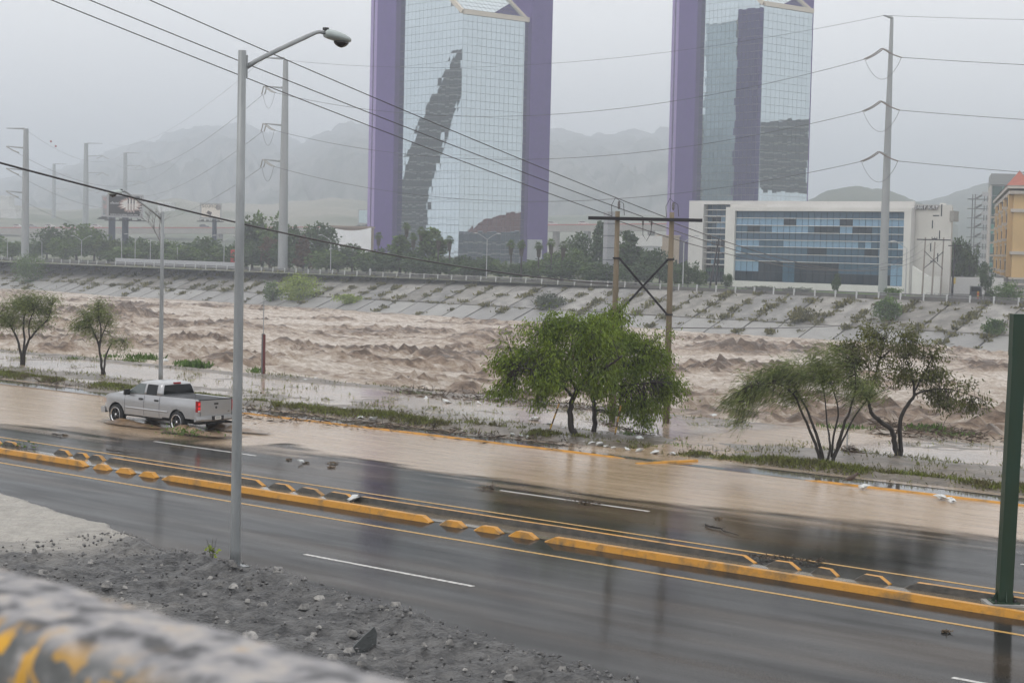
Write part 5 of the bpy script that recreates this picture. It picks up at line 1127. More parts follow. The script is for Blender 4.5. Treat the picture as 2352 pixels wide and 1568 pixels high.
make_tree('tall open tree with two curved trunks and hanging pods on the right-hand island', (2066, 1054),
    [[(2060, 1058, 0, .13), (2055, 1020, 0, .105), (2045, 990, 0, .095), (2020, 968, 0, .085), (1998, 948, 0, .075), (1988, 915, 0, .05), (1968, 880, 0, .04), (1950, 840, 0, .03), (1915, 800, 0, .014)], [(2072, 1056, .1, .10), (2068, 1010, .1, .085), (2065, 965, .1, .08), (2080, 930, .1, .07), (2096, 905, .1, .06), (2090, 860, .2, .035), (2075, 820, .3, .02)], [(1990, 920, 0, .045), (2005, 870, .2, .04), (2018, 820, .3, .032), (2030, 780, .3, .02)], [(2018, 825, .3, .028), (2060, 790, .4, .022), (2095, 760, .4, .01)], [(2096, 905, .1, .045), (2130, 893, 0, .035), (2175, 890, -.2, .022), (2230, 905, -.3, .01)], [(2096, 900, .1, .04), (2125, 850, .4, .03), (2150, 800, .5, .015)], [(1995, 930, 0, .035), (1960, 890, -.3, .03), (1900, 870, -.4, .015)]],
    [(1990, 800, 62, 34, 45, 0), (1930, 820, 45, 40, 30, 0), (2050, 785, 60, 36, 48, .3), (2010, 765, 45, 18, 20, .2), (2110, 790, 34, 30, 22, .3), (2095, 850, 50, 42, 38, .2), (2150, 850, 45, 40, 32, .2), (2180, 895, 50, 32, 36, -.2), (2230, 915, 30, 24, 18, -.3), (1960, 860, 60, 38, 30, -.1), (2150, 920, 45, 22, 20, -.1), (2035, 840, 50, 40, 22, 0)],
    L_dk, 104, (.14, .026), 22, .8, (0, 0, 0), .007, gt, spread=.19, pods=150)
make_tree('small wind-blown tree with splayed stems, leftmost on the flooded verge', (53, 838),
    [[(50, 842, 0, .11), (48, 815, 0, .08), (40, 780, 0, .065), (20, 745, 0, .05), (-5, 725, 0, .035), (-30, 710, 0, .015)], [(54, 842, 0, .11), (56, 810, 0, .085), (66, 780, .1, .07), (88, 752, .2, .055), (108, 730, .2, .035), (116, 700, .2, .015)], [(52, 830, 0, .08), (52, 780, .3, .065), (50, 735, .4, .05), (60, 700, .4, .025), (80, 680, .4, .01)], [(66, 780, .1, .05), (70, 740, -.3, .04), (85, 705, -.4, .02)]],
    [(20, 720, 42, 26, 60, 0), (60, 700, 45, 26, 65, .2), (85, 690, 40, 22, 45, .2), (35, 690, 40, 20, 45, 0), (105, 715, 24, 20, 26, .2), (-15, 735, 25, 20, 28, 0), (120, 690, 16, 12, 10, .2), (90, 745, 20, 18, 16, .1), (40, 745, 34, 16, 24, 0)],
    L_thin, 105, (.24, .014), 24, .45, (-.5, 0, 0), .009, gt, spread=.27)
make_tree('thin wind-blown tree with an open crown, second from the left on the verge', (238, 860),
    [[(235, 864, 0, .085), (232, 830, 0, .07), (225, 790, 0, .055), (212, 760, .1, .045), (196, 735, .2, .03), (180, 715, .2, .012)], [(240, 864, 0, .075), (240, 832, 0, .055), (246, 805, .1, .045), (258, 785, .1, .03), (280, 778, .1, .012)], [(228, 805, 0, .05), (232, 760, -.1, .04), (226, 720, -.2, .025), (228, 690, -.2, .01)], [(225, 790, 0, .04), (240, 750, .2, .03), (250, 725, .3, .012)]],
    [(195, 730, 28, 20, 40, .1), (225, 720, 30, 24, 42, 0), (205, 755, 30, 18, 32, .1), (245, 735, 24, 20, 28, .2), (222, 695, 16, 15, 16, -.2), (180, 745, 20, 22, 20, 0), (245, 765, 20, 16, 14, .1), (278, 782, 20, 12, 14, .1), (292, 795, 14, 8, 7, .1)],
    L_thin, 106, (.22, .013), 22, .45, (-.55, 0, 0), .008, gt, spread=.24)

# ---------------- timber-coloured H-frame power poles with black crossarm
M_pole = mat('pole_wood', (.20, .16, .11), .8, c2=(.13, .105, .07), scale=3, stretch=(1, 1, .15), bump=.3); M_arm = mat('arm_black', (.012, .010, .014), .6); M_por = mat('porcelain', (.12, .11, .11), .3); M_wire = mat('wire', (.03, .026, .03), .5)
hbp = G(1530, 974); k = dep(hbp) / F
hf = thing('power_pole_frame', 'H-shaped power pole of two concrete posts with black crossarm and cross braces', 'power pole', hbp, FACE)
Hh = (974 - 489) * k; xl = -(1542 - 1418) * k
for x, nm in ((0, 0), (xl, 1)): MB().tube([(x, 0, -.3), (x, 0, Hh * .5), (x, 0, Hh)], [.155, .135, .105], 12).build('pole', M_pole, hf, True, smooth=True)
za = Hh - (506 - 489) * k
MB().box((1352 - 1543) * k, (1612 - 1543) * k, -.20, -.105, za - .075, za + .075).build('crossarm', M_arm, hf, True)
z_a, z_b = Hh - (596 - 489) * k, Hh - (722 - 489) * k
for a, b_ in (((xl + .12, -.12, z_a), (-.1, -.12, z_b)), ((-.1, .12, z_a), (xl + .12, .12, z_b))): MB().beam(a, b_, .07, .09).build('brace', M_arm, hf, True)
for x in (0, xl):
    for z_ in (z_a, z_b): MB().lathe([(.165, -.04), (.165, .04)], 12, (x, 0, z_)).build('band', M_arm, hf, True)
for x in (0, xl):
    MB().lathe([(.02, 0), (.045, .05), (.07, .12), (.045, .15), (.07, .22), (.045, .26), (.06, .32), (.02, .36)], 8, (x + .05, 0, Hh + .08)).build('insulator', M_por, hf, True, smooth=True)
    pt = [(x - .25, -.12, za + .1), (x - .28, -.05, Hh + .25), (x - .1, 0, Hh + .62), (x + .05, 0, Hh + .46), (x + .25, 0, Hh + .35), (x + .3, -.05, za + .15)]
    MB().tube(pt, .014, 4).build('jumper', M_wire, hf, True)
for x in (-1.28, -.9): MB().lathe([(.03, 0), (.06, -.05), (.03, -.09), (.055, -.13), (.02, -.2)], 8, (x, -.15, za - .08)).build('insulator', M_por, hf, True, smooth=True)
MB().tube([(-1.28, -.15, za - .25), (-1.27, -.15, za - .7), (-1.1, -.15, za - .95), (-.92, -.15, za - .6), (-.9, -.15, za - .25)], .014, 4).build('jumper', M_wire, hf, True)
def wire(name, label, p, q, sag, r_, grp, mt_=None, n=26):
    p, q = Vector(p), Vector(q); pts = [p.lerp(q, i / n) - Vector((0, 0, sag * 4 * (i / n) * (1 - i / n))) for i in range(n + 1)]
    o = MB().tube(pts, r_, 4, cap=False).build(name, mt_ or M_wire, None, base=p); return setp(o, label, 'cable', grp)
def hl(x, y, z): return hbp + rotv(Vector((x, y, z)), FACE)
att = [xl - .25, -1.28, -.28]; src = [(160, 0), (247, 0), (382, 0)]
for i, (x, (sx, sy)) in enumerate(zip(att, src)):
    a = hl(x, -.15, za + .1); d0 = D(sx, sy, 52); e = a + (d0 - a) * 1.5
    wire('power_line', ['lowest of three dark power lines slanting from the top left to the H-frame', 'middle of three dark power lines slanting from the top left to the H-frame', 'uppermost of three dark power lines slanting from the top left to the H-frame'][i], a, e, .25, .017, 'lines to the H-frame')
# ================================================================ POWER LINES, FAR FURNITURE, VEGETATION
M_pyl = mat('pylon_steel', (.33, .345, .35), .5, .2, c2=(.27, .285, .29), scale=.3, stretch=(1, 1, .2)); M_ins = mat('insulator_string', (.16, .13, .11), .4); M_insl = mat('insulator_pale', (.38, .37, .35), .4)
def pylon(label, xb_, depth, ytop, arms, ax, alen, rb, rt, rot=0.0, dark=False):
    """steel monopole; arms = picture rows of the crossarms, ax = world direction they point"""
    B = D(xb_, hor(xb_), depth); B.z = ZF; zt_ = lambda y: CAMH + (hor(xb_) - y) * depth / F
    t = thing('transmission_pole', label, 'transmission pole', B, 0, 'transmission poles'); H = zt_(ytop) - ZF
    MB().tube([(0, 0, -.3), (0, 0, H * .33), (0, 0, H * .66), (0, 0, H)], [rb, rb * .8 + rt * .2, (rb + rt) / 2, rt], 12).build('pole', M_pyl, t, True)
    for f in (.35, .68): MB().lathe([(rb * (1 - f) + rt * f + .06, -.15), (rb * (1 - f) + rt * f + .06, .15)], 12, (0, 0, H * f)).build('flange', M_pyl, t, True)
    tips = []
    for i, y in enumerate(arms):
        z = zt_(y) - ZF; rr = rb + (rt - rb) * z / H; a0 = ax * rr * .6; a1 = ax * alen
        MB().tube([(a0.x, a0.y, z - (.0 if i == 0 else .35)), (a1.x, a1.y, z)], [.26, .11], 8).build('crossarm', M_pyl, t, True)
        tips.append(B + a1 + Vector((0, 0, z)))
    return t, B, tips
def string(t, p, q, side, mt_=None, r_=.13, twin=.35):
    """a hanging insulator string from an arm tip towards q with ribbed sheds; returns its far end"""
    d_ = (q - p); d_.z = 0; d_.normalize(); L = 3.9; n = Vector((-d_.y, d_.x, 0)) * twin
    e = p + d_ * L * .86 - Vector((0, 0, L * .42))
    for s in ((-1, 1) if twin else (0,)):
        mb = MB(); pts = []; rs = []
        for k in range(23):
            f = k / 22; pts.append(p + n * s + d_ * (L * .86 * f) - Vector((0, 0, L * .42 * (f * .75 + .25 * f * f) + .28 * math.sin(f * math.pi)))); rs.append(r_ if k % 2 else r_ * .5)
        mb.tube(pts, rs, 6); mb.build('insulator', mt_ or M_ins, t)
    return e
def span(label, p, q, sag, r_, grp='transmission conductors'): return wire('conductor', label, p, q, sag, r_, grp, n=40)
tR, BR, tipR = pylon('tallest slim steel transmission pole standing before the white office block', 2030, 304, 46, [46, 120, 238, 352], -fh * .62 - r0 * .45, 4.4, .82, .29)
tA, BA, tipA = pylon('grey steel transmission pole with left-pointing arms, next right of the tall lamp', 650, 404, 141, [137, 201, 286, 368], -r0 * .97 + fh * .1, 4.9, 1.14, .58)
nmz = ['lowest', 'middle', 'upper']
farR = D(2700, 250, 330); tier = ['earth wire', 'upper', 'middle', 'lower']
for i in range(1, 4):
    pA, pR = tipA[i], tipR[i]
    eA = string(tA, pA, pR, 1, M_insl, .16); eR = string(tR, pR, pA, 1, M_ins)
    span(tier[i] + ' conductor strung between the lamp-side pole and the office-block pole', eA, eR, 7.5, .045)
    pO = pR + Vector((70, 12, 1.0 - 3)); eO = string(tR, pR, pO, 1, M_ins); span(tier[i] + ' conductor running off the right edge from the office-block pole', eO, eO + (pO - pR) * 1.2 - Vector((0, 0, 3)), .8, .045)
    mb = MB(); pts = []
    for k in range(17):
        f = k / 16; q = eR.lerp(eO, f) - Vector((0, 0, 3.6 * math.sin(f * math.pi) ** .8)); pts.append(q)
    mb.tube(pts, .035, 4, cap=False); mb.build('jumper', M_wire, tR)
    pL = D(286 - 25, [0, 404, 460, 515][i] - 30, 1150); eL = string(tA, pA, pL, 1, M_insl, .16)
    span(tier[i] + ' conductor falling left from the lamp-side pole to the distant poles', eL, pL, 10, .05)
    mb = MB(); mb.tube([eA.lerp(eL, k / 12) - Vector((0, 0, 3.4 * math.sin(k / 12 * math.pi) ** .8)) for k in range(13)], .035, 4, cap=False); mb.build('jumper', M_wire, tA)
span('earth wire at the top between the lamp-side pole and the office-block pole', tipA[0], tipR[0], 5, .03); span('earth wire running off the right edge from the top of the office-block pole', tipR[0], tipR[0] + Vector((90, 14, -4)), 1, .03)
span('earth wire falling left from the top of the lamp-side pole', tipA[0], D(250, 330, 1150), 8, .03)
for xb_, dpt, yt_, arms, sgn, lab, rb in ((58, 472, 297, [297, 338, 388, 440], -1, 'steel transmission pole with left-pointing arms at the left edge', 1.08), (123, 1250, 377, [377, 400, 433, 467], 1, 'faint far transmission pole, second from the left', 1.7), (196, 950, 330, [330, 358, 396, 436], 1, 'hazy transmission pole standing left of the dark billboard', 1.75), (286, 1050, 352, [352, 380, 416, 450], 1, 'hazy transmission pole rising behind the dark billboard', 1.7)):
    tq, Bq, tips = pylon(lab, xb_, dpt, yt_, arms, r0 * sgn, 5.3 if dpt < 600 else 9, rb, rb * .62)
    for i in range(1, 4):
        string(tq, tips[i], tips[i] + r0 * 40 + fh * 10, 1, M_insl, .2)
        if dpt > 700: string(tq, tips[i], tips[i] - r0 * 40 - fh * 10, 1, M_insl, .2)
        if xb_ == 58: span(tier[i] + ' conductor strung right from the left-edge pole across the haze', tips[i], D(420, [0, 372, 424, 474][i] - 14, 1000), 14, .05)
for i, (x, y) in enumerate(((128, 336), (117, 325))): # red marker balls
    q = D(x, y, 900); o = MB().lathe([(.05, -.6), (.42, -.42), (.6, 0), (.42, .42), (.05, .6)], 12).build('marker_ball', mat('ball_red', (.35, .03, .03), .5), None, True, smooth=True); o.location = q; setp(o, ['lower', 'upper'][i] + ' of two red marker balls hung on the haze-dimmed earth wire', 'marker ball', 'red marker balls')
span('faint earth wire carrying the red marker balls', D(60, 299, 472), D(300, 338, 1100), 9, .035)
# black service cable sagging across the left half
wire('service_cable', 'thick black cable sagging from the left edge down to the H-frame', D(-160, 330, 40), hl(xl - .18, -.1, (974 - 655) * dep(hbp) / F), .55, .026, 'service cables')
wire('service_cable', 'thin cable leaving the H-frame to the right, low over the river', hl(.1, 0, (974 - 752) * dep(hbp) / F), D(2250, 690, 255), 1.2, .022, 'service cables')
MB_ = MB().box(-.06, .06, -.05, .05, 0, (974 - 655) * dep(hbp) / F); 
# small H-frame across the river
fs = UV(2142, vb(-135) + 9, ZF + 2); ks = dep(fs) / F; fs.z = ZF
sf = thing('power_pole_frame', 'small three-legged power pole frame before the white lettered facade', 'power pole', fs, FACE)
for x, yt_ in ((2120, 546), (2142, 556), (2162, 545)):
    MB().tube([((x - 2142) * ks - .12, 0, -.2), ((x - 2142) * ks + .12, 0, (686 - yt_) * ks)], [.16, .11], 8).build('pole', mat('pole_far', (.28, .25, .22), .8), sf, True)
zc_ = (686 - 551) * ks
MB().box(-2.9, 2.7, -.2, -.05, zc_ - .09, zc_ + .09).build('crossarm', M_arm, sf, True)
for a, b_ in (((-1.6, -.1, (686 - 577) * ks), (0, -.1, (686 - 598) * ks)), ((1.6, -.1, (686 - 577) * ks), (0, -.1, (686 - 598) * ks)), ((-1.6, -.1, (686 - 617) * ks), (0, -.1, (686 - 598) * ks)), ((1.6, -.1, (686 - 617) * ks), (0, -.1, (686 - 598) * ks))): MB().beam(a, b_, .1, .1).build('brace', M_arm, sf, True)
for x in (-.4, 0, .4): MB().lathe([(.05, 0), (.1, .1), (.05, .2), (.1, .3), (.03, .4)], 8, (x, -.12, zc_ + .1)).build('insulator', M_por, sf, True)
for i, x in enumerate(att):
    wire('power_line', ['left', 'middle', 'right'][i] + ' power line dropping from the H-frame across the river to the small frame', hl(x + .3, .15, za - .1), fs + rotv(Vector((-1.6 + 1.6 * i, 0, zc_)), FACE), 3.5, .022, 'lines beyond the H-frame')
# black leaning twin pole before the office wing
q = UV(1640, vb(-190) + 8, ZF); kq = dep(q) / F; t = thing('leaning_pole', 'black twin pole leaning before the office wing', 'pole', q, FACE, None)
MB().tube([(-.9, 0, -.2), (.65, 0, (665 - 548) * kq)], [.2, .13], 8).build('pole', M_arm, t, True); MB().tube([(.3, .3, -.2), (.7, .2, (665 - 575) * kq)], [.18, .12], 8).build('prop', M_arm, t, True)
q = UV(2186, vb(-120) + 10, ZF); kq = dep(q) / F; t = thing('utility_pole', 'black utility pole at the corner of the side street', 'pole', q, FACE)
MB().tube([(0, 0, -.2), (.2, 0, (688 - 560) * kq)], [.2, .14], 8).build('pole', M_arm, t, True); MB().box(-.9, 1.3, -.08, .08, (688 - 566) * kq, (688 - 566) * kq + .15).build('crossarm', M_arm, t, True)
MB().box(.16, .5, -.15, .15, 2.6, 3.6).build('notice', mat('notice_yellow', (.5, .36, .08), .6), t, True)
# totem sign
q = UV(1396, vb(-240) + 14, ZF); kq = dep(q) / F; q.z = ZF
t = thing('totem_sign', 'tall grey segmented sign pylon with a green panel, left of the H-frame', 'sign', q, FACE + R(28)); Ht = (648 - 482) * kq
for k in range(6):
    MB().box(-.85, .85, -.8, .8, Ht * k / 6 + .07, Ht * (k + 1) / 6 - .03).build('segment', mat('totem_grey', (.34, .35, .37), .5), t, True)
    MB().box(-.95, .95, -.9, .9, Ht * k / 6 - .029, Ht * k / 6 + .069).build('joint', M_dark, t, True)
MB().box(.851, .9, -.6, .7, Ht * .85, Ht * .97).build('green_panel', mat('panel_green', (.22, .42, .10), .5), t, True)

# ---------------- guard rail along the far bank
M_post = mat('rail_post', (.52, .53, .53), .6); M_rail = mat('rail_dark', (.13, .13, .13), .5, .3); M_raill = mat('rail_light', (.40, .40, .39), .6)
gr = thing('guard_rail', 'long roadside guard rail with white posts on top of the far embankment', 'guard rail', (-250, vb(-250), ZF))
pmh = MB().box(-.13, .13, -.1, .1, -.35, 1.02).mesh('post', M_post); u_ = -440
while u_ < -88:
    link('post', pmh, gr, (u_ - gr.location.x, vb(u_) + .1 - gr.location.y, -0.0), (0, 0, R(-3.4)))
    u_ += 4.15 + rnd.uniform(-.12, .12)
for z_, mt_ in ((.45, M_rail), (.8, M_rail)):
    mb = MB(); mb.beam((-450, vb(-450) + .28, ZF + z_), (-85, vb(-85) + .28, ZF + z_), .1, .2); mb.build('rail', mt_, gr)
mb = MB(); mb.beam((-262, vb(-262) - .06, ZF + .9), (-180, vb(-180) - .06, ZF + .9), .06, .09); mb.build('hand_rail', M_raill, gr)
# white paling barrier behind it
a = UV(270, vb(-370) + 4, ZF).x; b_ = UV(545, vb(-320) + 4, ZF).x
pl = thing('paling_barrier', 'white paling barrier behind the guard rail under the billboards', 'barrier', ((a + b_) / 2, vb(-345) + 4, ZF)); npal = 110
me = MB().box(-.28, .28, -.05, .05, .15, 1.75).mesh('paling', mat('paling_white', (.45, .46, .47), .6))
for k in range(npal): u_ = a + (b_ - a) * k / (npal - 1); link('paling', me, pl, (u_ - pl.location.x, vb(u_) + 4 - pl.location.y, 0))
mb = MB(); mb.beam((a, vb(a) + 4.1, ZF + .5), (b_, vb(b_) + 4.1, ZF + .5), .06, .12); mb.beam((a, vb(a) + 4.1, ZF + 1.4), (b_, vb(b_) + 4.1, ZF + 1.4), .06, .12); mb.build('stringer', M_galv, pl)
# ---------------- far street lamps
M_flamp = mat('far_lamp', (.42, .43, .44), .5)
def far_lamp(label, x, ytop, off, arms):
    u_ = -200
    for _ in range(8): u_ = UV(x, vb(u_) + off, ZF).x
    q = Vector((u_, vb(u_) + off, ZF)); k = dep(q) / F; H = CAMH + (hor(x) - ytop) * k - ZF
    t = thing('far_street_lamp', label, 'street lamp', q, FACE, 'street lamps on the far bank')
    MB().tube([(0, 0, -.1), (0, 0, H)], [.12, .08], 8).build('pole', M_flamp, t, True)
    for s in arms:
        MB().tube([(0, 0, H - .1), (s * 1.0, 0, H + .6), (s * 2.0, 0, H + 1.15)], .055, 6).build('arm', M_flamp, t, True)
        mb = MB(); mb.loft([[(s * (2.0 + f * .9), w_ * math.cos(a), H + 1.18 - f * .08 + hh * math.sin(a)) for a in [2 * math.pi * j / 8 for j in range(8)]] for f, w_, hh in ((0, .07, .06), (.3, .17, .11), (.75, .17, .1), (1, .04, .03))]); mb.build('lamp_head', M_flamp, t, True)
for x, yt_, off, arms, lab in ((17, 556, 9, (-1,), 'single-arm far street lamp at the extreme left'), (96, 556, 9, (-1,), 'single-arm far street lamp between the left-edge pole and the trees'), (187, 552, 9, (-1, 1), 'double-arm far street lamp left of the dark billboard'), (310, 548, 9, (-1, 1), 'double-arm far street lamp right of the billboard post'), (514, 552, 9, (-1, 1), 'double-arm far street lamp just left of the tall near lamp'), (759, 552, 9, (-1,), 'far street lamp in front of the white tarpaulin'), (1117, 549, 9, (-1, 1), 'double-arm far street lamp before the left glass tower'), (1568, 555, 9, (1,), 'single-arm far street lamp left of the office wing'), (2079, 570, 9, (-1,), 'far street lamp at the corner of the lettered facade')):
    far_lamp(lab, x, yt_, off, arms)
for i, x in enumerate((279, 345, 407)):
    q = UV(x, vb(-370) + 12, ZF); H = (594 - (536, 538, 552)[i]) * dep(q) / F; t = thing('white_pole', ['leftmost', 'middle', 'rightmost'][i] + ' of three thin white poles under the billboards', 'pole', q, 0, 'thin white poles')
    MB().tube([(0, 0, -.1), (0, 0, H)], [.12, .09], 8).build('shaft', M_flamp, t, True); MB().lathe([(.14, 0), (.14, .12), (.02, .25)], 8, (0, 0, H)).build('cap', M_flamp, t, True)

# ---------------- billboards
def frm(q, rz): return q
def billboard(label, xc, depth, x0, x1, y0, y1, pole_x, rz, face_mat, ground=ZF, pr=.8, side=None, poles=True):
    q = D(xc, hor(xc), depth); q.z = ground; k = depth / F
    t = thing('billboard', label, 'billboard', q, FACE + rz); c = math.cos(rz); w0_, w1_ = (x0 - xc) * k / c, (x1 - xc) * k / c; z0_, z1_ = CAMH + (hor(xc) - y1) * k - ground, CAMH + (hor(xc) - y0) * k - ground
    MB().box(w0_, w1_, -.25, .35, z0_, z1_).build('frame', mat('board_frame', (.42, .42, .43), .6), t, True)
    f = MB().box(w0_ + .5, w1_ - .5, -.30, -.253, z0_ + .5, z1_ - .5).build('poster', face_mat, t, True)
    px = (pole_x - xc) * k
    MB().tube([(px, .9, 0), (px, .9, z1_ - 1)], pr, 10).build('post', mat('board_post', (.035, .045, .07), .5), t, True)
    MB().box(w0_ - .8, w1_ + .8, -2.0, -.4, z0_ - 1.0, z0_ - .75).build('catwalk', M_dark, t, True)
    mb = MB()
    for j in range(7): x = w0_ + (w1_ - w0_) * j / 6; mb.beam((x, .2, z0_), (x, -1.8, z0_ - .9), .15, .15)
    mb.build('brackets', M_dark, t, True)
    for j in range(4): x = w0_ + (w1_ - w0_) * (j + .5) / 4; MB().box(x - .5, x + .5, -2.1, -1.7, z0_ - .7, z0_ - .35).build('floodlight', M_dark, t, True)
    return t, (w0_, w1_, z0_, z1_)
def burst_mat():
    """printed picture: dark ground with a pale starburst"""
    mt, t, b, o = nodes('poster_dark'); L = t.links; g = t.nodes.new('ShaderNodeTexCoord'); mp = t.nodes.new('ShaderNodeMapping'); mp.inputs['Location'].default_value = (-.66, 0, -.52); mp.inputs['Scale'].default_value = (1.0, 1, .9)
    mp.vector_type = 'POINT'; L.new(g.outputs['Generated'], mp.inputs[0])
    sp = t.nodes.new('ShaderNodeSeparateXYZ'); L.new(mp.outputs[0], sp.inputs[0]); cb = t.nodes.new('ShaderNodeCombineXYZ'); L.new(sp.outputs[0], cb.inputs[0]); L.new(sp.outputs[2], cb.inputs[1])
    ln = t.nodes.new('ShaderNodeVectorMath'); ln.operation = 'LENGTH'; L.new(cb.outputs[0], ln.inputs[0])
    nr_ = t.nodes.new('ShaderNodeVectorMath'); nr_.operation = 'NORMALIZE'; L.new(cb.outputs[0], nr_.inputs[0]); n = t.nodes.new('ShaderNodeTexNoise'); n.inputs['Scale'].default_value = 5; L.new(nr_.outputs[0], n.inputs['Vector'])
    ma = t.nodes.new('ShaderNodeMath'); ma.operation = 'MULTIPLY_ADD'; ma.inputs[1].default_value = -.45; L.new(n.outputs[0], ma.inputs[0]); L.new(ln.outputs['Value'], ma.inputs[2])
    r = t.nodes.new('ShaderNodeValToRGB'); e = r.color_ramp.elements; e[0].position = 0; e[0].color = (.75, .72, .68, 1); e[1].position = .13; e[1].color = (.025, .02, .02, 1); x = e.new(.06); x.color = (.45, .30, .26, 1)
    L.new(ma.outputs[0], r.inputs[0]); L.new(r.outputs[0], b.inputs['Base Color']); b.inputs['Roughness'].default_value = .5; return mt
t, (w0_, w1_, z0_, z1_) = billboard('large black billboard with a white starburst of cosmetic tubes', 286, 500, 248, 326, 447, 500, 288, R(18), burst_mat(), pr=.95)
M_prt = mat('print_white', (.7, .7, .7), .6); Wd, Hd = w1_ - w0_, z1_ - z0_
text('efecto renovado', 1.0, (w0_ + Wd * .08, -.31, z0_ + Hd * .62), (R(90), 0, 0), M_prt, t, .003, align='LEFT'); text('www.marykay.com.mx', .85, (w0_ + Wd * .08, -.31, z0_ + Hd * .13), (R(90), 0, 0), M_prt, t, .003, align='LEFT'); text('MARY KAY', 1.2, (w1_ - Wd * .065, -.31, z0_ + Hd * .5), (R(90), R(-90), 0), M_prt, t, .003)
for x in (.56, .64, .72):
    MB().box(w0_ + Wd * x, w0_ + Wd * (x + .035), -.315, -.302, z0_ + Hd * .22, z0_ + Hd * .86).build('printed_tube', mat('print_tube', (.42, .33, .31), .5), t, True); MB().box(w0_ + Wd * (x + .002), w0_ + Wd * (x + .033), -.32, -.3155, z0_ + Hd * .62, z0_ + Hd * .84).build('printed_cap', mat('print_cap', (.04, .03, .035), .5), t, True)
billboard('narrow blue-green billboard edge behind the large black billboard', 243, 560, 233, 249, 449, 497, 255, R(-10), mat('poster_teal', (.10, .22, .24), .6, c2=(.5, .3, .28), scale=.5, ramp=(.3, .7)), pr=1.1)
t, (w0_, w1_, z0_, z1_) = billboard('cream billboard with a hairclip picture left of the near lamp pole', 489, 560, 459, 508, 467, 503, 492, R(8), mat('poster_cream', (.74, .67, .60), .6, c2=(.68, .61, .54), scale=.2), pr=.75); Wd, Hd = w1_ - w0_, z1_ - z0_
text('sc\u00fcnci', 2.0, (w0_ + Wd * .09, -.31, z0_ + Hd * .83), (R(90), 0, 0), mat('print_dark', (.08, .07, .07), .6), t, .003, align='LEFT')
mb = MB(); mb.prism([(w0_ + Wd * .3, z0_ + Hd * .35), (w0_ + Wd * .5, z0_ + Hd * .22), (w0_ + Wd * .56, z0_ + Hd * .4), (w0_ + Wd * .38, z0_ + Hd * .52)], -.312, -.302, ax='y'); mb.build('printed_hairclip', mat('print_clip', (.10, .07, .07), .6), t, True)
mb = MB(); mb.lathe([(Hd * .18, -.312), (Hd * .18, -.304)], 16, (w0_ + Wd * .84, 0, z0_ + Hd * .74), 'y'); mb.build('printed_head', mat('print_grey', (.3, .27, .26), .6), t, True)
billboard('pale blue billboard peeping out left of the left tower', 836, 820, 821, 860, 481, 515, 840, R(-6), mat('poster_blue', (.50, .62, .66), .6, c2=(.45, .56, .62), scale=.15), pr=.7)

# ---------------- low buildings behind the trees
def shed(name, label, x0, x1, y0, depth, dz, mt_, rz=0, roof=None, dp=14):
    xc = (x0 + x1) / 2; q = D(xc, hor(xc), depth); q.z = ZF; k = depth / F; H = CAMH + (hor(xc) - y0) * k - ZF
    t = thing(name, label, 'building', q, FACE + rz); w_ = (x1 - x0) * k / 2
    MB().box(-w_, w_, 0, dp, -.3, H - dz).build('wall', mt_, t, True); MB().box(-w_ - .4, w_ + .4, -.5, dp + .4, H - dz + .003, H).build('roof', roof or mt_, t, True)
    for j in range(4): x = -w_ + 2 * w_ * (j + .5) / 4; MB().box(x - w_ * .1, x + w_ * .1, -.06, .05, 1.2, min(3.2, H * .55)).build('window', M_gl[1], t, True)
    return t, w_, H
shed('warehouse', 'long white warehouse roof seen behind the H-frame', 1404, 1518, 541, 640, 3.8, mat('shed_grey', (.5, .5, .5), .7), roof=M_white); shed('warehouse', 'tan block next to the white warehouse', 1512, 1560, 540, 660, .5, mat('tan_block', (.48, .36, .24), .8))
for x0, x1, y0, dp_, lab in ((0, 20, 450, 1250, 'upper pale house on the hazy slope at the left edge'), (0, 36, 478, 1180, 'long white house on the hazy slope at the left edge'), (362, 392, 464, 1250, 'white house with a big roof on the hazy slope between the billboards')): shed('hill_house', lab, x0, x1, y0, dp_, 1.2, M_white)
t, w_, H = shed('tarpaulin_building', 'low building with a white tarpaulin draped over its front', 742, 850, 519, 560, .6, mat('brown_wall', (.30, .22, .17), .8))
Xn, Zn = np.meshgrid(np.linspace(-w_, w_ * 1.05, 60), np.linspace(0, 1, 16), indexing='ij'); lo = H * (.30 + .05 * np.sin(Xn * .9) + .07 * (fbm(Xn * .4, Xn * .1, 3, 5) - .5)); hi = H * (1.02 - .14 * np.abs(np.sin((Xn + w_) * .18)))
npmesh('tarpaulin', np.stack([Xn, -.6 - .9 * (1 - Zn) - .25 * np.sin(Xn * 1.7 + Zn * 3), lo + (hi - lo) * Zn], -1).reshape(-1, 3), gridf(60, 16), mat('tarp_white', (.78, .78, .80), .7), t, smooth=True)
q = D(535, hor(535), 430); t = thing('red_banner', 'narrow red banner sign beside the tall lamp, at the far roadside', 'sign', (q.x, q.y, ZF), FACE); MB().box(-.5, .5, -.08, .08, .2, 4.6).build('panel', mat('banner_red', (.5, .04, .04), .6), t, True); MB().box(-.08, .08, .09, .2, -.2, 4.2).build('post', M_galv, t, True)

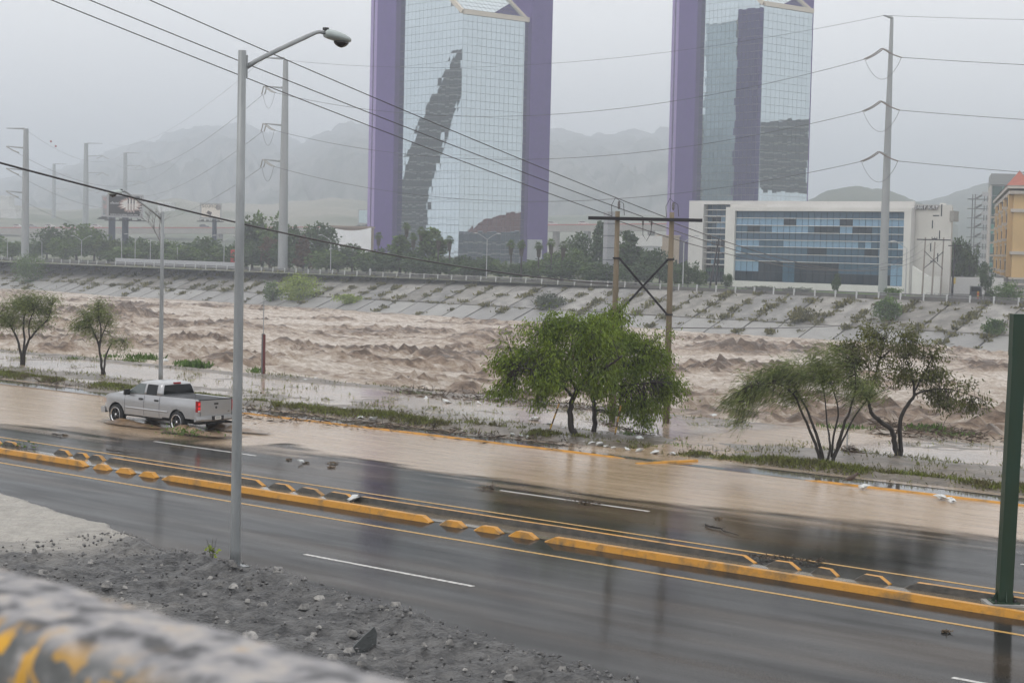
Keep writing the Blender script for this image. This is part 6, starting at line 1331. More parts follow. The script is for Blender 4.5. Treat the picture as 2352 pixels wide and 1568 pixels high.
# ---------------- vehicles seen far off
def car(label, q, rz, col, kind='car', s=1.0, grp=None):
    t = thing('parked_car' if grp is None else 'distant_car', label, kind, q, rz, grp); mt_ = mat('paint_' + col, {'white': (.62, .62, .62), 'dark': (.03, .035, .035), 'grey': (.25, .26, .27), 'red': (.3, .03, .03)}[col], .3, coat=.4)
    L, W, h1, h2 = (4.3, 1.75, .85, 1.45) if kind == 'car' else (5.2, 2.0, 1.1, 2.1)
    a = L / 2; prof = [(-a, .35), (a, .35), (a, .7), (a * .9, h1), (a * .45, h1 + .05), (a * .12, h2), (-a * .7, h2), (-a * .95, h1 + .05), (-a, h1 - .1)]
    mb = MB(); mb.prism([(x * s, z * s) for x, z in prof], -W / 2 * s, W / 2 * s, ax='y'); mb.build('body', mt_, t, True)
    mb = MB(); mb.prism([(x * s, z * s) for x, z in [(a * .40, h1 + .08), (a * .10, h2 - .08), (-a * .66, h2 - .08), (-a * .86, h1 + .08)]], -W / 2 * s - .01, W / 2 * s + .01, ax='y'); mb.build('side_glass', M_gls, t, True)
    MB().box(-a * s - .012, -a * s * .93, -W * .4 * s, W * .4 * s, (h1 + .1) * s, (h2 - .15) * s).build('rear_glass', M_gls, t, True)
    for x in (-a * .62, a * .62):
        for y_ in (-W / 2, W / 2): MB().lathe([(.0, -.1), (.32, -.1), (.32, .1), (0, .1)], 12, (x * s, y_ * s * .95, .32), 'y').build('wheel', M_tyre, t, True)
    return t
for i, (x, f_, c_) in enumerate(((42, .0, 'white'), (75, 0, 'grey'), (115, 0, 'white'), (152, 0, 'white'), (222, 0, 'white'), (470, 0, 'dark'), (1268, 0, 'white'), (1340, 0, 'white'))):
    y_ = np.interp(x, [-260, 0, 550, 1000, 1255, 1560], [521, 522, 522, 519, 516, 513]); dd_ = np.interp(x, [-260, 0, 550, 1000, 1255, 1560], [1000, 980, 960, 930, 900, 860])
    q = D(x, y_, dd_ + 2); q.z -= .25; car(['far left', 'second', 'third', 'fourth', 'fifth', 'sixth'][i] + ' %s car on the left stretch of the overpass' % c_ if i < 6 else ['left', 'right'][i - 6] + ' of two white cars on the overpass between the towers', q, FACE, c_, grp='cars on the overpass', s=1.25)
q = D(2244, hor(2244), 300); q.z = ZF; car('dark van seen from behind in the side street', q, math.atan2(hd.y, hd.x), 'dark', 'van'); q = D(2216, hor(2216), 420); q.z = ZF; car('white van parked far up the side street', q, math.atan2(hd.y, hd.x), 'white', 'van', 1.2)
q = D(2275, hor(2275), 360); q.z = ZF; car('small white car beside the hotel bushes', q, math.atan2(hd.y, hd.x), 'white')
q = D(2246, hor(2246), 330); q.z = ZF; setp(MB().box(-5, 5, -.2, .2, 0, 3.2).build('gate_wall', M_white, None, True), 'white wall panel behind the dark van in the side street', 'wall'); COL.objects['gate_wall'].location = q; COL.objects['gate_wall'].rotation_euler.z = FACE
# lone figure at the rail
q = UV(850, vb(-280) + 1.6, ZF); pk = bpy.data.meshes.new('body'); 
def person(q):
    import bmesh
    t = thing('person', 'lone person in a pale shirt standing at the far guard rail', 'person', q, FACE)
    vv = [(0, 0, .92), (0, 0, 1.15), (0, 0, 1.42), (0, 0, 1.52), (0, .0, 1.66), (.19, 0, 1.40), (.25, .0, 1.12), (.22, -.08, .86), (-.19, 0, 1.40), (-.25, 0, 1.12), (-.22, -.08, .86), (.1, 0, .88), (.11, 0, .48), (.11, 0, .08), (.11, -.16, .04), (-.1, 0, .88), (-.11, 0, .48), (-.11, 0, .08), (-.11, -.16, .04)]
    ed = [(0, 1), (1, 2), (2, 3), (3, 4), (2, 5), (5, 6), (6, 7), (2, 8), (8, 9), (9, 10), (0, 11), (11, 12), (12, 13), (13, 14), (0, 15), (15, 16), (16, 17), (17, 18)]
    me = bpy.data.meshes.new('body'); me.from_pydata(vv, ed, []); me.materials.append(mat('person_clothes', (.5, .5, .52), .8)); o = link('body', me, t)
    md = o.modifiers.new('s', 'SKIN'); rr = [.15, .15, .15, .07, .11, .07, .05, .045, .07, .05, .045, .10, .075, .05, .045, .10, .075, .05, .045]
    for i, r_ in enumerate(rr): me.skin_vertices[0].data[i].radius = (r_, r_ * .8)
    me.skin_vertices[0].data[0].use_root = True; o.modifiers.new('d', 'SUBSURF').levels = 1
    MB().lathe([(.02, 1.76), (.09, 1.74), (.105, 1.68), (.09, 1.62)], 10, (0, .01, 0), cap=False).build('hair', mat('hair_black', (.01, .009, .008), .7), t, True, smooth=True)
    MB().lathe([(.13, .5), (.2, .7), (.19, .95)], 10, (0, 0, 0), cap=False).build('trousers', mat('trousers_dark', (.05, .06, .09), .8), t, True, smooth=True)
person(q)
# ================================================================ VEGETATION AND SMALL THINGS
LF = {'g': leafmat('far_leaf_green', (.12, .185, .04), (.055, .095, .02), .4, .25), 'd': leafmat('far_leaf_dark', (.075, .125, .036), (.034, .062, .018), .4, .25), 'r': leafmat('far_leaf_rust', (.14, .08, .04), (.075, .05, .022), .4, .3), 'y': leafmat('far_leaf_yellow', (.10, .13, .03), (.05, .075, .018), .4, .25)}
M_trk = mat('far_trunk', (.05, .042, .034), .9, scale=2)
def proto(kind, seed):
    """unit-height tree: leaf tufts gathered in clumps round a crown shape"""
    rg = np.random.default_rng(seed); C_ = []
    for _ in range(46 if kind != 'cone' else 40):
        if kind == 'cone':
            z = .18 + .80 * rg.random() ** 1.1; r_ = .27 * (1 - z) ** .75 + .015; a = rg.random() * 6.283; C_.append((r_ * math.cos(a) * rg.random() ** .4, r_ * math.sin(a) * rg.random() ** .4, z, .075))
        else:
            v = rg.normal(size=3); v /= np.linalg.norm(v); q = v * rg.random() ** .33 * np.array([.40, .40, .40]); C_.append((q[0], q[1], .53 + q[2], .085 + .05 * rg.random()))
    P, Dn, Ln = [], [], []
    for x, y, z, r_ in C_:
        n = 46; v = rg.normal(size=(n, 3)); v /= np.linalg.norm(v, axis=1)[:, None]; p = np.array([x, y, z]) + v * (r_ * rg.random((n, 1)) ** .5)
        p[:, 2] = np.maximum(p[:, 2], .08); d_ = v + rg.normal(size=(n, 3)) * .7 + (0, 0, -.2); d_ /= np.linalg.norm(d_, axis=1)[:, None]; P.append(p); Dn.append(d_); Ln.append(.045 + .035 * rg.random(n))
    P, Dn, Ln = map(np.concatenate, (P, Dn, Ln)); Vv, Ff = leaves_mesh(P, Dn, Ln, Ln * .38, rg)
    mb = MB(); mb.tube([(0, 0, -.02), (.01, 0, .2), (0, .01, .5), (.01, 0, .8)], [.028, .022, .014, .005], 6)
    for _ in range(7):
        a = rg.random() * 6.283; z = .25 + .3 * rg.random(); mb.tube([(0, 0, z), (.12 * math.cos(a), .12 * math.sin(a), z + .12), (.24 * math.cos(a), .24 * math.sin(a), z + .22)], [.012, .008, .003], 4)
    return Vv, Ff, mb
PR = [proto('round', 201), proto('round', 202), proto('round', 203), proto('cone', 204)]; PM = {}
def far_tree(label, x, ytop, wpx, kind, pi_, off, grp='trees along the far bank', name='tree'):
    u_ = -250
    for _ in range(8): u_ = UV(x, vb(u_) + off, ZF).x
    q = Vector((u_, vb(u_) + off, ZF)); k = dep(q) / F; H = CAMH + (hor(x) - ytop) * k - ZF; W = wpx * k / (.55 if pi_ == 3 else .92) * 1.3; H *= 1.05
    key = (pi_, kind)
    if key not in PM:
        Vv, Ff, mb = PR[pi_]; o = npmesh('crown', Vv, Ff, LF[kind]); PM[key] = (o.data, mb.mesh('trunk', M_trk, smooth=True)); bpy.data.objects.remove(o)
    t = thing(name, label, 'tree', q, rnd.uniform(0, 6.28), grp); t.scale = (W, W, H)
    link('trunk', PM[key][1], t); link('crown', PM[key][0], t); return t
TL = [(-20, 540, 70, 'g', 0, 22), (28, 552, 50, 'g', 1, 16), (108, 524, 64, 'd', 0, 24), (142, 543, 60, 'g', 1, 18), (176, 513, 80, 'g', 2, 34), (216, 526, 70, 'g', 0, 28), (248, 545, 60, 'y', 1, 18), (300, 546, 66, 'd', 2, 30), (336, 552, 60, 'g', 0, 24), (388, 548, 60, 'g', 1, 30), (436, 556, 64, 'd', 2, 26), (474, 546, 74, 'g', 0, 34), (520, 560, 54, 'd', 1, 26), (566, 520, 56, 'd', 3, 22), (602, 490, 96, 'g', 2, 26), (618, 540, 40, 'r', 1, 15), (664, 520, 70, 'd', 0, 22), (696, 548, 38, 'r', 3, 14), (728, 506, 80, 'd', 1, 28), (776, 566, 60, 'd', 2, 18), (808, 562, 66, 'd', 0, 24), (842, 572, 56, 'g', 1, 14), (880, 570, 50, 'd', 2, 22), (918, 548, 64, 'g', 3, 20), (948, 578, 50, 'd', 0, 15), (990, 532, 74, 'g', 3, 22), (1030, 596, 40, 'd', 2, 14), (1066, 584, 46, 'd', 1, 22), (1110, 590, 50, 'd', 0, 28), (1146, 596, 44, 'g', 2, 20), (1182, 604, 46, 'd', 1, 16), (1222, 600, 50, 'g', 0, 22), (1262, 580, 60, 'g', 2, 30), (1308, 566, 66, 'g', 1, 34), (1338, 538, 70, 'd', 0, 44), (1376, 520, 46, 'd', 3, 40), (1348, 604, 60, 'g', 2, 16), (1440, 540, 62, 'd', 3, 24), (1478, 566, 62, 'd', 1, 34), (1514, 574, 56, 'd', 0, 28), (1580, 600, 46, 'd', 2, 14), (1606, 618, 34, 'g', 1, 18), (1550, 618, 36, 'd', 0, 20), (2194, 540, 46, 'd', 1, 90), (2224, 556, 46, 'd', 2, 120), (2262, 604, 32, 'd', 0, 40), (1670, 626, 22, 'd', 1, 9), (1920, 628, 18, 'd', 2, 11)]
TL += [(x_, y_, 84, kd_, pp_, o_) for x_, y_, kd_, pp_, o_ in ((80, 556, 'd', 1, 40), (150, 548, 'd', 2, 44), (230, 552, 'd', 0, 44), (285, 566, 'g', 1, 16), (360, 562, 'd', 2, 42), (415, 566, 'g', 0, 16), (455, 562, 'd', 1, 44), (500, 566, 'g', 2, 16), (580, 556, 'd', 0, 14), (640, 560, 'd', 2, 16), (710, 566, 'd', 1, 40), (750, 576, 'g', 0, 14), (860, 586, 'd', 2, 13), (900, 590, 'd', 0, 30), (965, 590, 'd', 1, 13), (1010, 590, 'd', 0, 26), (1090, 600, 'd', 2, 13), (1240, 592, 'd', 1, 40), (1290, 600, 'd', 0, 14), (1385, 600, 'd', 1, 14), (1420, 596, 'd', 2, 36), (1460, 606, 'd', 0, 14), (1530, 600, 'd', 1, 44))]; TL.sort(); adj = {'g': 'green', 'd': 'dark green', 'r': 'rust-brown', 'y': 'yellowish green'}
TENS = ['', '', 'twenty', 'thirty', 'forty', 'fifty', 'sixty', 'seventy']; ONES = ORD[:9]
def ordn(i):
    if i <= 20: return ORD[i - 1]
    t_, o_ = divmod(i, 10); return (TENS[t_][:-1] + 'ieth') if o_ == 0 else TENS[t_] + '-' + ONES[o_ - 1]
for i, (x, yt_, w_, kd, pi_, off) in enumerate(TL):
    far_tree('%s tree from the left along the far bank, %s and %s' % (ordn(i + 1), adj[kd], 'tapering' if pi_ == 3 else 'bushy'), x, yt_, w_, kd, pi_, off)
# bare tree by the far roadside
q = UV(368, vb(-370) + 15, ZF); k = dep(q) / F; t = thing('bare_tree', 'leafless grey tree standing between the billboards', 'tree', q, FACE); mb = MB(); rg = random.Random(8)
def bare(p, d_, L, r_, n):
    q_ = p + d_ * L; mb.tube([p, (p + q_) / 2 + Vector((rg.uniform(-.1, .1), rg.uniform(-.1, .1), 0)) * L * .5, q_], [r_, r_ * .8, r_ * .6], 4, cap=False)
    if n:
        for _ in range(3): bare(q_, (d_ + Vector((rg.uniform(-.7, .7), rg.uniform(-.7, .7), rg.uniform(-.15, .35)))).normalized(), L * .72, r_ * .58, n - 1)
bare(Vector((0, 0, 0)), Vector((.03, 0, 1)), (596 - 478) * k * .42, .28, 4); mb.build('branches', mat('bare_wood', (.12, .10, .085), .9), t, True)
# palms
def palm_meshes(seed):
    rg = np.random.default_rng(seed); P, F_ = [], []
    for i in range(52):
        el = rg.uniform(-.6, 1.35); a = rg.random() * 6.283; L = rg.uniform(1.1, 1.6); d_ = np.array([math.cos(a) * math.cos(el), math.sin(a) * math.cos(el), math.sin(el)]); s = np.array([-math.sin(a), math.cos(a), 0]); b0 = np.array([0, 0, 0.0])
        for j in range(7):
            f = (j - 3) / 3; tip = d_ * L * (1 - .25 * abs(f)) + s * f * .75 * L * .6 + np.array([0, 0, -.35 * (f * f) - .25]); mid = d_ * L * .45 + s * f * .1
            k0 = len(P); P += [mid - s * .07, mid + s * .07, tip]; F_.append((k0, k0 + 1, k0 + 2))
    return np.array(P), np.array(F_)
pv_, pf_ = palm_meshes(5); rg2 = np.random.default_rng(6); n = 260; a = rg2.random(n) * 6.283; z_ = -rg2.random(n) * 1.9; rr = .55 * (1 + z_ / 2.6); pp = np.stack([np.cos(a) * rr * .6, np.sin(a) * rr * .6, z_ + .1], 1); dd = np.stack([np.cos(a) * .35, np.sin(a) * .35, -np.ones(n)], 1); dd /= np.linalg.norm(dd, axis=1)[:, None]; sv_, sf_ = leaves_mesh(pp, dd, np.full(n, .8), np.full(n, .09), rg2)
o1 = npmesh('fronds', pv_, pf_, LF['g']); fr_me = o1.data; bpy.data.objects.remove(o1); o1 = npmesh('dead_skirt', sv_, sf_, mat('palm_skirt', (.10, .082, .055), .9)); sk_me = o1.data; bpy.data.objects.remove(o1)
PL = [(868, 530, 30), (932, 508, 24), (966, 518, 20), (948, 532, 16), (1006, 534, 18), (1031, 538, 14), (1172, 548, 26), (1196, 548, 14), (1236, 552, 22), (1264, 545, 26), (1292, 550, 16), (1488, 606, 20)]
for i, (x, yt_, off) in enumerate(PL):
    u_ = -250
    for _ in range(8): u_ = UV(x, vb(u_) + off, ZF).x
    q = Vector((u_, vb(u_) + off, ZF)); k = dep(q) / F; H = CAMH + (hor(x) - yt_) * k - ZF - 1.2; t = thing('palm_tree', '%s palm from the left among the trees below the towers' % ORD[i], 'palm', q, rnd.uniform(0, 6), 'fan palms on the far bank')
    MB().tube([(0, 0, -.1), (.1, 0, H * .5), (0, .05, H)], [.24, .17, .15], 7).build('trunk', M_trk, t, True, smooth=True)
    o = link('crown', fr_me, t, (0, 0, H)); o.scale = (1.05,) * 3; link('dead_skirt', sk_me, t, (0, 0, H))
# bushes on the bank and hedges
def bush(label, x, ybase, w_, h_, lm, n, seed, plane='slope', lf=.42, name='bush', cat='bush', wid=.3):
    n = int(n * 2.2); rg = np.random.default_rng(seed)
    if plane == 'slope':
        u_ = -250
        for s in np.linspace(.5, 17.5, 70):
            for _ in range(6): u_ = UV(x, vb(u_) - s, slope_pt(u_, s).z).x
            q = slope_pt(u_, s)
            if proj(q)[1] > ybase: break
    else:
        u_ = -200
        for _ in range(8): u_ = UV(x, vb(u_) + plane, ZF).x
        q = Vector((u_, vb(u_) + plane, ZF))
    k = dep(q) / F; t = thing(name, label, cat, q, FACE); rx, rz = w_ * k / 2, h_ * k / 2
    nc = max(6, n // 40); cl = rg.normal(size=(nc, 3)); cl /= np.linalg.norm(cl, axis=1)[:, None]; cl = cl * rg.random((nc, 1)) ** .4 * np.array([rx, rx * .6, rz]) + (0, 0, rz * .9)
    idx = rg.integers(0, nc, n); p = cl[idx] + rg.normal(size=(n, 3)) * np.array([rx, rx * .6, rz]) * .22; p[:, 2] = np.maximum(p[:, 2], .03)
    d_ = rg.normal(size=(n, 3)) + (0, 0, .35); d_ /= np.linalg.norm(d_, axis=1)[:, None]; Vv, Ff = leaves_mesh(p, d_, lf * (.6 + .7 * rg.random(n)), np.full(n, lf * wid), rg); npmesh('foliage', Vv, Ff, lm, t)
    mb = MB()
    for j in range(6): c = cl[rg.integers(0, nc)]; mb.tube([(0, 0, -.1), (c[0] * .4, c[1] * .4, c[2] * .6), tuple(c)], [.06, .04, .015], 4, cap=False)
    mb.build('stems', M_trk, t, True); return t
LB = leafmat('bush_bright', (.30, .38, .05), (.17, .23, .03), .35, .5); LB2 = leafmat('bush_mid', (.12, .20, .04), (.06, .11, .025), .35, .5); LB3 = leafmat('bush_grey', (.09, .115, .055), (.05, .065, .035), .35, .5); LW = leafmat('weed_olive', (.19, .175, .06), (.09, .088, .036), .4, .6)
for a_ in (('big bright yellow-green bush at the foot of the far embankment', 690, 688, 92, 58, LB, 1500, 301), ('dark bushy shrub on the far embankment near the left-edge pole', 70, 646, 74, 66, LB2, 1300, 302), ('low dark shrub left of the bright yellow-green bush', 628, 690, 44, 44, LB2, 500, 303), ('grey-green scrub on the embankment left of the big tree crown', 1262, 706, 66, 34, LB3, 700, 304), ('feathery pale green shrub on the embankment below the office-block pole', 2038, 738, 58, 52, LB2, 800, 305), ('dark tuft of scrub low on the bank beside the green column', 2282, 768, 46, 36, LB2, 500, 306), ('low yellowish scrub right of the bright bush', 800, 696, 60, 20, LB, 450, 307), ('patch of yellow-green scrub on the bank under the office block', 1845, 738, 70, 30, LW, 600, 308)): bush(*a_)
for a_ in (('clipped grey hedge, left of the pair before the office block windows', 1742, 667, 66, 12, LB3, 700, 311, 8), ('clipped grey hedge, right of the pair before the office block windows', 1832, 669, 70, 12, LB3, 700, 312, 8), ('green hedge right of the office-block pole', 2052, 676, 36, 20, LB2, 500, 313, 9), ('bushes at the foot of the ochre hotel', 2316, 690, 64, 40, LB2, 900, 314, 14), ('low bushes left of the hotel base', 2278, 690, 30, 24, LB3, 400, 315, 18)): bush(*a_, name='hedge', cat='hedge', lf=.3)
# weeds sprouting from the slab joints (nobody could count them)
rg = np.random.default_rng(33); P, Dn, Ln = [], [], []
def tuft(q, r_, h_, n):
    v = rg.normal(size=(n, 3)) * np.array([r_, r_, 0]) * .5; p = np.array(q) + v; d_ = rg.normal(size=(n, 3)) * .6 + (0, 0, .8); d_ /= np.linalg.norm(d_, axis=1)[:, None]; P.append(p); Dn.append(d_); Ln.append(h_ * (.5 + .8 * rg.random(n)))
for u_ in joints:
    if u_ < -430 or u_ > -92: continue
    s = .6
    dens = .55 + .45 * vnoise(np.array([u_ * .03]), np.array([1.5]), 4)[0]
    while s < 17:
        if rg.random() < dens * (.95 if s < 12 else .4):
            for _ in range(rg.integers(1, 4)): tuft(slope_pt(u_ + rg.normal() * .25, min(17.5, s + rg.normal() * .4)), .6 + .8 * rg.random(), .4 + .5 * rg.random(), 34)
        s += .9 + rg.random() * 1.4
    for _ in range(4):
        if rg.random() < .6: tuft(slope_pt(u_ + rg.random() * 6, 11.4 + rg.normal() * .2), .8, .4, 30)
    if u_ > -190:
        for _ in range(4): tuft(slope_pt(u_ + rg.random() * 6, rg.random() * 15), .6 + .4 * rg.random(), .45, 34)
P, Dn, Ln = map(np.concatenate, (P, Dn, Ln)); Vv, Ff = leaves_mesh(P, Dn, Ln, Ln * .22, rg); o = npmesh('weeds', Vv, Ff, LW); setp(o, 'olive weeds sprouting from the joints of the concrete bank', 'weeds', kind='stuff')

# ---------------- grass on the verge, kept to what stands above the water
rg = np.random.default_rng(44); n = 190000; gu_ = rg.uniform(-125, 2, n); gv_ = np.where(rg.random(n) < .45, 54.75 + rg.normal(size=n) * .45, rg.uniform(53.6, 67.7, n)); hh = verge_h(gu_, gv_); pn_ = fbm(gu_ * .7, gv_ * .9, 3, 77)
ridge_ = np.exp(-((gv_ - 54.8) / .8) ** 2); ok = (hh > WL - .02) & (rg.random(n) < np.clip((pn_ - .46 + .05 * ridge_) * 6, .03, 1) * (.38 + .62 * ridge_)); gu_, gv_, hh = gu_[ok], gv_[ok], hh[ok]
p = np.stack([gu_, gv_, hh - .01], 1); m_ = len(p); d_ = rg.normal(size=(m_, 3)) * .55 + (0, 0, .75); d_ /= np.linalg.norm(d_, axis=1)[:, None]; ln = .10 + .16 * rg.random(m_); Vv, Ff = leaves_mesh(p, d_, ln, np.full(m_, .022), rg)
LG = leafmat('verge_grass', (.16, .19, .04), (.12, .10, .05), .5, 1.2); o = npmesh('grass', Vv, Ff, LG); setp(o, 'short wet grass growing on the muddy verge islands', 'grass', kind='stuff')
# taller green weeds along the water's edge
P, Dn, Ln = [], [], []
for x, y, w_, h_, n in ((330, 826, 60, 16, 260), (300, 832, 40, 10, 160), (452, 846, 46, 20, 320), (420, 838, 30, 12, 140), (590, 856, 24, 14, 140), (250, 822, 40, 10, 120), (180, 826, 60, 8, 140), (1440, 1000, 24, 10, 90), (1900, 1066, 60, 10, 260), (1950, 985, 90, 12, 200), (2130, 988, 70, 16, 240), (2200, 1000, 80, 10, 160), (1560, 1024, 40, 8, 80), (960, 905, 60, 7, 120), (1150, 918, 80, 8, 180)):
    c = G(x, y); k = dep(c) / F; v = rg.normal(size=(n, 3)); q = np.array(c) + np.outer(v[:, 0] * w_ * k * .35, np.array(r0)) + np.outer(v[:, 1] * .4, np.array(fh)); q[:, 2] = .02; d_ = rg.normal(size=(n, 3)) * .5 + (0, 0, .9); d_ /= np.linalg.norm(d_, axis=1)[:, None]
    P.append(q); Dn.append(d_); Ln.append(h_ * k * (.4 + .8 * rg.random(n)))
P, Dn, Ln = map(np.concatenate, (P, Dn, Ln)); Vv, Ff = leaves_mesh(P, Dn, Ln, np.maximum(.02, Ln * .12), rg); o = npmesh('undergrowth', Vv, Ff, LB2); setp(o, 'rank green weeds along the drowned water edge', 'weeds', kind='stuff')
# brown flood wrack: twigs and reeds stranded along the shore
P, Dn, Ln = [], [], []
for (x0, y0), (x1, y1), n, th in (((900, 898), (1420, 945), 2200, 12), ((560, 940), (1330, 1020), 1500, 22), ((1880, 1075), (2352, 1118), 700, 16), ((2000, 975), (2260, 1004), 900, 12), ((80, 878), (300, 898), 500, 6), ((860, 948), (1000, 965), 300, 8), ((1380, 975), (1500, 1005), 200, 8), ((1130, 1120), (1130, 1124), 60, 4), ((1300, 1152), (1380, 1160), 90, 4), ((1700, 1280), (1900, 1296), 260, 6), ((1580, 1035), (1680, 1056), 160, 8), ((0, 1024), (90, 1032), 90, 4), ((550, 960), (900, 985), 160, 10), ((2000, 1000), (2352, 1020), 200, 6)):
    f = rg.random(n); x = x0 + (x1 - x0) * f; y = y0 + (y1 - y0) * f + rg.normal(size=n) * th * .45
    pts = np.array([G(a_, b_) for a_, b_ in zip(x, y)]); pts[:, 2] = .05 + rg.random(n) * .04; d_ = rg.normal(size=(n, 3)) * (1, .6, .22); d_ /= np.linalg.norm(d_, axis=1)[:, None]; P.append(pts); Dn.append(d_); Ln.append((.15 + .5 * rg.random(n) ** 2) if y0 < 1020 else (.05 + .16 * rg.random(n) ** 2))
P, Dn, Ln = map(np.concatenate, (P, Dn, Ln)); Vv, Ff = leaves_mesh(P, Dn, Ln, .012 + Ln * .03, rg); o = npmesh('flood_debris', Vv, Ff, mat('wrack', (.10, .07, .045), .8, c2=(.04, .028, .02), isl=.4)); setp(o, 'brown twigs and reeds stranded by the flood', 'debris', kind='stuff')
# heap of brush against the thin post
q = G(1962, 1052); t = thing('brush_heap', 'brown heap of washed-up brush beside the thin pale post', 'debris', q, FACE)
n = 700; a = rg.random(n); p = np.stack([(-.55 + 1.9 * a), rg.normal(size=n) * .25, .05 + .42 * np.exp(-((a - .12) / .22) ** 2) * rg.random(n) + .12 * rg.random(n) * (1 - a)], 1); d_ = np.stack([np.ones(n), rg.normal(size=n) * .4, -.35 + rg.normal(size=n) * .3], 1); d_ /= np.linalg.norm(d_, axis=1)[:, None]; Vv, Ff = leaves_mesh(p, d_, .2 + .35 * rg.random(n), np.full(n, .012), rg); npmesh('brush', Vv, Ff, MATS['wrack'], t)
MB().tube([(-.5, 0, .05), (.2, .05, .2), (1.3, 0, .05)], [.05, .04, .02], 6).build('log', M_bark, t, True)
# ---------------- branches and clumps lying on the asphalt
def branch(label, x, y, L, ang, leaf=0, seed=0, name='fallen_branch'):
    rg_ = np.random.default_rng(seed); q = G(x, y, .01); t = thing(name, label, 'branch', q, ang); mb = MB(); p = [(-L / 2 + L * j / 5, rg_.normal() * L * .03, .03 + .02 * rg_.random()) for j in range(6)]; mb.tube(p, [.03, .028, .024, .02, .015, .008], 5)
    for j in range(6): a_ = p[rg_.integers(1, 5)]; mb.tube([a_, (a_[0] + rg_.normal() * .15 + .1, a_[1] + rg_.normal() * .2, .05 + .1 * rg_.random())], [.012, .004], 4)
    mb.build('stick', M_bark, t, True)
    if leaf:
        P_ = np.stack([rg_.normal(size=leaf) * L * .28, rg_.normal(size=leaf) * .22, .05 + .28 * rg_.random(leaf)], 1); D_ = rg_.normal(size=(leaf, 3)); D_ /= np.linalg.norm(D_, axis=1)[:, None]; Vv, Ff = leaves_mesh(P_, D_, .08 + .1 * rg_.random(leaf), np.full(leaf, .03), rg_); npmesh('leaves', Vv, Ff, LB2, t)
branch('leafy green branch floating beside the pickup rear wheel', 425, 1001, 2.4, .2, 170, 1); branch('long dark stick lying on the road below the flood edge', 1656, 1219, 1.9, -.5, 0, 2); branch('dark stick lying in the gutter at the left edge', 52, 1030, 2.2, -.1, 30, 3); branch('short stick on the lane left of the pickup', 135, 1000, .7, .1, 0, 4); branch('thin stick on the asphalt below the pickup', 280, 1040, 1.6, .05, 0, 5); branch('stick lying on pale silt near the parapet', 90, 1252, 1.3, .5, 0, 6)
def clump(label, x, y, r_, seed, mt_=None):
    rg_ = np.random.default_rng(seed); q = G(x, y, .01); n = 90; P_ = np.stack([rg_.normal(size=n) * r_ * .8, rg_.normal(size=n) * r_ * .5, .015 + r_ * .22 * rg_.random(n)], 1); D_ = rg_.normal(size=(n, 3)) * (1, 1, .25); D_ /= np.linalg.norm(D_, axis=1)[:, None]; Vv, Ff = leaves_mesh(P_, D_, .03 + .06 * rg_.random(n), np.full(n, .02), rg_)
    t = thing('leaf_clump', label, 'debris', q, 0, 'clumps on the road'); o = npmesh('leaves', Vv, Ff, mt_ or MATS['wrack'], t); o['kind'] = 'stuff'
    MB().tube([(-r_, 0, .02), (0, r_ * .2, .04), (r_ * 1.2, 0, .02)], [.012, .015, .006], 5).build('twig', M_bark, t, True); return t
for i, (x, y, r_, lab) in enumerate(((703, 1063, .10, 'small dark clump on the road, left of the largest one'), (766, 1064, .2, 'largest mossy clump on the road right of the lamp pole'), (762, 1074, .10, 'small clump just below the largest mossy clump'), (663, 1056, .08, 'tiny clump closest to the lamp pole on its right'), (1116, 1122, .26, 'heap of brown debris beside the end of a white dash'), (1345, 1157, .22, 'straw-like debris lying across the white dash'), (1650, 1191, .09, 'small dark clump above the long stick on the road'), (745, 955, .12, 'dark clump on the far side of the flooded lane'), (2172, 1451, .06, 'dark scrap on the near lane at the right'), (150, 1000, .10, 'dark clump on the lane near the left edge'))): clump(lab, x, y, r_ * .8, 500 + i, mat('leaf_litter', (.20, .14, .08), .8, c2=(.09, .065, .04), isl=.4))
# ---------------- plastic litter
M_lit = mat('litter_white', (.62, .63, .62), .4, c2=(.5, .52, .52), scale=9); M_lit2 = mat('litter_blue', (.25, .42, .48), .4); M_litd = mat('litter_dark', (.02, .022, .025), .5)
def crumple(seed):
    rg_ = np.random.default_rng(seed); mb = MB(); n = 9; rings = []
    for j in range(6):
        f = j / 5; r_ = math.sin(f * math.pi) ** .6 * .16 + .01; rings.append([(r_ * (1 + .35 * rg_.normal()) * math.cos(2 * math.pi * k / n) * 1.3, r_ * (1 + .35 * rg_.normal()) * math.sin(2 * math.pi * k / n), .26 * (f - .0) * (.6 + .2 * rg_.random())) for k in range(n)])
    mb.loft(rings); return mb.mesh('litter', M_lit)
def bottle():
    return MB().lathe([(.0, -.15), (.05, -.15), (.05, .05), (.035, .1), (.016, .13), (.016, .17), (0, .17)], 10, (0, 0, .05), 'x').mesh('litter', M_lit)
CR = [crumple(k) for k in range(5)] + [bottle()]
spots = [(828, 962, 0), (856, 966, 0), (1072, 980, 1), (1086, 986, 5), (1098, 978, 2), (1112, 988, 3), (1128, 991, 0), (1143, 996, 5), (1160, 993, 1), (1177, 1001, 2), (1196, 1003, 4), (1213, 1005, 5), (1228, 1001, 0), (1250, 1003, 1), (1266, 1000, 3), (1342, 1018, 0), (1360, 1021, 2), (1376, 1024, 4), (1392, 1027, 1), (1410, 1030, 5), (1440, 1034, 3), (1470, 1037, 2), (1506, 1042, 0), (1230, 966, 1), (1262, 976, 4), (1292, 985, 5), (790, 942, 2), (628, 938, 3), (705, 875, 0), (724, 872, 2), (978, 915, 1), (1025, 925, 0), (1100, 927, 5), (1225, 965, 2), (380, 830, 4), (445, 836, 0), (690, 1061, 3), (1640, 955, 0), (1470, 1010, 4), (1984, 1122, 1), (2160, 1146, 2), (2185, 1152, 3), (815, 1148, 0), (1545, 1045, 1), (2066, 1046, 0)]
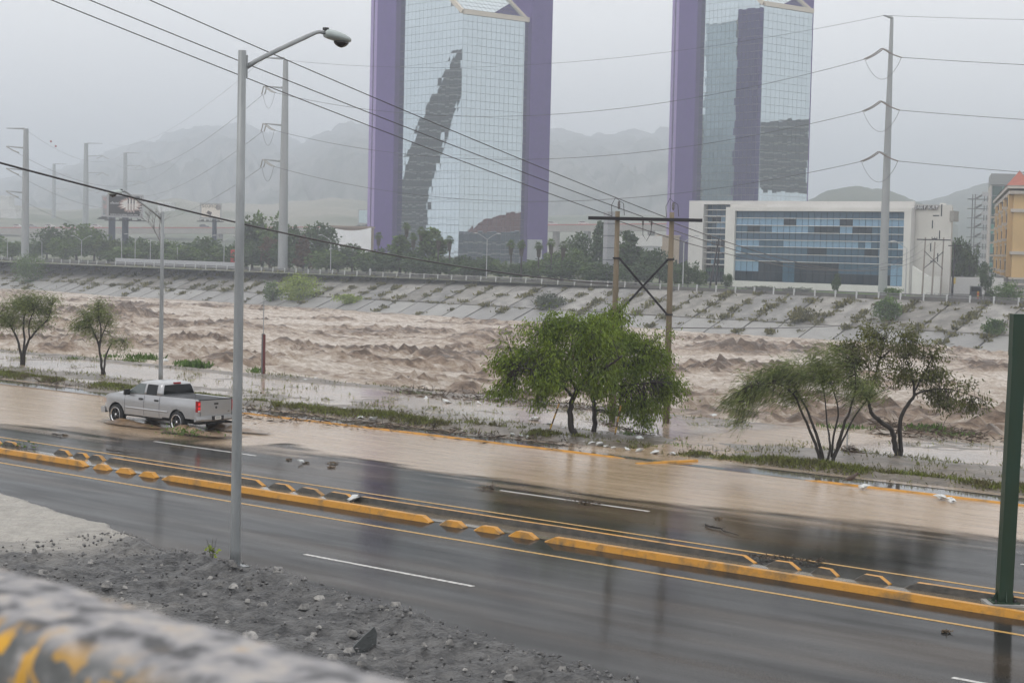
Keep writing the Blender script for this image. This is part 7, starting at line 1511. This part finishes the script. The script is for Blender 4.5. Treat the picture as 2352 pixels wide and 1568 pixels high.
for i, (x, y, c) in enumerate(spots):
    q = G(x, y, .05); o = link('litter', CR[c], None, q, (rnd.uniform(-.4, .4), rnd.uniform(-.4, .4), rnd.uniform(0, 6.28))); s = rnd.uniform(.5, 1.0); o.scale = (s, s, s)
    setp(o, 'scrap of white plastic litter stranded on the verge or road', 'litter', 'white plastic litter')
# ---------------- stones of the near shoulder
rg = np.random.default_rng(66); n = 3600; su = rg.uniform(-37, -13, n); sdist = rg.random(n) ** 1.4 * 7.5 + .05; sv = np.interp(su, gu, gv) - sdist
octa = np.array([(1, 0, 0), (0, 1, 0), (-1, 0, 0), (0, -1, 0), (0, 0, 1), (0, 0, -.6)], float); of = np.array([(0, 1, 4), (1, 2, 4), (2, 3, 4), (3, 0, 4), (1, 0, 5), (2, 1, 5), (3, 2, 5), (0, 3, 5)])
sz = .012 + .05 * rg.random(n) ** 3; ro = rg.random(n) * 6.283; Vv = octa[None] * (sz[:, None, None] * (.45 + .9 * rg.random((n, 6, 1)))); c_, s_ = np.cos(ro)[:, None], np.sin(ro)[:, None]; xx = Vv[..., 0] * c_ - Vv[..., 1] * s_; yy = Vv[..., 0] * s_ + Vv[..., 1] * c_
def sh_h(u_, v_):
    ve_ = np.interp(u_, gu, gv) + (fbm(u_ * .8, u_ * .1, 4, 61) - .5) * .7; d_ = ve_ - v_; pl_ = (1 - sstep(-37.5, -33.5, u_ + d_ * .25)); lm = 1 - np.abs(2 * fbm(u_ * .9, v_ * .9, 4, 65) - 1)
    return .02 + sstep(0, .5, d_) * (.05 + (1 - pl_) * ((lm - .45) * .32 + .16 * (fbm(u_ * 3.2, v_ * 3.2, 3, 67) - .4) + .12 * np.exp(-((d_ - .7) / .7) ** 2))) + .014 * np.maximum(0, d_ - 6)
zb_ = sh_h(su, sv); Vv = np.stack([xx + su[:, None], yy + sv[:, None], Vv[..., 2] + zb_[:, None] + sz[:, None] * .3], -1).reshape(-1, 3); Ff = (of[None] + np.arange(n)[:, None, None] * 6).reshape(-1, 3)
o = npmesh('gravel', Vv, Ff, mat('stone', (.17, .165, .16), .5, c2=(.05, .05, .052), isl=.6, scale=6)); setp(o, 'loose dark stones scattered over the near road shoulder', 'gravel', kind='stuff')
rg = np.random.default_rng(67); n = 240; su = rg.uniform(-36, -14, n); sv = np.interp(su, gu, gv) - rg.random(n) ** 1.2 * 7 - .2; ang_ = np.linspace(0, 2 * np.pi, 7)[:-1]; SV, SF = [], []
zq = sh_h(su, sv)
for k in range(n):
    s_ = .035 + .10 * rg.random() ** 2.5; a0 = rg.random() * 6.28; r1_ = s_ * (.6 + .7 * rg.random(6)); r2_ = r1_ * (.45 + .35 * rg.random(6)); b0 = len(SV)
    for j in range(6): SV.append((su[k] + r1_[j] * math.cos(ang_[j] + a0) * 1.3, sv[k] + r1_[j] * math.sin(ang_[j] + a0), zq[k] - .01))
    for j in range(6): SV.append((su[k] + r2_[j] * math.cos(ang_[j] + a0) * 1.3, sv[k] + r2_[j] * math.sin(ang_[j] + a0), zq[k] + s_ * (.35 + .5 * rg.random())))
    for j in range(6): SF.append((b0 + j, b0 + (j + 1) % 6, b0 + 6 + (j + 1) % 6, b0 + 6 + j))
    SF += [(b0 + 6, b0 + 7, b0 + 8, b0 + 9), (b0 + 6, b0 + 9, b0 + 10, b0 + 11)]
o = npmesh('cobbles', SV, SF, mat('stone_pale', (.24, .23, .215), .6, c2=(.07, .07, .07), isl=.7, scale=7, bump=.3)); setp(o, 'larger broken stones lying among the gravel of the shoulder', 'gravel', kind='stuff')
# broken dark slab sticking up from the gravel
q = G(842, 1506, .0); mb = MB(); mb.prism([(-.38, .0), (.16, .0), (.20, .42), (.15, .55), (-.08, .36), (-.25, .2)], -.05, .05, ax='y'); o = mb.build('broken_slab', mat('slate', (.05, .055, .055), .5, scale=6, bump=.3), None, True); o.location = q; o.rotation_euler = (R(-8), 0, FACE + .3); setp(o, 'dark triangular slab of broken concrete sticking up from the gravel', 'slab')
# little flowering weed by the lamp foot
q = G(487, 1283, .1); t = thing('weed', 'small yellow-green weed growing beside the tall lamp base', 'weed', q, FACE); n = 26; P_ = np.stack([rg.normal(size=n) * .07, rg.normal(size=n) * .07, .06 + .26 * rg.random(n)], 1); D_ = rg.normal(size=(n, 3)) + (0, 0, .4); D_ /= np.linalg.norm(D_, axis=1)[:, None]; Vv, Ff = leaves_mesh(P_, D_, np.full(n, .13), np.full(n, .035), rg); npmesh('leaves', Vv, Ff, LB, t); mb = MB()
for a_ in (-.14, .0, .1): mb.tube([(0, 0, -.1), (a_ * .5, 0, .25), (a_, 0, .5)], [.012, .008, .005], 4)
mb.build('stem', M_trk, t, True)
# small brown bird on the right-hand kerb
q = UV(1956, 51.85, .13); t = thing('bird', 'small brown bird perched on the yellow kerb at the right', 'bird', q, FACE + .3); t.scale = (1.35,) * 3; rings = []
for x, z, ry, rz in ((-.26, .05, .012, .006), (-.16, .075, .025, .018), (-.08, .10, .055, .055), (0, .12, .068, .072), (.07, .15, .06, .062), (.11, .195, .042, .042), (.15, .225, .038, .038), (.185, .22, .02, .018), (.215, .212, .006, .006)): rings.append([(x, ry * math.cos(2 * math.pi * k / 12), z + rz * math.sin(2 * math.pi * k / 12)) for k in range(12)])
MB().loft(rings).build('body', mat('bird_brown', (.09, .06, .045), .8, c2=(.05, .035, .028), scale=20), t, True, smooth=True)
for s in (-1, 1): MB().tube([(.0, s * .025, .06), (.005, s * .025, 0)], .006, 5).build('leg', M_dark, t, True)
MB().lathe([(.0, 0), (.006, 0), (.0, .03)], 6, (.212, 0, .212), 'x').build('beak', M_dark, t, True)
# warning bollard at the street corner
q = G(2246, 688, ZF); q.z = ZF; t = thing('warning_marker', 'red and yellow striped marker at the corner of the side street', 'marker', q, FACE); 
for j in range(4): MB().box(-.16, .16, -.08, .08, .2 + j * .3, .5 + j * .3 - .003).build('stripe', M_yline if j % 2 else mat('marker_red', (.45, .05, .03), .6), t, True)
MB().box(-.03, .03, -.03, .03, -.1, .2).build('post', M_dark, t, True)
# low railing by the small pole frame
a, b_ = UV(2128, vb(-125) + 5, ZF), UV(2192, vb(-125) + 5, ZF); t = thing('pedestrian_railing', 'low grey railing at the foot of the small pole frame', 'railing', a.lerp(b_, .5))
for z_ in (.5, 1.0): mb = MB(); mb.beam((a.x, a.y, ZF + z_), (b_.x, b_.y, ZF + z_), .07, .07); mb.build('rail', M_galv, t)
for j in range(8): p = a.lerp(b_, j / 7); MB().box(p.x - .04, p.x + .04, p.y - .04, p.y + .04, ZF - .1, ZF + 1.02).build('post', M_galv, t)
# lawns on the far side
mb = MB(); mb.add([(x_.x, x_.y, ZF + .03) for x_ in (UV(1500, vb(-215) + 12, ZF), UV(2090, vb(-140) + 6, ZF), UV(2090, VM - 1.2, ZF), UV(1500, VM + 8, ZF))], [(0, 1, 2, 3)]); structure(mb.build('lawn', mat('lawn_green', (.10, .17, .035), .9, c2=(.075, .12, .03), scale=.3)))
